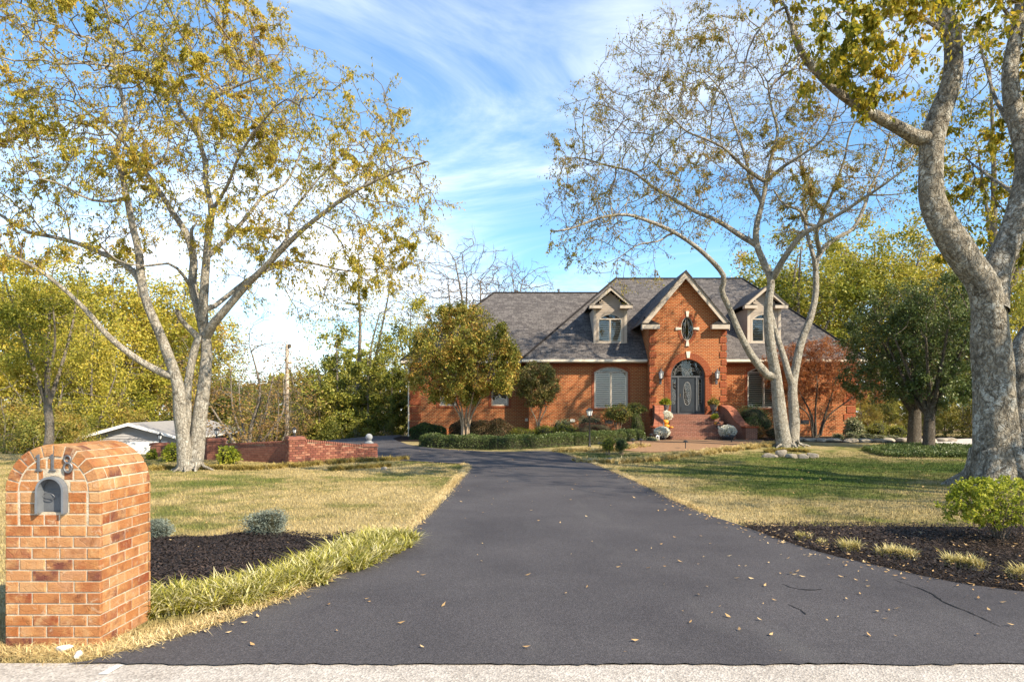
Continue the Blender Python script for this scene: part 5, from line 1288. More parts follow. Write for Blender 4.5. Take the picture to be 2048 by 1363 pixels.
tm.limb(q7([(835,800),(805,690),(800,600),(820,560),(790,500),(800,420),(850,350)], Y1+1, Y1+3), 0.12, 0.03)
tm.limb(q7([(686,550),(730,510),(790,470),(860,420),(900,330)], Y1-0.4, Y1-2), 0.11, 0.03)
tm.limb(q7([(674,610),(640,560),(620,470),(590,380),(560,290),(500,220)], Y1-0.3, Y1+2), 0.11, 0.03)
tm.limb(q7([(400,700),(360,730),(300,740),(240,780)], Y1-1.5, Y1-2.5), 0.06, 0.02)
tm.limb(q7([(990,590),(1060,590),(1140,580)], Y1+2, Y1+1), 0.06, 0.02)
roots(tm, [(P(1570,893,Y1), 0.3), (P(1588,893,Y1+0.2), 0.25)], 0.5)
A = crown_px([(1330,170,170,110,Y1,5,1.0),(1260,290,160,110,Y1,5,1.0),(1180,390,100,90,Y1,4.5,1.0),(1500,200,180,150,Y1,5,0.9),(1620,280,180,150,Y1,5,0.8),(1400,320,150,100,Y1,5,0.7),(1190,470,100,50,Y1-2,3,0.8),(1300,450,110,60,Y1-1.5,3,0.7),(1720,330,120,120,Y1,4.5,0.7),(1480,430,130,60,Y1,4,0.45),(1400,110,120,70,Y1,4,0.9),(1640,420,110,60,Y1,4,0.4),(1250,540,90,28,Y1-2.5,1.5,0.6)], 3400, tm.rg)
tm.grow(A, 0.44, 6.0, 0.62, 70, (0, 0, 0.05), 0.38, 9500); tm.radii(0.0115, 2.0, 0.84)
tm.wood(lump=0.06); tm.twigs(6, 0.85, 0.036, 1.0, 0.08, 0.0062)
def dm_(P_):
    px = CX+P_[:, 0]/P_[:, 1]*FPX
    return clump(P_, 1.2, 5.0, -0.1)**2.2*np.where(px > 1390, 1.0, 0.5)+0.04
tm.leaves(60000, 0.10, 0.42, 0.8, dm_, 0.035)
tm.build('hackberry_tree', 'pale double-trunk tree with nearly bare crown in front of the house', (G(1574, 893).x, Y1, 0.2), M['bark_hack'], M['leaf_hack2'])

# ---- the massive near tree at the right edge
tb = Tree(9); Y2 = 15.6
b7 = lambda l, a, b: pxl(l, a, b, S7, 1080)
tb.limb([P(1996, 992, Y2), P(1995, 968, Y2), P(1994, 930, Y2)]+b7([(1380,1330),(1376,1200),(1370,1080),(1366,1000),(1358,920),(1335,850),(1285,780),(1225,695),(1188,605),(1183,510),(1188,425),(1215,340),(1250,230),(1250,110),(1215,0),(1190,-110),(1220,-260)], Y2, Y2-0.7), 0.56, 0.12, 0.2)
tb.limb(b7([(1362,930),(1380,820),(1425,720),(1460,600),(1475,480),(1450,385),(1428,290),(1425,190),(1445,80),(1460,-40),(1440,-200)], Y2, Y2+0.8), 0.36, 0.10)
tb.limb([P(2046, 985, Y2+0.2), P(2050, 940, Y2+0.2)]+b7([(1462,1330),(1462,1200),(1460,1100),(1490,1020),(1560,950),(1640,800),(1690,600),(1720,300),(1700,0)], Y2+0.3, Y2+1.5), 0.46, 0.10)
tb.limb(b7([(1165,430),(1080,382),(1000,342),(930,300),(880,260),(830,210),(795,165),(770,110)], Y2-0.4, Y2-2.2), 0.165, 0.06)
tb.limb(b7([(775,120),(750,40),(735,20),(690,60),(650,110),(625,170),(615,240)], Y2-2.2, Y2-2.6), 0.045, 0.010)
tb.limb(b7([(800,170),(760,215),(715,240),(690,300)], Y2-2.1, Y2-3), 0.035, 0.010)
tb.limb(b7([(1245,110),(1130,40),(1040,50),(960,30),(900,40)], Y2-0.8, Y2-2.8), 0.06, 0.02)
tb.limb(b7([(1210,-10),(1100,-60),(1000,-40),(900,-60),(800,-40)], Y2-0.9, Y2-3.0), 0.08, 0.02)
tb.limb(b7([(1000,342),(1020,280),(1060,230)], Y2-1.2, Y2-2), 0.03, 0.01)
tb.limb(b7([(1440,400),(1380,300),(1350,200),(1330,120)], Y2+0.4, Y2+3), 0.07, 0.02)
tb.limb(b7([(1460,600),(1400,560),(1340,520),(1290,480)], Y2+0.4, Y2+4), 0.07, 0.02)
tb.limb(b7([(1450,80),(1400,20),(1380,-60)], Y2+0.8, Y2-2), 0.06, 0.02)
roots(tb, [(P(1996,975,Y2), 0.62), (P(2050,975,Y2+0.2), 0.45)], 0.55, 9)
A = crown_px([(1665,95,110,80,Y2-2.6,1.3,1.2),(1760,150,110,70,Y2-2.2,1.3,1.0),(1620,60,60,70,Y2-2.6,1.0,0.8),(1820,40,150,60,Y2-2.5,1.5,0.8),(1700,-80,220,90,Y2-2.2,2,0.7),(1950,330,110,130,Y2+3.5,1.8,0.9),(1985,450,90,110,Y2+3.8,1.8,0.8),(1960,160,90,110,Y2+2.5,1.8,0.5),(1990,20,80,60,Y2-1.8,1.2,0.5),(2200,-100,260,220,Y2,4,0.5),(2250,200,150,250,Y2+1,4,0.4),(1900,-180,250,120,Y2,4,0.5)], 2300, tb.rg)
tb.grow(A, 0.22, 3.5, 0.36, 80, (0, 0, 0.0), 0.4, 7500); tb.radii(0.006, 2.1)
tb.wood(lump=0.10, sides=(22, 10, 5, 3)); tb.twigs(3, 0.36, 0.016, 0.6, 0.3, 0.0036)
tb.leaves(42000, 0.13, 0.5, 0.9, lambda P_: clump(P_, 1.9, 1.0, -0.1)**1.8+0.03, 0.03)
tb.build('hackberry_tree', 'massive lichen-spotted tree with forked trunk at the right edge', (11.1, Y2, 0), M['bark_big'], M['leaf_big'])

# ---- smaller garden trees
def vase_tree(seed, base, stems, ells, nattr, step, tip, twl, nl, size, name, label, bark, leafm, r0=0.09, aspect=0.5, hang=0.3, fork=None, dens=None, r1=0.03, group=None, aimw=0.0):
    t_ = Tree(seed); base = Vector(base)
    for (dx, dy, dz, mx_, my_, mz_, r) in stems:
        t_.limb([base+Vector((dx*0.12, dy*0.12, -0.08)), base+Vector((mx_, my_, mz_)), base+Vector((dx, dy, dz))], r, r1, step) if not t_.pos or fork is None else t_.limb([base+Vector(fork), base+Vector((mx_, my_, mz_)), base+Vector((dx, dy, dz))], r, r1, step)
    rg_ = t_.rg; A_ = crown_px(ells, nattr, rg_); t_.grow(A_, step, 5, step*1.35, 60, (0, 0, 0.05), 0.3, 5000); t_.radii(tip)
    t_.wood(); t_.twigs(3, twl, 0.03, 0.8, 0.05, tip*0.6); t_.leaves(nl, size, aspect, hang, dens, size*0.7)
    return t_.build(name, label, base, bark, leafm, group=group)
gb = G(930, 884); Yc = 33.6; gb = Vector((X(930, Yc), Yc, T(X(930, Yc), Yc)))
vase_tree(21, gb, [(-1.3,0.2,2.6,-0.25,0,1.2,0.075),(-0.45,-0.5,3.0,-0.12,-0.1,1.3,0.075),(0.35,0.5,3.0,0.05,0.1,1.3,0.08),(1.2,-0.1,2.7,0.32,0,1.2,0.075),(0.6,-0.8,2.9,0.2,-0.2,1.2,0.06),(-0.9,0.8,2.8,-0.2,0.2,1.2,0.06)],
    [(925,708,110,96,Yc,2.5,1.0),(875,745,66,52,Yc,1.8,0.7),(978,745,62,52,Yc,1.8,0.7),(925,635,74,28,Yc,1.4,0.5)], 2000, 0.24, 0.008, 0.34, 62000, 0.125, 'crepe_myrtle', 'round-crowned olive and rust tree before the left wing of the house', M['bark_tan'], M['leaf_crepe'], dens=lambda P_: clump(P_, 2.4, 1.0, -0.35)**1.2+0.05)
Yt = 35.2; gb = Vector((X(1076, Yt), Yt, T(X(1076, Yt), Yt)))
vase_tree(22, gb, [(-0.35,0,1.5,-0.05,0,0.8,0.05),(0.2,0.2,1.6,0.02,0.05,0.8,0.05),(0.4,-0.2,1.5,0.08,-.05,0.8,0.045)],
    [(1075,768,42,45,Yt,1.05,1.0)], 600, 0.15, 0.006, 0.2, 17000, 0.10, 'clipped_tree', 'small clipped round-topped tree left of the arched front window', M['bark_tan'], leafmat('clipped_leaf', [(0.1,(0.10,0.12,0.025)),(0.5,(0.24,0.22,0.06)),(0.8,(0.36,0.25,0.10)),(1,(0.40,0.22,0.12))], 0.3, 2.0))
Yj = 36.3; gb = Vector((X(1632, Yj), Yj, T(X(1632, Yj), Yj)))
vase_tree(23, gb, [(-0.9,0.2,2.6,-0.25,0,1.2,0.09),(-0.1,-0.4,2.8,-0.08,-0.1,1.3,0.08),(1.0,0.2,2.5,0.5,0.05,1.2,0.08),(1.8,-0.2,2.1,0.55,-0.1,1.1,0.05),(-1.5,-0.3,2.0,-0.4,0,1.2,0.05)],
    [(1620,735,100,50,Yj,1.7,1.0),(1690,770,70,35,Yj,1.5,0.8),(1575,750,50,55,Yj,1.3,0.6),(1650,700,60,26,Yj,1.2,0.6),(1735,790,40,16,Yj,1,0.3)], 1300, 0.22, 0.006, 0.3, 30000, 0.09, 'japanese_maple', 'rust-red lacy tree before the right end of the house', M['bark_dark'], M['leaf_maple'], aspect=0.35)
for sd, bx, Yg, ell, lab in ((24, 1828, 30.5, [(1800,690,105,95,30.5,2.2,1.0),(1770,740,80,70,30.5,2,0.6),(1790,610,70,40,30.5,1.5,0.6)], 'dense dark green tree, left of the pair by the side driveway'),
                             (25, 1857, 28.3, [(1872,670,85,100,28.3,2.0,1.0),(1880,760,70,50,28.3,1.8,0.5),(1880,590,60,35,28.3,1.4,0.5)], 'dense dark green tree, right of the pair by the side driveway')):
    gb = Vector((X(bx, Yg), Yg, T(X(bx, Yg), Yg))); t_ = Tree(sd)
    t_.limb([gb+Vector((0,0,-0.1)), gb+Vector((0.02,0,0.9)), gb+Vector((0.05,0,1.7))], 0.30 if sd == 24 else 0.24, 0.24 if sd == 24 else 0.2, 0.2)
    for k in range(9):
        a = k*2.4; rr = 1.3+0.5*math.sin(k*3.1)
        t_.limb([gb+Vector((0.04,0,1.2+0.06*k)), gb+Vector((rr*0.45*math.cos(a)-0.05, rr*0.45*math.sin(a), 2.3+0.05*k)), gb+Vector((rr*1.1*math.cos(a)-0.15, rr*math.sin(a), 4.2+0.25*(k % 3)))], 0.11, 0.04, 0.25)
    t_.grow(crown_px(ell, 1300, t_.rg), 0.26, 5, 0.36, 60, (0,0,0.1), 0.3, 5000); t_.radii(0.008); t_.wood(lump=0.05); t_.twigs(3, 0.36, 0.03, 0.8, -0.1, 0.005)
    t_.leaves(26000, 0.11, 0.5, 0.1, lambda P_: clump(P_, 1.9, 3.0, -0.5)+0.1, 0.09)
    t_.build('evergreen_tree', lab, gb, M['bark_dark'], M['leaf_ever'], group='dark green trees by the side driveway')

# ---- woodland: a few tree kinds built once, then placed
def proto_broad(seed, H, rx, nl, size, crown0=0.3, sparse=1.0, lean=0.0, nattr=420, fork=0.3, ns=5, tip=0.012):
    """crooked trunk that forks into several rising stems, then fine branching into the crown"""
    t_ = Tree(seed); rg_ = t_.rg; fz = H*fork; u = lambda a: float(rg_.uniform(-a, a))
    t_.limb([Vector((0,0,-0.3)), Vector((u(.02)*H, u(.02)*H, fz*0.5)), Vector((lean*0.5+u(.02)*H, u(.02)*H, fz))], H*0.024, H*0.018, 0.4)
    base_ = Vector(t_.pos[-1])
    for k in range(ns):
        a = k*6.283/ns+u(0.5)+seed; rr = rx*(0.25+0.55*rg_.random()) if k else rx*0.1; top = H*(0.62+0.26*rg_.random()) if k else H*0.9; st = base_ if k % 2 == 0 else Vector(t_.pos[max(2, len(t_.pos)//(k+1))]) if False else base_
        t_.limb([st, st+Vector((rr*0.35*math.cos(a)+u(.2), rr*0.35*math.sin(a)+u(.2), (top-fz)*0.3)), st+Vector((rr*0.75*math.cos(a)+u(.4), rr*0.75*math.sin(a)+u(.4), (top-fz)*0.62)), Vector((lean+rr*math.cos(a), rr*math.sin(a), top))], H*(0.013 if k else 0.016), H*0.003, 0.4)
    d = unit(rg_.normal(0, 1, (nattr, 3)))*(rg_.random((nattr, 1))**(1/2.2)); zc = H*(crown0+1)/2
    A_ = d*np.array((rx, rx, H*(1-crown0)/2))+np.array((lean, 0, zc)); A_[:, 2] += 0.6*np.sin(A_[:, 0]*1.7)+0.5*np.cos(A_[:, 1]*2.0)
    t_.grow(A_, 0.5, 9, 0.75, 55, (0,0,0.08), 0.35, 3400); t_.radii(tip, 2.15); t_.wood(sides=(8, 6, 4, 3)); t_.twigs(3, 0.9, 0.05, 0.9, 0.1, tip*0.65)
    if nl: t_.leaves(nl, size, 0.6, 0.3, lambda P_: clump(P_, 1.1, seed*1.3, -0.3)**1.3*sparse+0.03, size*1.3)
    return t_
def proto_cedar(seed, H, rx, nl):
    t_ = Tree(seed); rg_ = t_.rg; t_.limb([Vector((0,0,-0.3)), Vector((0.1,0,H*0.5)), Vector((0,0,H*0.97))], H*0.018, 0.02, 0.4); tipz = []
    for k in range(int(H*7)):
        f = rg_.uniform(0.08, 0.97); z = H*f; a = rg_.uniform(0, 6.28); L = rx*(1-f)**0.75*rg_.uniform(0.5, 1.2)+0.25
        t_.limb([Vector((0,0,z)), Vector((L*0.5*math.cos(a), L*0.5*math.sin(a), z+0.05*L)), Vector((L*math.cos(a), L*math.sin(a), z+0.22*L))], 0.025, 0.008, 0.3)
    t_.spec = [s_ if i < H/0.4+1 else 0.0 for i, s_ in enumerate(t_.spec)]; t_.radii(0.008); t_.wood(sides=(8, 4, 3, 3)); t_.twigs(2, 0.5, 0.5, 1.0, 0.0, 0.006)
    t_.leaves(nl, 0.20, 0.45, -0.15, lambda P_: clump(P_, 2.0, seed, -0.4)+0.1, 0.12); return t_
PR = {'airy': proto_broad(40, 20, 5.5, 7000, 0.17, 0.3, nattr=600), 'bush': proto_broad(39, 4, 2.2, 5000, 0.13, -0.12, nattr=200, fork=0.08), 'yellow': proto_broad(31, 17, 4.6, 17000, 0.22, fork=0.24), 'olive': proto_broad(32, 16, 4.2, 16000, 0.22, 0.25), 'small': proto_broad(33, 9, 3.2, 9000, 0.17, 0.2), 'sparse': proto_broad(34, 17, 4.6, 2800, 0.17, 0.36, ns=4, nattr=600),
      'bare': proto_broad(35, 18, 7.0, 0, 0.1, 0.35, nattr=1700, fork=0.3, ns=8, tip=0.02), 'brown': proto_broad(36, 8.5, 3.4, 3800, 0.11, 0.22, nattr=600, fork=0.16, ns=6), 'cedar': proto_cedar(37, 11, 2.9, 15000), 'cedar2': proto_cedar(38, 9, 3.2, 14000)}
PM = {}
for k_, t_ in PR.items():
    wm_ = t_.wood_mesh('trunk'); wm_.materials.append(M['bark_far']); wm_.materials.append(M['twig']); wm_.polygons.foreach_set('material_index', t_.MI); cm_ = None
    if hasattr(t_, 'LV'):
        cm_ = arr_mesh('crown', t_.LV, t_.LF); cm_.materials.append(M['leaf_cedar'] if 'cedar' in k_ else M['leaf_brown'] if k_ == 'brown' else M['leaf_wood'])
    PM[k_] = (wm_, cm_)
HH = {'airy': 20, 'bush': 4, 'yellow': 17, 'olive': 16, 'small': 9, 'sparse': 17, 'bare': 18, 'brown': 8.5, 'cedar': 11, 'cedar2': 9}
def place(kind, px, ytop, Y, label, name='woodland_tree', wide=1.0, rot=0.0, group='trees around the house', ybase=None):
    x = X(px, Y); zt = CAMZ-(ytop-HY)/FPX*Y; zb = T(x, Y) if ybase is None else ybase; s_ = (zt-zb)/HH[kind]
    e = empty(name, (x, Y, zb), label, 'tree', group, rz=rot); e.scale = (s_*wide, s_*wide, s_)
    w_, c_ = PM[kind]
    a = bpy.data.objects.new('trunk', w_); COL.objects.link(a); a.parent = e
    if c_ is not None:
        b_ = bpy.data.objects.new('crown', c_); COL.objects.link(b_); b_.parent = e; b_['kind'] = 'stuff'
    return e
place('yellow', 92, 500, 30, 'yellow-green tree with low forked trunk behind the brick mailbox', 'broadleaf_tree', 1.05, 0.5)
place('brown', 492, 655, 41, 'small brown-leaved tree with bare low limbs left of utility pole', 'brown_tree', 1.15, 0.7)
place('brown', 548, 735, 43, 'short pruned brown tree just left of the utility pole foot', 'brown_tree', 0.8, 2.2)
place('cedar', 672, 640, 50, 'tall pointed cedar right of the utility pole', 'cedar_tree', 1.0, 0.3)
place('cedar2', 735, 700, 48, 'broad yellow-green cedar behind the round finial pillar', 'cedar_tree', 1.15, 1.3)
place('cedar2', 640, 745, 47, 'low spreading cedar at the wood edge beside utility pole', 'cedar_tree', 1.2, 2.3)
place('cedar', 785, 705, 47, 'dark cedar at the left end of the brick house', 'cedar_tree', 1.2, 4.0)
place('sparse', 728, 490, 56, 'tall thin tree with scattered orange leaves above the cedars', 'tall_tree', 0.9, 0.9)
place('olive', 828, 595, 52, 'green tree rising behind the round-crowned crepe myrtle', 'broadleaf_tree', 0.9, 2.0)
place('bare', 925, 482, 62, 'bare grey tree fanning up behind the left roof ridge', 'bare_tree', 1.0, 0.2)
place('bare', 1035, 528, 66, 'shorter bare tree peeking over the roof left of the dormer', 'bare_tree', 0.85, 2.7)
place('olive', 345, 560, 74, 'green tree behind the forked trunk of the tall lawn tree', 'broadleaf_tree', 0.8, 3.0)
place('yellow', 1590, 470, 56, 'golden green tree above the right slope of the house roof', 'broadleaf_tree', 1.25, 1.0)
place('yellow', 1760, 440, 60, 'tallest golden tree above the dark green pair', 'broadleaf_tree', 1.1, 2.2)
place('olive', 1960, 520, 45, 'olive tree seen behind the massive forked trunk', 'broadleaf_tree', 1.0, 5.0)
# two trees added out of view on the right to shade lawn and driveway
for x_, y_, h_, k_, lab in ((18.5, 8.0, 15.5, 0.4, 'added shade-casting tree outside the right edge, nearer the street'), (26.0, 12.0, 15.0, 2.1, 'added shade-casting tree outside the right edge, farther from the street')):
    place('sparse', CX+x_/y_*FPX, HY-(h_-CAMZ)/y_*FPX, y_, lab, 'tall_tree', 1.35, k_)
place('airy', 1985, 70, 37, 'airy yellow-leaved tree behind the two stems of the massive tree', 'tall_tree', 0.85, 1.4)
def merged(name, label, spots, rg_):
    """woods that read as one mass: wood and leaves joined"""
    WV, WF, LV, LF = [], [], [[], []], [[], []]; nw = 0; nl_ = [0, 0]
    for kind, px, ytop, Y, wide in spots:
        t_ = PR[kind]; x = X(px, Y); zb = T(x, Y); s_ = (CAMZ-(ytop-HY)/FPX*Y-zb)/HH[kind]; a = rg_.uniform(0, 6.28); c, q = math.cos(a), math.sin(a)
        Rm = np.array(((c, q, 0), (-q, c, 0), (0, 0, 1)))*np.array((s_*wide, s_*wide, s_))[None]; off = np.array((x, Y, zb))
        WV.append(t_.WV@Rm+off); WF.append(t_.WF+nw); nw += len(t_.WV)
        if hasattr(t_, 'LV'):
            k = 1 if kind in ('small', 'bush') else 0; LV[k].append(t_.LV@Rm+off); LF[k].append(t_.LF+nl_[k]); nl_[k] += len(t_.LV)
    e = empty(name, (float(WV[0][:, 0].mean()), float(WV[0][:, 1].mean()), 0), label, 'woods', None, 'stuff')
    link('trunks', arr_mesh('trunks', np.concatenate(WV), np.concatenate(WF), smooth=True), M['bark_far'], e)
    for k, (nm, mt) in enumerate((('canopy', M['leaf_wood']), ('undergrowth', M['leaf_under']))):
        if LV[k]: link(nm, arr_mesh(nm, np.concatenate(LV[k]), np.concatenate(LF[k])), mt, e)
rgw = np.random.default_rng(4)
merged('left_woods', 'mass of yellow and green woodland behind the grey garage', [('yellow',-60,520,52,1.1),('olive',30,560,58,1.2),('yellow',150,500,60,1.2),('olive',215,570,55,1.1),('yellow',290,520,62,1.2),('brown',60,690,44,1.2),('small',60,770,44,1.1),('olive',180,600,47,0.8),('small',170,780,48,1.2),('small',255,745,60,1.2),('olive',-120,480,46,1.1),('small',385,740,76,1.3),('small',10,790,40,1.0),('yellow',395,600,78,1.2),('small',125,800,42,0.9),('small',220,790,52,1.0),('bush',20,850,38,1.1),('bush',60,840,39,1.1),('bush',120,850,38,1.0),('bush',215,825,58,1.2),('bush',255,825,62,1.2)], rgw)
merged('middle_woods', 'low mixed woods behind the utility pole and the cedars', [('small',440,735,74,1.3),('small',520,745,72,1.4),('small',590,735,66,1.4),('small',560,770,56,1.3),('small',640,715,70,1.3),('small',700,730,64,1.3),('small',600,800,58,1.2),('small',690,790,58,1.1),('small',800,700,60,1.2),('small',755,770,57,1.0),('bush',560,840,50,1.2),('bush',620,835,48,1.2),('bush',680,845,46,1.0),('bush',720,845,46,1.0),('bush',775,840,45,1.0)], rgw)
merged('right_woods', 'mass of golden woodland behind the right side of the house', [('yellow',1510,520,64,1.2),('olive',1680,470,66,1.2),('yellow',1850,470,64,1.2),('olive',1930,560,52,1.1),('yellow',2040,480,58,1.2),('small',1740,700,50,1.2),('small',1830,720,47,1.2),('small',1900,730,44,1.1),('small',1980,720,43,1.2),('small',1770,790,42,0.9),('small',1890,800,40,0.9),('olive',1640,540,60,1.1),('yellow',2140,500,50,1.2),('small',2060,760,36,1.1),('small',1940,800,38,1.0),('small',1720,780,46,1.0),('bush',1735,815,40,1.1),('bush',1775,810,41,1.2),('bush',1815,815,40,1.1),('bush',1850,800,39,1.2),('bush',1890,808,38,1.1),('bush',1925,800,37,1.2),('bush',1960,800,36,1.2),('bush',2010,800,35,1.2),('bush',2070,800,34,1.2),('bush',1790,840,38,0.9),('bush',1870,838,37,0.9)], rgw)
n_ = 16000; xx = rgw.uniform(-110, 110, n_); hh_ = 11+2.2*np.sin(xx*0.21)+1.6*np.sin(xx*0.53+1)+rgw.normal(0, 0.6, n_)
cc = np.stack([xx, 100+rgw.normal(0, 3, n_), -4+hh_*rgw.random(n_)**0.6], 1); ax = unit(rgw.normal(0, 1, (n_, 3)))*0.55; sd_ = unit(np.cross(ax, rgw.normal(0, 1, (n_, 3))))*0.4
dw = link('distant_woods', arr_mesh('distant_woods', np.stack([cc-ax, cc-sd_, cc+ax, cc+sd_], 1).reshape(-1, 3), np.arange(4*n_).reshape(-1, 4)), M['leaf_wood'])
tag(dw, 'far line of trees low on the horizon', 'woods', kind='stuff')
# ------------------------------------------------------------------ low brick garden wall with pillars
M['wbrick'] = None
def wall_brick_mat():
    t = NT('garden_wall_brick', 0.85, 0.2); oi = t.n('ShaderNodeObjectInfo'); v = t.coord()
    base = t.ramp(oi.outputs['Random'], [(0.0, (0.21,0.080,0.052)), (0.25, (0.27,0.112,0.072)), (0.5, (0.18,0.064,0.045)), (0.75, (0.31,0.15,0.10)), (0.92, (0.14,0.055,0.042))], 'CONSTANT')
    c = t.mix(0.7, base, t.ramp(t.noise(v, 25, 5, 0.7), [(0.25, (0.6,0.58,0.55)), (0.75, (1.3,1.25,1.2))]), 'MULTIPLY'); t.color(c); t.bump(t.noise(v, 60, 4), 0.5, 0.006); return t.m
M['wbrick'] = wall_brick_mat()
M['wmortar'] = nmat('garden_wall_mortar', (0.26,0.17,0.11), (0.36,0.25,0.17), 20, 0.95, 0.5, 80)
BR, BC = 0.203, 0.081
UNIT = {}
def unit_brick(L):
    k = round(L, 2)
    if k not in UNIT:
        me = MB().box(-k/2, k/2, -0.012, 0.04, -(BC-0.012)/2, (BC-0.012)/2).mesh('brick')
        bm = bmesh.new(); bm.from_mesh(me); bmesh.ops.bevel(bm, geom=[e for e in bm.edges if all(v.co.y < 0 for v in e.verts)], offset=0.004, segments=1, affect='EDGES'); bm.to_mesh(me); bm.free()
        me.materials.append(M['wbrick']); UNIT[k] = me
    return UNIT[k]
wall_thing = empty('garden_wall', (-7.2, 22.6, 0), 'low red brick garden wall with capped pillars left of the driveway', 'wall')
def child_brick(parent, loc, rz, L):
    o = bpy.data.objects.new('brick', unit_brick(L)); COL.objects.link(o); o.parent = parent
    o.matrix_parent_inverse = Matrix.Translation(wall_thing.location).inverted(); o.location = loc; o.rotation_euler = (0, 0, rz); return o
def lay_face(a, b, zlo, ztop_fn, out, parts=True, store=None):
    """courses between plan points a and b; bricks face the side 'out' (right-hand of a->b when out=1)"""
    a = Vector((a[0], a[1], 0)); b = Vector((b[0], b[1], 0)); d = b-a; L = d.length; d.normalize(); rz = math.atan2(d.y, d.x); r = 0; z = zlo
    while True:
        x = -BR/2 if r % 2 else 0.0; any_ = False
        while x < L-0.03:
            x0, x1 = max(x, 0), min(x+BR, L); ln = x1-x0-0.011; xm = (x0+x1)/2
            if ln > 0.04 and z+BC <= ztop_fn(xm/L)+0.02:
                any_ = True; p = a+d*xm; loc = (p.x, p.y, z+BC/2)
                if parts: child_brick(wall_thing, loc, rz, ln)
                else: store.append((loc, rz, ln))
            x += BR
        if not any_: break
        z += BC; r += 1
WC = (X(590, 22.6), 22.6); WE = (X(738, 25.0), 25.0); WM = (X(433, 24.4), 24.4); WL = (X(320, 26.0), 26.0)
def zt_r(f): return 0.76+(0.40-0.76)*f
def zt_l(f): return 0.48+(0.70-0.48)*f
def zt_l2(f): return 0.36+(0.48-0.36)*f
def wall_core(a, b, fn, th, capmat):
    a = Vector((a[0], a[1], 0)); b = Vector((b[0], b[1], 0)); d = (b-a).normalized(); n = Vector((d.y, -d.x, 0)); n = n if n.y < 0 else -n
    p = [a-n*th/2, b-n*th/2, b+n*(th/2-0.010), a+n*(th/2-0.010)]; zs = [fn(0), fn(1), fn(1), fn(0)]
    m = MB().add([(q.x, q.y, -0.3) for q in p]+[(q.x, q.y, z) for q, z in zip(p, zs)], [(0,1,2,3),(7,6,5,4),(0,4,5,1),(1,5,6,2),(2,6,7,3),(3,7,4,0)])
    bm_ = m.build('mortar', M['wmortar'], wall_thing)
    # rowlock coping, brick by brick
    L = (b-a).length; k = int(L/0.075); cp = MB()
    for i in range(k):
        f0, f1 = i/k+0.004, (i+1)/k-0.004; q0 = a+(b-a)*f0; q1 = a+(b-a)*f1; w = th/2+0.035
        pts = [q0-n*w, q1-n*w, q1+n*w, q0+n*w]; z0 = fn(f0)+0.003; z1 = fn(f1)+0.003
        cp.add([(q.x, q.y, z) for q, z in zip(pts, (z0, z1, z1, z0))]+[(q.x, q.y, z+0.075) for q, z in zip(pts, (z0, z1, z1, z0))], [(0,3,2,1),(4,5,6,7),(0,1,5,4),(1,2,6,5),(2,3,7,6),(3,0,4,7)])
    c = cp.build('coping', capmat, wall_thing); return n
capm = nmat('coping_brick', (0.19,0.072,0.05), (0.28,0.12,0.08), 11, 0.85, 0.5, 50)
def off(p, n, t): return (p[0]+n.x*t, p[1]+n.y*t)
left_store = []
n1 = wall_core(WC, WE, zt_r, 0.22, capm); lay_face(off(WC, n1, .11), off(WE, n1, .11), 0.0, zt_r, 1)
n2 = wall_core(WM, WC, zt_l, 0.22, capm); lay_face(off(WM, n2, .11), off(WC, n2, .11), 0.0, zt_l, 1, False, left_store)
n3 = wall_core(WL, WM, zt_l2, 0.22, capm); lay_face(off(WL, n3, .11), off(WM, n3, .11), 0.0, zt_l2, 1, False, left_store)
def pillar(c, h, w, rz, parts, store=None):
    cs = math.cos(rz), math.sin(rz)
    def rp(x, y): return (c[0]+x*cs[0]-y*cs[1], c[1]+x*cs[1]+y*cs[0])
    q = [rp(-w/2+.012, -w/2+.012), rp(w/2-.012, -w/2+.012), rp(w/2-.012, w/2-.012), rp(-w/2+.012, w/2-.012)]
    m = MB().add([(x, y, -0.3) for x, y in q]+[(x, y, h) for x, y in q], [(0,3,2,1),(4,5,6,7),(0,1,5,4),(1,2,6,5),(2,3,7,6),(3,0,4,7)]); m.build('pillar', M['wmortar'], wall_thing)
    e = w/2; cor = [rp(-e, -e), rp(e, -e), rp(e, e), rp(-e, e)]
    for i in range(4): lay_face(cor[i], cor[(i+1) % 4], 0.0, lambda f: h, 1, parts and i in (0, 1, 3), store if (not parts or i == 2) else None) if (not parts or i in (0,1,3)) else lay_face(cor[i], cor[(i+1) % 4], 0.0, lambda f: h, 1, False, store)
    cp = MB(); 
    for k, (ww, z0, z1) in enumerate(((w+0.08, h+0.001, h+0.05), (w+0.02, h+0.051, h+0.11))):
        e = ww/2; q = [rp(-e, -e), rp(e, -e), rp(e, e), rp(-e, e)]
        cp.add([(x, y, z0) for x, y in q]+[(x, y, z1) for x, y in q], [(0,3,2,1),(4,5,6,7),(0,1,5,4),(1,2,6,5),(2,3,7,6),(3,0,4,7)])
    cp.build('pillar_cap', capm, wall_thing); return h+0.11
rzw = 0.55
h1 = pillar(WC, 0.79, 0.50, rzw, True, left_store); h2 = pillar(WE, 0.44, 0.52, 0.35, True, left_store); h3 = pillar(WM, 0.66, 0.50, 0.1, False, left_store); h4 = pillar(WL, 0.42, 0.50, 0.1, False, left_store)
lm = MB()
for loc, rz, ln in left_store:
    c, s = math.cos(rz), math.sin(rz); k = ln/2; h = (BC-0.012)/2; vs = []
    for x, y, z in ((-k,-.012,-h),(k,-.012,-h),(k,.03,-h),(-k,.03,-h),(-k,-.012,h),(k,-.012,h),(k,.03,h),(-k,.03,h)): vs.append((loc[0]+x*c-y*s, loc[1]+x*s+y*c, loc[2]+z))
    lm.add(vs, [(0,1,5,4),(1,2,6,5),(3,0,4,7),(4,5,6,7),(0,3,2,1)])
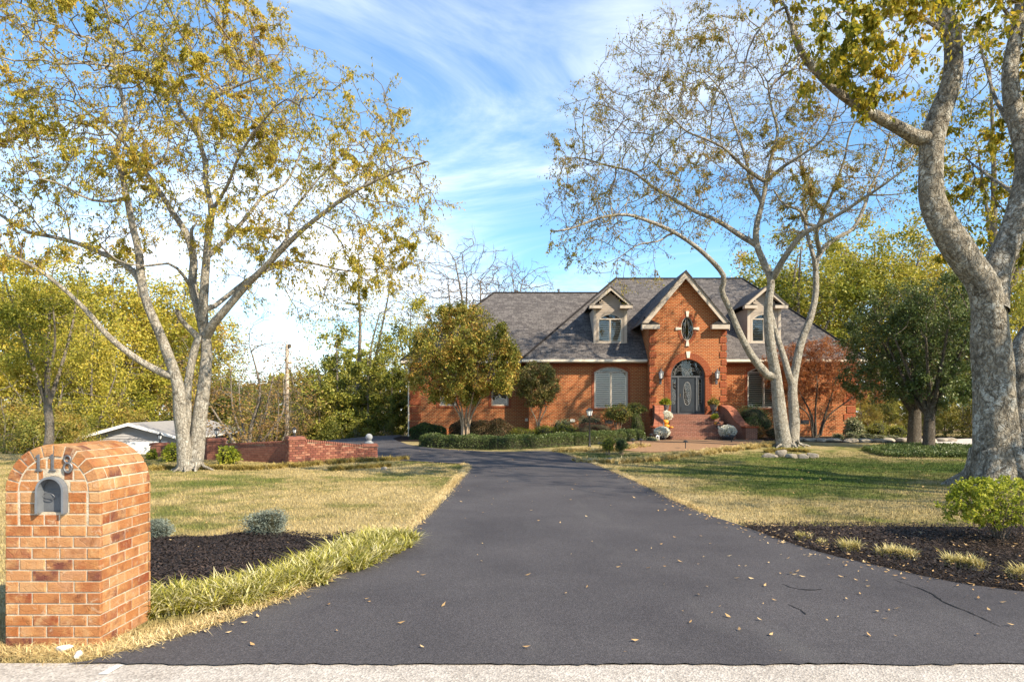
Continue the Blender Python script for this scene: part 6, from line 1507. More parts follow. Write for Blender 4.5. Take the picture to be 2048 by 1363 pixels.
M['wbrick_far'] = leafmat('garden_wall_brick_far', [(0,(0.16,0.058,0.042)),(0.5,(0.22,0.085,0.055)),(1,(0.29,0.135,0.09))], 0.0, 3.0, 0.85)
bw_ = lm.build('brickwork', M['wbrick_far'], wall_thing); bw_['kind'] = 'stuff'
def lantern(x, y, z, label, s=1.0):
    e = empty('pillar_lantern', (x, y, z), label, 'lantern', 'lanterns on the garden wall pillars')
    b = MB().lathe([(0.075*s,0),(0.075*s,0.02*s),(0.03*s,0.035*s),(0.025*s,0.12*s),(0.06*s,0.15*s),(0.06*s,0.165*s)], (x, y, z), 8)
    b.lathe([(0.11*s,0.32*s),(0.115*s,0.335*s),(0.05*s,0.40*s),(0.02*s,0.42*s),(0.015*s,0.46*s)], (x, y, z), 8)
    for k in range(4):
        a = k*math.pi/2+0.4; b.tube([(x+0.06*s*math.cos(a), y+0.06*s*math.sin(a), z+0.16*s), (x+0.095*s*math.cos(a), y+0.095*s*math.sin(a), z+0.325*s)], 0.008*s, 4)
    b.build('lantern_frame', M['black'], e); MB().lathe([(0.05*s,0.166*s),(0.08*s,0.319*s)], (x, y, z), 8).build('lantern_glass', M['lampglass'], e)
lantern(WC[0]-0.02, WC[1], h1, 'black lantern on the tall corner pillar of the garden wall', 0.72)
lantern(WM[0], WM[1], h3, 'black lantern on the wall pillar right of the tall tree trunk', 0.85)
lantern(WL[0], WL[1], h4, 'black lantern on the leftmost wall pillar before the garage', 0.85)
fn = empty('ball_finial', (WE[0], WE[1], h2), 'grey stone ball finial on the right-hand wall pillar', 'finial')
MB().lathe([(0.17,0),(0.17,0.03),(0.12,0.06),(0.08,0.09),(0.10,0.115)], (WE[0], WE[1], h2), 16).build('base', nmat('grey_cast_stone', (0.20,0.21,0.22), (0.30,0.31,0.31), 8, 0.85, 0.3, 50), fn, smooth=True)
MB().lathe([(0.001,0.0)]+[(0.13*math.sin(R(a)), 0.13-0.13*math.cos(R(a))) for a in range(12, 180, 12)]+[(0.001,0.26)], (WE[0], WE[1], h2+0.10), 18).build('ball', bpy.data.materials['grey_cast_stone'], fn, smooth=True)

# ------------------------------------------------------------------ neighbour's garage down the slope
M['gsiding'] = nmat('grey_vinyl_siding', (0.30,0.29,0.29), (0.35,0.34,0.34), 2, 0.6)
M['white'] = nmat('white_paint', (0.74,0.73,0.71), (0.82,0.81,0.79), 3, 0.5)
M['gdoor'] = nmat('white_garage_door', (0.70,0.69,0.67), (0.78,0.77,0.75), 3, 0.5)
gc = Vector((-21.5, 44.0, 0)); gd = Vector((-math.cos(0.187), -math.sin(0.187), 0)); gbk = Vector((-math.sin(0.187), math.cos(0.187), 0)); GWd, GLn, GEz, GRz, GBz = 5.7, 18.6, 0.04, 0.90, -4.3
gar = empty('garage', (gc.x, gc.y, -2.7), 'grey sided garage with white trim and pale shingle roof down the slope', 'garage')
def gp3(u, w, z): p = gc+gd*u+gbk*w; return Vector((p.x, p.y, z))
m = MB().add([gp3(0,0.05,GBz), gp3(GWd,0.05,GBz), gp3(GWd,0.05,GEz), gp3(GWd/2,0.05,GRz-0.08), gp3(0,0.05,GEz)], [(0,1,2,3,4)]); m.add([gp3(0.05,0,GBz), gp3(0.05,0,GEz), gp3(0.05,GLn,GEz), gp3(0.05,GLn,GBz)], [(0,1,2,3)])
m.add([gp3(GWd-0.05,0,GBz), gp3(GWd-.05,0,GEz), gp3(GWd-.05,GLn,GEz), gp3(GWd-.05,GLn,GBz)], [(3,2,1,0)]); m.build('wall_sheathing', M['gsiding'], gar)
z = -2.7
while z < GRz-0.2:
    lo = 0.0; hi = GWd
    if z > GEz-0.1: f = min(1, (z+0.17-GEz)/(GRz-GEz)); lo = GWd/2*f; hi = GWd-lo
    if hi-lo > 0.3:
        MB().add([gp3(lo, -0.02, z), gp3(hi, -0.02, z), gp3(hi, 0.03, z+0.165), gp3(lo, 0.03, z+0.165), gp3(lo, 0.03, z), gp3(hi, 0.03, z)], [(3,2,1,0), (0,1,5,4)]).build('siding_board', M['gsiding'], gar)
    if z < GEz-0.1: MB().add([gp3(-0.02, 0, z), gp3(-0.02, GLn, z), gp3(0.03, GLn, z+0.165), gp3(0.03, 0, z+0.165), gp3(0.03, 0, z), gp3(0.03, GLn, z)], [(0,1,2,3), (4,5,1,0)]).build('siding_board', M['gsiding'], gar)
    z += 0.165
for u0, u1, uc in ((GWd/2, -0.5, 1), (GWd/2, GWd+0.5, -1)):
    zlow = GEz-(GRz-GEz)/(GWd/2)*0.5+0.06
    roof_poly('roof_slope', [gp3(u0, -0.45, GRz+0.06), gp3(u1, -0.45, zlow), gp3(u1, GLn+0.4, zlow), gp3(u0, GLn+0.4, GRz+0.06)], gar, gbk, 0.06, nmat('pale_shingle', (0.24,0.225,0.21), (0.33,0.31,0.285), 7, 0.9, 0.4, 30))
    MB().prism([gp3(u0, -0.47, GRz+0.05), gp3(u1, -0.47, zlow-0.01), gp3(u1, -0.47, zlow-0.19), gp3(u0, -0.47, GRz-0.13)][::uc], gbk*0.06).build('rake_board', M['white'], gar)
    MB().prism([gp3(u1, -0.4, zlow-0.02), gp3(u1, GLn+0.4, zlow-0.02), gp3(u1, GLn+0.4, zlow-0.16), gp3(u1, -0.4, zlow-0.16)], gd*0.05).build('fascia', M['white'], gar)
MB().prism([gp3(-0.06,-0.07,GBz), gp3(0.12,-0.07,GBz), gp3(0.12,-0.07,GEz), gp3(-0.06,-0.07,GEz)], gbk*0.04).build('corner_board', M['white'], gar)
MB().prism([gp3(-0.07,GLn-.2,GBz), gp3(-0.07,GLn,GBz), gp3(-0.07,GLn,GEz-0.1), gp3(-0.07,GLn-.2,GEz-0.1)], gd*0.04).build('corner_board', M['white'], gar)
gd_ = MB(); gd_.prism([gp3(0.65,-0.06,-2.7), gp3(3.05,-0.06,-2.7), gp3(3.05,-0.06,-0.24), gp3(0.65,-0.06,-0.24)], gbk*0.05)
gdo = gd_.build('garage_door', M['white'], gar); 
for k in range(4):
    z0 = -2.65+0.58*k; MB().prism([gp3(0.75,-0.085,z0), gp3(2.95,-0.085,z0), gp3(2.95,-0.085,z0+0.54), gp3(0.75,-0.085,z0+0.54)], gbk*0.02).build('panel', M['gdoor'], gdo)
wn_ = MB().prism([gp3(-0.07,8.2,-1.5), gp3(-0.07,9.4,-1.5), gp3(-0.07,9.4,-0.2), gp3(-0.07,8.2,-0.2)], gd*0.04).build('window', M['white'], gar)
MB().prism([gp3(-0.08,8.32,-1.38), gp3(-0.08,9.28,-1.38), gp3(-0.08,9.28,-0.32), gp3(-0.08,8.32,-0.32)], gd*0.005).build('pane', M['door'], wn_)

# ------------------------------------------------------------------ utility pole
Yp = 45.0; xp = X(573, Yp); zb = T(xp, Yp); ztp = Z(688, Yp)
pole = empty('utility_pole', (xp, Yp, zb), 'weathered wooden utility pole behind the garden wall', 'utility pole')
pm_ = nmat('weathered_wood', (0.26,0.21,0.15), (0.42,0.36,0.28), 5, 0.9, 0.4, 30)
MB().tube([(xp, Yp, zb-0.3), (xp+0.02, Yp, 2.0), (xp+0.05, Yp, ztp)], [0.16, 0.14, 0.12], 10).build('shaft', pm_, pole, smooth=True)
MB().box(xp+0.14, xp+0.34, Yp-0.12, Yp+0.08, Z(737, Yp), Z(722, Yp)).build('equipment_box', M['white'], pole, bevel=0.01)
MB().lathe([(0.05,0),(0.11,0.05),(0.11,0.22),(0.04,0.28)], (xp+0.22, Yp-0.05, Z(696, Yp)), 8).build('insulator', M['bark_dark'], pole)
wz = Z(735, Yp)
for dz, end in ((0.0, (-46, 38, 1.4)), (-0.5, (-46, 38.5, 0.7)), (0.3, (-9, 62, 4.2))):
    a = Vector((xp, Yp, wz+dz)); b_ = Vector(end); MB().tube([a.lerp(b_, k/12)+Vector((0,0,-1.0*math.sin(math.pi*k/12))) for k in range(13)], 0.009, 4).build('wire', M['black'], pole)

# ------------------------------------------------------------------ shrubs and hedges
def lum(d, seed): return 1+0.12*np.sin(d[:, 0]*4+seed)+0.10*np.sin(d[:, 1]*5+seed*2)+0.10*np.sin(d[:, 2]*5+d[:, 0]*3+seed*3)
core_m = nmat('shrub_interior', (0.02,0.022,0.010), (0.045,0.04,0.02), 10, 0.95)  # solid core added to block see-through; inner shade put into its dark colour
def leaf_quads(c, nrm, size, aspect, rg_, align=0.5):
    n = len(c); ax = unit(nrm*align+rg_.normal(0, 0.8, (n, 3))); sd = unit(np.cross(ax, rg_.normal(0, 1, (n, 3)))); nr = np.cross(ax, sd); L = (size*rg_.uniform(0.6, 1.3, n))[:, None]
    return np.stack([c, c+ax*L*0.45+sd*L*aspect*0.5+nr*L*0.1, c+ax*L, c+ax*L*0.45-sd*L*aspect*0.5+nr*L*0.1], 1).reshape(-1, 3), np.arange(4*n).reshape(-1, 4)
def shrub(name, label, px, py, rx, ry, Y, n, size, mat, cat='shrub', stems=0, group=None, aspect=0.5, ryd=None, zoff=None, floor=True, jag=0.10):
    """shrub seen as an ellipse (rx, ry in photo pixels) at depth Y, with twiggy legs when raised"""
    c = np.array(P(px, py, Y)); a = rx/FPX*Y; h = ry/FPX*Y; b = a if ryd is None else ryd; g = T(c[0], Y); seed = (px*7+py) % 97; rg_ = np.random.default_rng(int(seed)+5)
    e = empty(name, (c[0], Y, g), label, cat, group)
    if stems == 0 and c[2]-h > g+0.05: h = (c[2]+h-g)/2; c[2] = g+h
    d = unit(rg_.normal(0, 1, (n, 3))); r = (1-0.38*rg_.random(n)**2+rg_.normal(0, jag*0.5, n))*lum(d, seed)
    Pn = c+d*r[:, None]*np.array((a, b, h)); k = Pn[:, 2] > g+0.02; V, F_ = leaf_quads(Pn[k], d[k], size, aspect, rg_)
    link('foliage', arr_mesh('foliage', V, F_), mat, e)['kind'] = 'stuff'
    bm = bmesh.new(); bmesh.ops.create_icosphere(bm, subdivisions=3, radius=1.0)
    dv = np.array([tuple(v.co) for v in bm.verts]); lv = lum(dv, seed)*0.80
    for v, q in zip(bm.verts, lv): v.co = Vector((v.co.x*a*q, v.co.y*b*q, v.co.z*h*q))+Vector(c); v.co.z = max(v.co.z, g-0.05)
    me = bpy.data.meshes.new('dark_core'); bm.to_mesh(me); bm.free(); link('dark_core', me, core_m, e)
    if stems:
        sm = MB()
        for k_ in range(stems):
            an = k_*2.4; sm.tube([(c[0]+0.06*math.cos(an), Y+0.06*math.sin(an), g-0.05), (c[0]+a*0.25*math.cos(an), Y+b*0.25*math.sin(an), (g+c[2])/2), (c[0]+a*0.5*math.cos(an), Y+b*0.5*math.sin(an), c[2])], [0.022, 0.018, 0.012], 5)
        sm.build('stem', M['bark_tan'], e)
    return e
def hedge(name, label, path, w, h, n, size, mat, cat='hedge', seed=1):
    pth = catmull([Vector((p[0], p[1], 0)) for p in path], 6); A_ = np.array([(p.x, p.y) for p in pth]); d = np.diff(A_, axis=0); L = np.hypot(d[:, 0], d[:, 1]); cs = np.concatenate([[0], np.cumsum(L)]); rg_ = np.random.default_rng(seed)
    s = rg_.uniform(0, cs[-1], n); i = np.clip(np.searchsorted(cs, s)-1, 0, len(L)-1); f = (s-cs[i])/L[i]; q = A_[i]+d[i]*f[:, None]; nr = np.stack([-d[i, 1], d[i, 0]], 1)/L[i][:, None]
    th = rg_.uniform(-0.15, math.pi+0.15, n); ex = 0.55; cx_, sz = np.sign(np.cos(th))*np.abs(np.cos(th))**ex, np.sign(np.sin(th))*np.abs(np.sin(th))**ex
    r = 1-0.3*rg_.random(n)**2+0.05*np.sin(s*3.0)+0.05*np.sin(s*7.3+2)
    endf = np.minimum(1, np.minimum(s, cs[-1]-s)/(w*0.6))**0.5
    off_ = cx_*r*w/2*endf; z = sz*r*h*(0.55+0.45*endf); Pn = np.stack([q[:, 0]+nr[:, 0]*off_, q[:, 1]+nr[:, 1]*off_, terrain(q[:, 0], q[:, 1])+np.maximum(z, 0.02)], 1)
    nn = unit(np.stack([nr[:, 0]*cx_, nr[:, 1]*cx_, sz], 1)); V, F_ = leaf_quads(Pn, nn, size, 0.55, rg_)
    e = empty(name, (float(A_[:, 0].mean()), float(A_[:, 1].mean()), T(A_[0, 0], A_[0, 1])), label, cat); link('foliage', arr_mesh('foliage', V, F_), mat, e)['kind'] = 'stuff'
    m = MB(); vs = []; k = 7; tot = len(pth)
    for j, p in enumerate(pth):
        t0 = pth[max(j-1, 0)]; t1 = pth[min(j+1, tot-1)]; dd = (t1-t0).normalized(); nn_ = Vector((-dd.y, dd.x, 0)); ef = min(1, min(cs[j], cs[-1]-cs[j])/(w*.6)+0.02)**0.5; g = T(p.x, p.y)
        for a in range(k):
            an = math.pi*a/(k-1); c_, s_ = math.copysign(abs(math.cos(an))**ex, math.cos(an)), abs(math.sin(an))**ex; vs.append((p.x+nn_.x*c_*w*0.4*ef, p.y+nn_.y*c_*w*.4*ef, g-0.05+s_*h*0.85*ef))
    m.add(vs, [(j*k+a, j*k+a+1, (j+1)*k+a+1, (j+1)*k+a) for j in range(tot-1) for a in range(k-1)]); m.build('dark_core', core_m, e, smooth=True); return e
M['box'] = leafmat('boxwood_leaf', [(0.1,(0.03,0.05,0.012)),(0.5,(0.09,0.125,0.03)),(0.85,(0.18,0.20,0.065)),(1,(0.25,0.24,0.10))], 0.2, 1.5, 0.4)
M['darkgreen'] = leafmat('yew_leaf', [(0.1,(0.02,0.038,0.010)),(0.6,(0.06,0.10,0.025)),(1,(0.13,0.17,0.05))], 0.2, 1.5)
M['browngreen'] = leafmat('browning_leaf', [(0.1,(0.04,0.045,0.018)),(0.4,(0.12,0.09,0.035)),(0.75,(0.22,0.13,0.07)),(1,(0.34,0.24,0.14))], 0.25, 1.5)
M['yellowgreen'] = leafmat('yellow_shrub_leaf', [(0.1,(0.09,0.11,0.012)),(0.5,(0.24,0.25,0.03)),(0.85,(0.40,0.36,0.06)),(1,(0.50,0.38,0.10))], 0.35, 2.0)
M['variegated'] = leafmat('variegated_leaf', [(0.1,(0.06,0.09,0.03)),(0.4,(0.17,0.20,0.08)),(0.7,(0.42,0.40,0.22)),(1,(0.60,0.52,0.34))], 0.3, 2.0)
M['barberry'] = leafmat('barberry_leaf', [(0.1,(0.08,0.035,0.02)),(0.5,(0.18,0.075,0.045)),(1,(0.28,0.14,0.08))], 0.3, 2.0)
M['nandina'] = leafmat('nandina_leaf', [(0.1,(0.05,0.09,0.02)),(0.45,(0.15,0.18,0.04)),(0.75,(0.32,0.26,0.06)),(1,(0.48,0.17,0.04))], 0.35, 2.0)
M['fresh'] = leafmat('fresh_green_leaf', [(0.05,(0.08,0.12,0.012)),(0.4,(0.23,0.27,0.02)),(0.75,(0.46,0.45,0.05)),(1,(0.62,0.55,0.10))], 0.4, 2.5)
M['spruce'] = leafmat('blue_spruce_needle', [(0.05,(0.05,0.065,0.05)),(0.4,(0.13,0.16,0.13)),(0.8,(0.27,0.30,0.24)),(1,(0.36,0.30,0.16))], 0.1, 5.0)
M['orange'] = leafmat('orange_shrub_leaf', [(0.1,(0.12,0.05,0.015)),(0.5,(0.28,0.12,0.03)),(1,(0.36,0.22,0.06))], 0.3, 2.0)
hp = [G(*p) for p in [(838,893),(900,897),(980,899),(1060,897),(1140,892),(1215,887),(1288,880)]]
hedge('boxwood_hedge', 'long low clipped green hedge curving along the end of the driveway', [(p.x, p.y+0.45) for p in hp], 0.85, 0.55, 30000, 0.055, M['box'], seed=3)
hedge('hedge', 'dark green clipped hedge at the left corner of the house', [(X(818, 34.5), 34.6), (X(858, 34.5), 34.6), (X(892, 34.5), 34.7)], 1.0, 0.78, 8000, 0.06, M['darkgreen'], seed=4)
hedge('hedge', 'browning hedge under the left wing windows behind the crepe myrtle trunk', [(X(898, 35.2), 35.3), (X(960, 35.2), 35.3), (X(1028, 35.2), 35.4)], 1.1, 0.95, 11000, 0.07, M['browngreen'], seed=5)
S = shrub
for a in [('low_shrub', 'yellow-green low shrub, left of three beside the clipped tree', 1048, 866, 24, 10, 34.6, 2500, .06, 'yellowgreen'), ('low_shrub', 'yellow-green low shrub, middle of three under the clipped tree', 1090, 862, 25, 11, 34.8, 2500, .06, 'yellowgreen'), ('low_shrub', 'yellow-green low shrub, right of three near thin stake', 1132, 860, 20, 11, 34.8, 2200, .06, 'yellowgreen'),
          ('variegated_shrub', 'pale variegated shrub under the left end of arched window', 1126, 848, 22, 10, 36.4, 2200, .07, 'variegated'), ('variegated_shrub', 'wide green and white shrub behind the lamp post', 1182, 843, 36, 11, 36.5, 3200, .07, 'variegated'),
          ('barberry', 'red-brown twiggy shrub at the foot of the lamp post', 1188, 858, 40, 15, 35.2, 4200, .05, 'barberry'), ('topiary', 'egg-shaped clipped green shrub left of the stairs', 1274, 847, 13, 21, 34.9, 4200, .045, 'box'),
          ('clipped_shrub', 'flat-topped dark green shrub under the right front window', 1509, 826, 38, 17, 35.6, 6000, .06, 'darkgreen'), ('round_shrub', 'small green ball shrub below the flat-topped dark shrub', 1504, 845, 13, 12, 34.6, 2200, .05, 'box'), ('orange_shrub', 'rust-orange shrub beside the right stair pier', 1509, 864, 20, 15, 34.6, 2600, .06, 'orange'),
          ('leafy_shrub', 'light green leafy shrub at the right corner of the house', 1708, 850, 19, 14, 34.6, 1900, .10, 'variegated'), ('gold_shrub', 'golden low shrub, left of two beyond the house corner', 1752, 857, 24, 11, 35.0, 2400, .06, 'yellowgreen'), ('gold_shrub', 'golden low shrub, right of two beyond the house corner', 1796, 860, 18, 10, 34.5, 2000, .06, 'yellowgreen'),
          ('low_shrub', 'grey-green mound at the foot of the left stair pier', 1303, 880, 12, 7, 32.6, 1500, .04, 'variegated'), ('low_shrub', 'small tan shrub low by the right front wall', 1545, 862, 14, 8, 35.0, 1200, .05, 'browngreen'),
          ('hosta', 'bright green broad-leaved plant against the garden wall', 458, 908, 20, 15, 22.4, 900, .11, 'fresh'), ('hosta', 'bright green broad-leaved plant left of the tall tree trunk', 346, 907, 16, 19, 23.6, 900, .11, 'fresh'), ('hosta', 'small green plant at the left end of the garden wall', 303, 912, 9, 12, 24.5, 500, .09, 'fresh')]:
    S(a[0], a[1], a[2], a[3], a[4], a[5], a[6], a[7], a[8], M[a[9]], jag=0.2)
S('nandina_shrub', 'tall pruned nandina with bare stems left of the stairs, larger crown', 1236, 826, 27, 16, 35.2, 4000, .075, M['nandina'], stems=9, jag=0.3)
S('nandina_shrub', 'pruned nandina crown above the egg-shaped shrub', 1272, 817, 19, 11, 35.6, 2200, .075, M['nandina'], stems=6, jag=0.3)
for px, m_, lab in ((1216, 'yellowgreen', 'small vase-shaped golden shrub near the walkway edge'), (1243, 'box', 'small vase-shaped green shrub near the walkway edge')):
    Yv = G(px, 909).y; S('vase_shrub', lab, px, 889, 13, 12, Yv, 2000, 0.05, M[m_], stems=5, jag=0.3)
for px, py, lab in ((1676, 868, 'first'), (1704, 866, 'second'), (1731, 868, 'third'), (1760, 871, 'fourth'), (1786, 872, 'last')):
    S('cushion_plant', f'{lab} pale cushion plant from the left along the stone edging', px, py+3, 13, 5, 33.4, 700, 0.05, M['variegated'], group='cushion plants on the stone edging')
# ground-cover round the dark pair of trees
gcp = smooth_poly(gp([(1725,900),(1790,893),(1870,893),(1960,898),(1960,912),(1860,915),(1770,913)]), 4); a = np.array(gcp); n_ = 60000
x = rng.uniform(a[:,0].min(), a[:,0].max(), n_); y = rng.uniform(a[:,1].min(), a[:,1].max(), n_); k = pip(gcp, x, y); x, y = x[k], y[k]
V, F_ = leaf_quads(np.stack([x, y, terrain(x, y)+rng.uniform(0.02, 0.16, len(x))], 1), np.tile((0,0,1.0), (len(x), 1)), 0.07, 0.6, rng)
tag(link('ground_cover', arr_mesh('ground_cover', V, F_), M['box']), 'low green ground cover under the two dark green trees', 'ground cover', kind='stuff')
# golden edging plants
def edging(label, pts, n, h, sp, mat='lili_gold'): grass_clump('edging_plants', label, 'edging plants', [G(*p) for p in pts], sp, n, h, 0.02, M[mat], 0.9, 0.5)
edging('low golden edging along the foot of the garden wall', [(300,940),(400,937),(500,940),(600,933),(690,925),(760,921),(815,919)], 9000, 0.20, 0.28)
edging('short golden tuft of edging on the left lawn before the wall', [(655,941),(700,938),(740,935),(775,933)], 2600, 0.17, 0.28)
edging('dry golden edging between the hedge and the driveway end', [(1105,904),(1150,901),(1200,903),(1240,898),(1290,892)], 5000, 0.20, 0.35, 'lili_dry')
edging('dry golden edging sweeping along the front of the walkway', [(1150,922),(1215,926),(1290,923),(1350,913),(1420,905),(1490,897),(1550,889)], 11000, 0.22, 0.45, 'lili_dry')
edging('golden ring of edging round the foot of the double-trunk tree', [(1530,905),(1555,902),(1590,902),(1618,905)], 2200, 0.18, 0.18)
# rocks
M['rock'] = nmat('tan_fieldstone', (0.20,0.165,0.12), (0.36,0.31,0.25), 7, 0.9, 0.6, 30)
for px, py, rx, ry, lab in ((1540,911,15,5,'low flat rock, leftmost of those round the double-trunk tree'), (1563,910,12,9,'upright pointed rock before the double-trunk tree'), (1584,913,12,6,'rounded pale rock in the middle of the tree ring'), (1604,913,12,6,'grey rounded rock right of centre in the tree ring'), (1626,912,12,7,'rightmost tan rock of the tree ring')):
    g = G(px, py+3); s_ = g.y/FPX; tag(link('rock', rock_mesh('rock', (g.x, g.y, g.z+ry*s_*0.5), (rx*s_, rx*s_*0.8, ry*s_*1.1), px, 3, 0.5), M['rock']), lab, 'rock', 'rocks round the double-trunk tree')
for px, py, rx, ry, lab in ((1180,921,9,4,'dark rock by the driveway, left of two at the edging'), (1213,921,8,5,'grey rock by the driveway, right of two at the edging'), (775,937,6,3,'small brown rock at the end of the golden tuft')):
    g = G(px, py); s_ = g.y/FPX; tag(link('rock', rock_mesh('rock', (g.x, g.y-0.5, g.z+0.05), (rx*s_, rx*s_*0.8, ry*s_*1.2), px, 3, 0.5), M['rock']), lab, 'rock')
se = empty('stone_edging', (16.5, 31.9, 0.29), 'dry-laid flat stone edging along the right planting bed', 'stone edging'); xx_ = 1590; k_ = 0
while xx_ < 1905:
    w = random.uniform(18, 34); Ys = 32.4-0.9*math.sin((xx_-1590)/320*math.pi); g = Vector((X(xx_+w/2, Ys), Ys, 0.27)); s_ = Ys/FPX
    link('stone', rock_mesh('stone', (g.x, g.y, g.z+0.09), (w*s_*0.52, 0.25, 0.12), k_+50, 2, 0.4), M['stone_pale'] if k_ % 2 else M['rock'], se); k_ += 1; xx_ += w*0.97
# foreground shrub and two dwarf spruces
fs_ = Tree(41); gb = G(2000, 1086)
for k in range(16):
    a = k*2.4; r = 0.25+0.45*((k*37) % 10)/10; fs_.limb([gb+Vector((0.03*math.cos(a), 0.03*math.sin(a), 0)), gb+Vector((r*0.4*math.cos(a), r*0.4*math.sin(a), 0.35)), gb+Vector((r*math.cos(a), r*math.sin(a), 0.62))], 0.012, 0.005, 0.06)
fs_.grow(crown_px([(1990,1005,92,46,gb.y,0.62,1.0),(1935,1025,55,26,gb.y-0.1,0.4,0.5),(2050,1000,70,50,gb.y,0.6,0.8),(1985,975,60,18,gb.y,0.4,0.4)], 900, fs_.rg), 0.055, 1.5, 0.08, 50, (0,0,0.1), 0.35, 4500); fs_.radii(0.002); fs_.wood(sides=(5,5,4,3)); fs_.twigs(2, 0.07, 0.02, 0.8, -0.1, 0.0014)
fs_.leaves(10500, 0.040, 0.62, -0.1, lambda P_: clump(P_, 6.0, 2.0, -0.6)+0.15, 0.015); fs_.build('leafy_shrub', 'bright yellow-green leafy shrub on the right mulch bed', gb, M['bark_tan'], M['fresh'], 'shrub')
for px, py, rx, ry, lab in ((533, 1046, 36, 26, 'dwarf blue-grey spruce on the left mulch bed edge'), (316, 1060, 26, 20, 'dwarf blue-grey spruce half hidden behind the mailbox')):
    Yv = G(px, py+ry).y; S('dwarf_spruce', lab, px, py, rx, ry, Yv, 5200, 0.034, M['spruce'], aspect=0.22, jag=0.22)

# ------------------------------------------------------------------ lamp post, path lights, porch things
g = G(1179, 893); hl_ = (893-815)/FPX*g.y; lp = empty('lamp_post', g, 'black lamp post standing in front of the long hedge', 'lamp post')
MB().lathe([(0.07,0),(0.07,0.05),(0.045,0.1),(0.038,0.14),(0.036,hl_*0.76),(0.06,hl_*0.77),(0.06,hl_*0.785)], g, 10).build('post', M['black'], lp, smooth=True)
lf_ = MB().lathe([(0.10,hl_*0.785),(0.105,hl_*0.80)], g, 6).lathe([(0.165,hl_*0.93),(0.17,hl_*0.94),(0.05,hl_*0.985),(0.03,hl_*1.0)], g, 6)
for k in range(6):
    a = k*math.pi/3; lf_.tube([g+Vector((0.10*math.cos(a), 0.10*math.sin(a), hl_*0.80)), g+Vector((0.15*math.cos(a), 0.15*math.sin(a), hl_*0.93))], 0.009, 4)
lf_.build('lantern_frame', M['black'], lp); MB().lathe([(0.085,hl_*0.802),(0.135,hl_*0.928)], g, 6).build('lantern_glass', M['lampglass'], lp)
for px, py, lab in ((1371,897,'path light in the middle of the walkway front'), (1200,901,'path light by the vase-shaped golden shrub'), (1266,893,'path light at the hedge end, left of two'), (1282,893,'path light at the hedge end, right of two'), (1302,881,'path light beside the left stair pier'), (1463,884,'path light in front of the right flower pot')):
    g = G(px, py); e = empty('path_light', g, 'black mushroom '+lab, 'path light', 'black path lights'); MB().tube([g-Vector((0,0,0.05)), g+Vector((0,0,0.30))], 0.018, 6).build('stake', M['black'], e); MB().lathe([(0.11,0.28),(0.11,0.30),(0.03,0.36)], g, 10).build('cap', M['black'], e)
M['pot'] = nmat('black_glazed_pot', (0.02,0.02,0.022), (0.045,0.045,0.05), 8, 0.35, 0.1, 40, 0.5)
M['urn'] = nmat('dark_stone_urn', (0.09,0.085,0.08), (0.18,0.17,0.16), 12, 0.7, 0.4, 50)
M['mum'] = leafmat('white_mum_petal', [(0,(0.45,0.45,0.30)),(0.3,(0.72,0.70,0.58)),(1,(0.85,0.83,0.74))], 0.25, 4.0)
M['pumpkin'] = nmat('pumpkin_skin', (0.55,0.19,0.015), (0.72,0.30,0.03), 6, 0.45, 0.1, 40, 0.4)
def foliage_ball(c, r, n, size, mat, e, name, seed, aspect=0.6, up=0.0, zs=0.7):
    rg_ = np.random.default_rng(seed); d = unit(rg_.normal(0, 1, (n, 3))+np.array((0,0,up))); rr = r*(1-0.3*rg_.random((n, 1))**2); V, F_ = leaf_quads(np.array(c)+d*rr*np.array((1,1,zs)), d, size, aspect, rg_); o = link(name, arr_mesh(name, V, F_), mat, e); o['kind'] = 'stuff'
def mum(px, pz, Y, r, lab, potr, poth, seed):
    x = X(px, Y); e = empty('potted_mum', (x, Y, pz), lab, 'potted plant', 'white mums on the entry stairs'); MB().lathe([(potr*0.75,0.0),(potr*0.95,poth*0.6),(potr,poth),(potr*0.9,poth),(potr*0.85,poth*0.9)], (x, Y, pz), 14).build('pot', M['pot'], e, smooth=True)
    foliage_ball((x, Y, pz+poth+r*0.35), r*0.93, 420, 0.06, M['box'], e, 'leaves', seed); foliage_ball((x, Y, pz+poth+r*0.38), r*1.03, 3200, 0.06, M['mum'], e, 'flowers', seed+1, 0.9, 0.5)
stz = lambda i: FL-rise*(i+1); sty = lambda i: L0-i*tread-tread/2
mum(1331, stz(1), sty(1), 0.33, 'white mum high on the left side of the stairs', 0.20, 0.16, 1); mum(1324, 0.27, 33.55, 0.36, 'white mum at the bottom left of the stairs', 0.24, 0.27, 3); mum(1455, 0.27, 33.55, 0.40, 'wide white mum in black bowl at the bottom right of the stairs', 0.34, 0.30, 5)
def pumpkin(px, z0, Y, r, lab, sq=0.85):
    x = X(px, Y); e = empty('pumpkin', (x, Y, z0), lab, 'pumpkin', 'pumpkins on the stairs'); vs = []; n, mth = 24, 10
    for i in range(mth+1):
        th = math.pi*i/mth
        for j in range(n):
            ph = 2*math.pi*j/n; rr_ = r*math.sin(th)*(1-0.07*(0.5+0.5*math.cos(ph*8))); vs.append((x+rr_*math.cos(ph), Y+rr_*math.sin(ph), z0+r*sq-r*sq*math.cos(th)*(1-0.12*abs(math.cos(th))**4)))
    MB().add(vs, [(i*n+j, i*n+(j+1) % n, (i+1)*n+(j+1) % n, (i+1)*n+j) for i in range(mth) for j in range(n)]).build('body', M['pumpkin'], e, smooth=True)
    MB().tube([(x, Y, z0+1.70*r*sq), (x+0.01, Y, z0+2.05*r*sq), (x+0.04, Y-0.01, z0+2.25*r*sq)], [0.03, 0.018, 0.016], 6).build('stalk', nmat('pumpkin_stalk', (0.16,0.14,0.06), (0.26,0.23,0.10), 20), e)
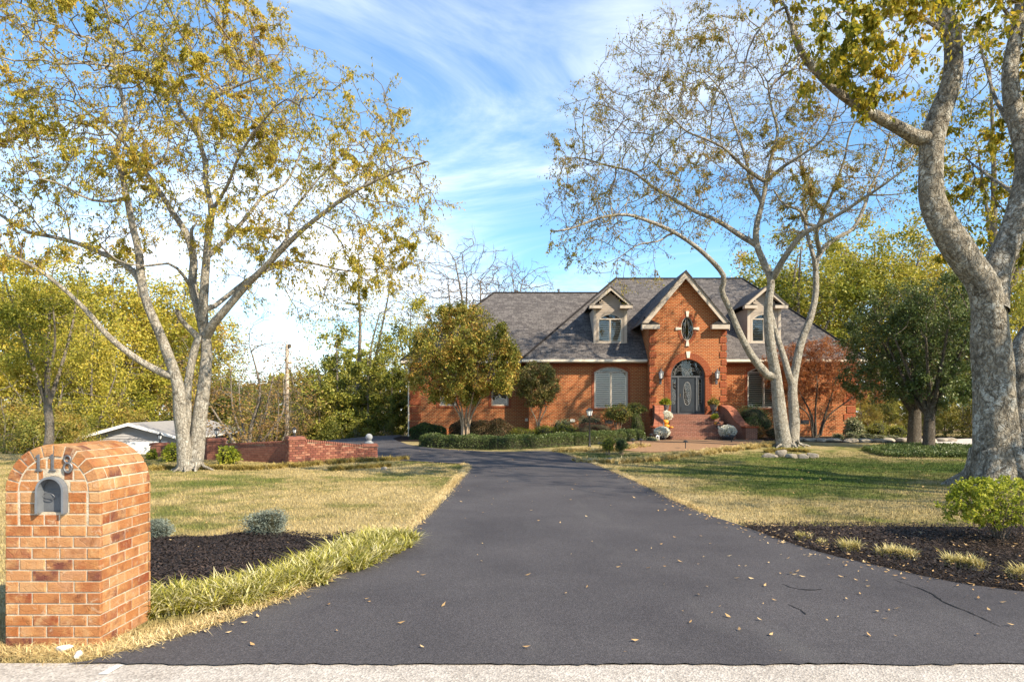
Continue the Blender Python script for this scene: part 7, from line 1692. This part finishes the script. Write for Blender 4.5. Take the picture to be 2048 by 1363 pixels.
pumpkin(1331, stz(2), sty(2), 0.17, 'tall orange pumpkin below the upper white mum'); pumpkin(1333, stz(3), sty(3), 0.16, 'round orange pumpkin in the middle left of the stairs', 0.75); pumpkin(1343, stz(3), sty(3)-0.02, 0.10, 'small flat yellow-orange pumpkin beside the round one', 0.6)
pumpkin(1422.5, stz(0), sty(0), 0.08, 'tiny orange pumpkin at the top right of the stairs'); pumpkin(1432, stz(2), sty(2)-0.02, 0.10, 'small orange pumpkin on the upper right steps'); pumpkin(1441, stz(4), sty(4)-.03, 0.11, 'small orange pumpkin on the lower right steps')
def urn(px, lab, pl, seed):
    Y = 36.45; x = X(px, Y); z0 = FL; e = empty('urn_planter', (x, Y, z0), lab, 'planter', 'urn planters beside the front door')
    MB().lathe([(0.15,0),(0.15,0.05),(0.06,0.10),(0.06,0.16),(0.15,0.24),(0.19,0.42),(0.24,0.50),(0.24,0.53),(0.19,0.53),(0.17,0.45)], (x, Y, z0), 16).build('urn', M['urn'], e, smooth=True)
    foliage_ball((x, Y, z0+0.62), 0.27, 700, 0.10, pl, e, 'foliage', seed, 0.6, 0.4, 0.6)
    gm = MB(); rr_ = random.Random(seed)
    for k in range(24):
        a = rr_.uniform(0, 6.28); L = rr_.uniform(0.3, 0.55); q = Vector((x, Y, z0+0.55)); gm.tube([q, q+Vector((0.05*math.cos(a), 0.05*math.sin(a), L*0.6)), q+Vector((0.16*math.cos(a), 0.16*math.sin(a), L))], [0.007, 0.006, 0.002], 3)
    gm.build('grass', M['lili_dry'] if seed == 1 else M['fresh'], e)
urn(1331, 'dark urn with bright yellow foliage left of the front door', M['fresh'], 1); urn(1427, 'dark urn with green grass and orange flowers right of the front door', M['nandina'], 2)
def porch_lantern(px, z0, Y, h, lab, mat):
    x = X(px, Y); e = empty('candle_lantern', (x, Y, z0), lab, 'lantern', 'candle lanterns on the stairs'); w = h*0.26; m = MB().box(x-w, x+w, Y-w, Y+w, z0, z0+0.03).box(x-w, x+w, Y-w, Y+w, z0+h*0.72, z0+h*0.76)
    for s in (-1, 1):
        for q in (-1, 1): m.box(x+s*w*0.85-0.01, x+s*w*0.85+0.01, Y+q*w*.85-.01, Y+q*w*.85+.01, z0+0.031, z0+h*0.719)
    m.add([(x-w, Y-w, z0+h*.761), (x+w, Y-w, z0+h*.761), (x+w, Y+w, z0+h*.761), (x-w, Y+w, z0+h*.761), (x, Y, z0+h)], [(0,1,4),(1,2,4),(2,3,4),(3,0,4),(3,2,1,0)]); m.build('frame', mat, e); MB().lathe([(w*0.45,0.032),(w*0.45,h*0.45)], (x, Y, z0), 10).build('candle', M['blind'], e)
porch_lantern(1323, stz(3), sty(3), 0.42, 'white candle lantern beside the round pumpkin', M['white']); porch_lantern(1315, 0.27, 33.2, 0.30, 'white candle lantern at the foot of the left pier', M['white']); porch_lantern(1433, stz(0), sty(0), 0.36, 'black candle lantern at the top right of the stairs', M['black']); porch_lantern(1437, stz(3), sty(3), 0.34, 'black candle lantern halfway up the right steps', M['black'])
foliage_ball((X(1430, sty(1)), sty(1), stz(1)+0.25), 0.16, 300, 0.09, M['fresh'], None, 'potted_grass', 9); bpy.context.view_layer.update()
o = bpy.data.objects['potted_grass']; tag(o, 'small green tuft plant on the right side of the stairs', 'plant')
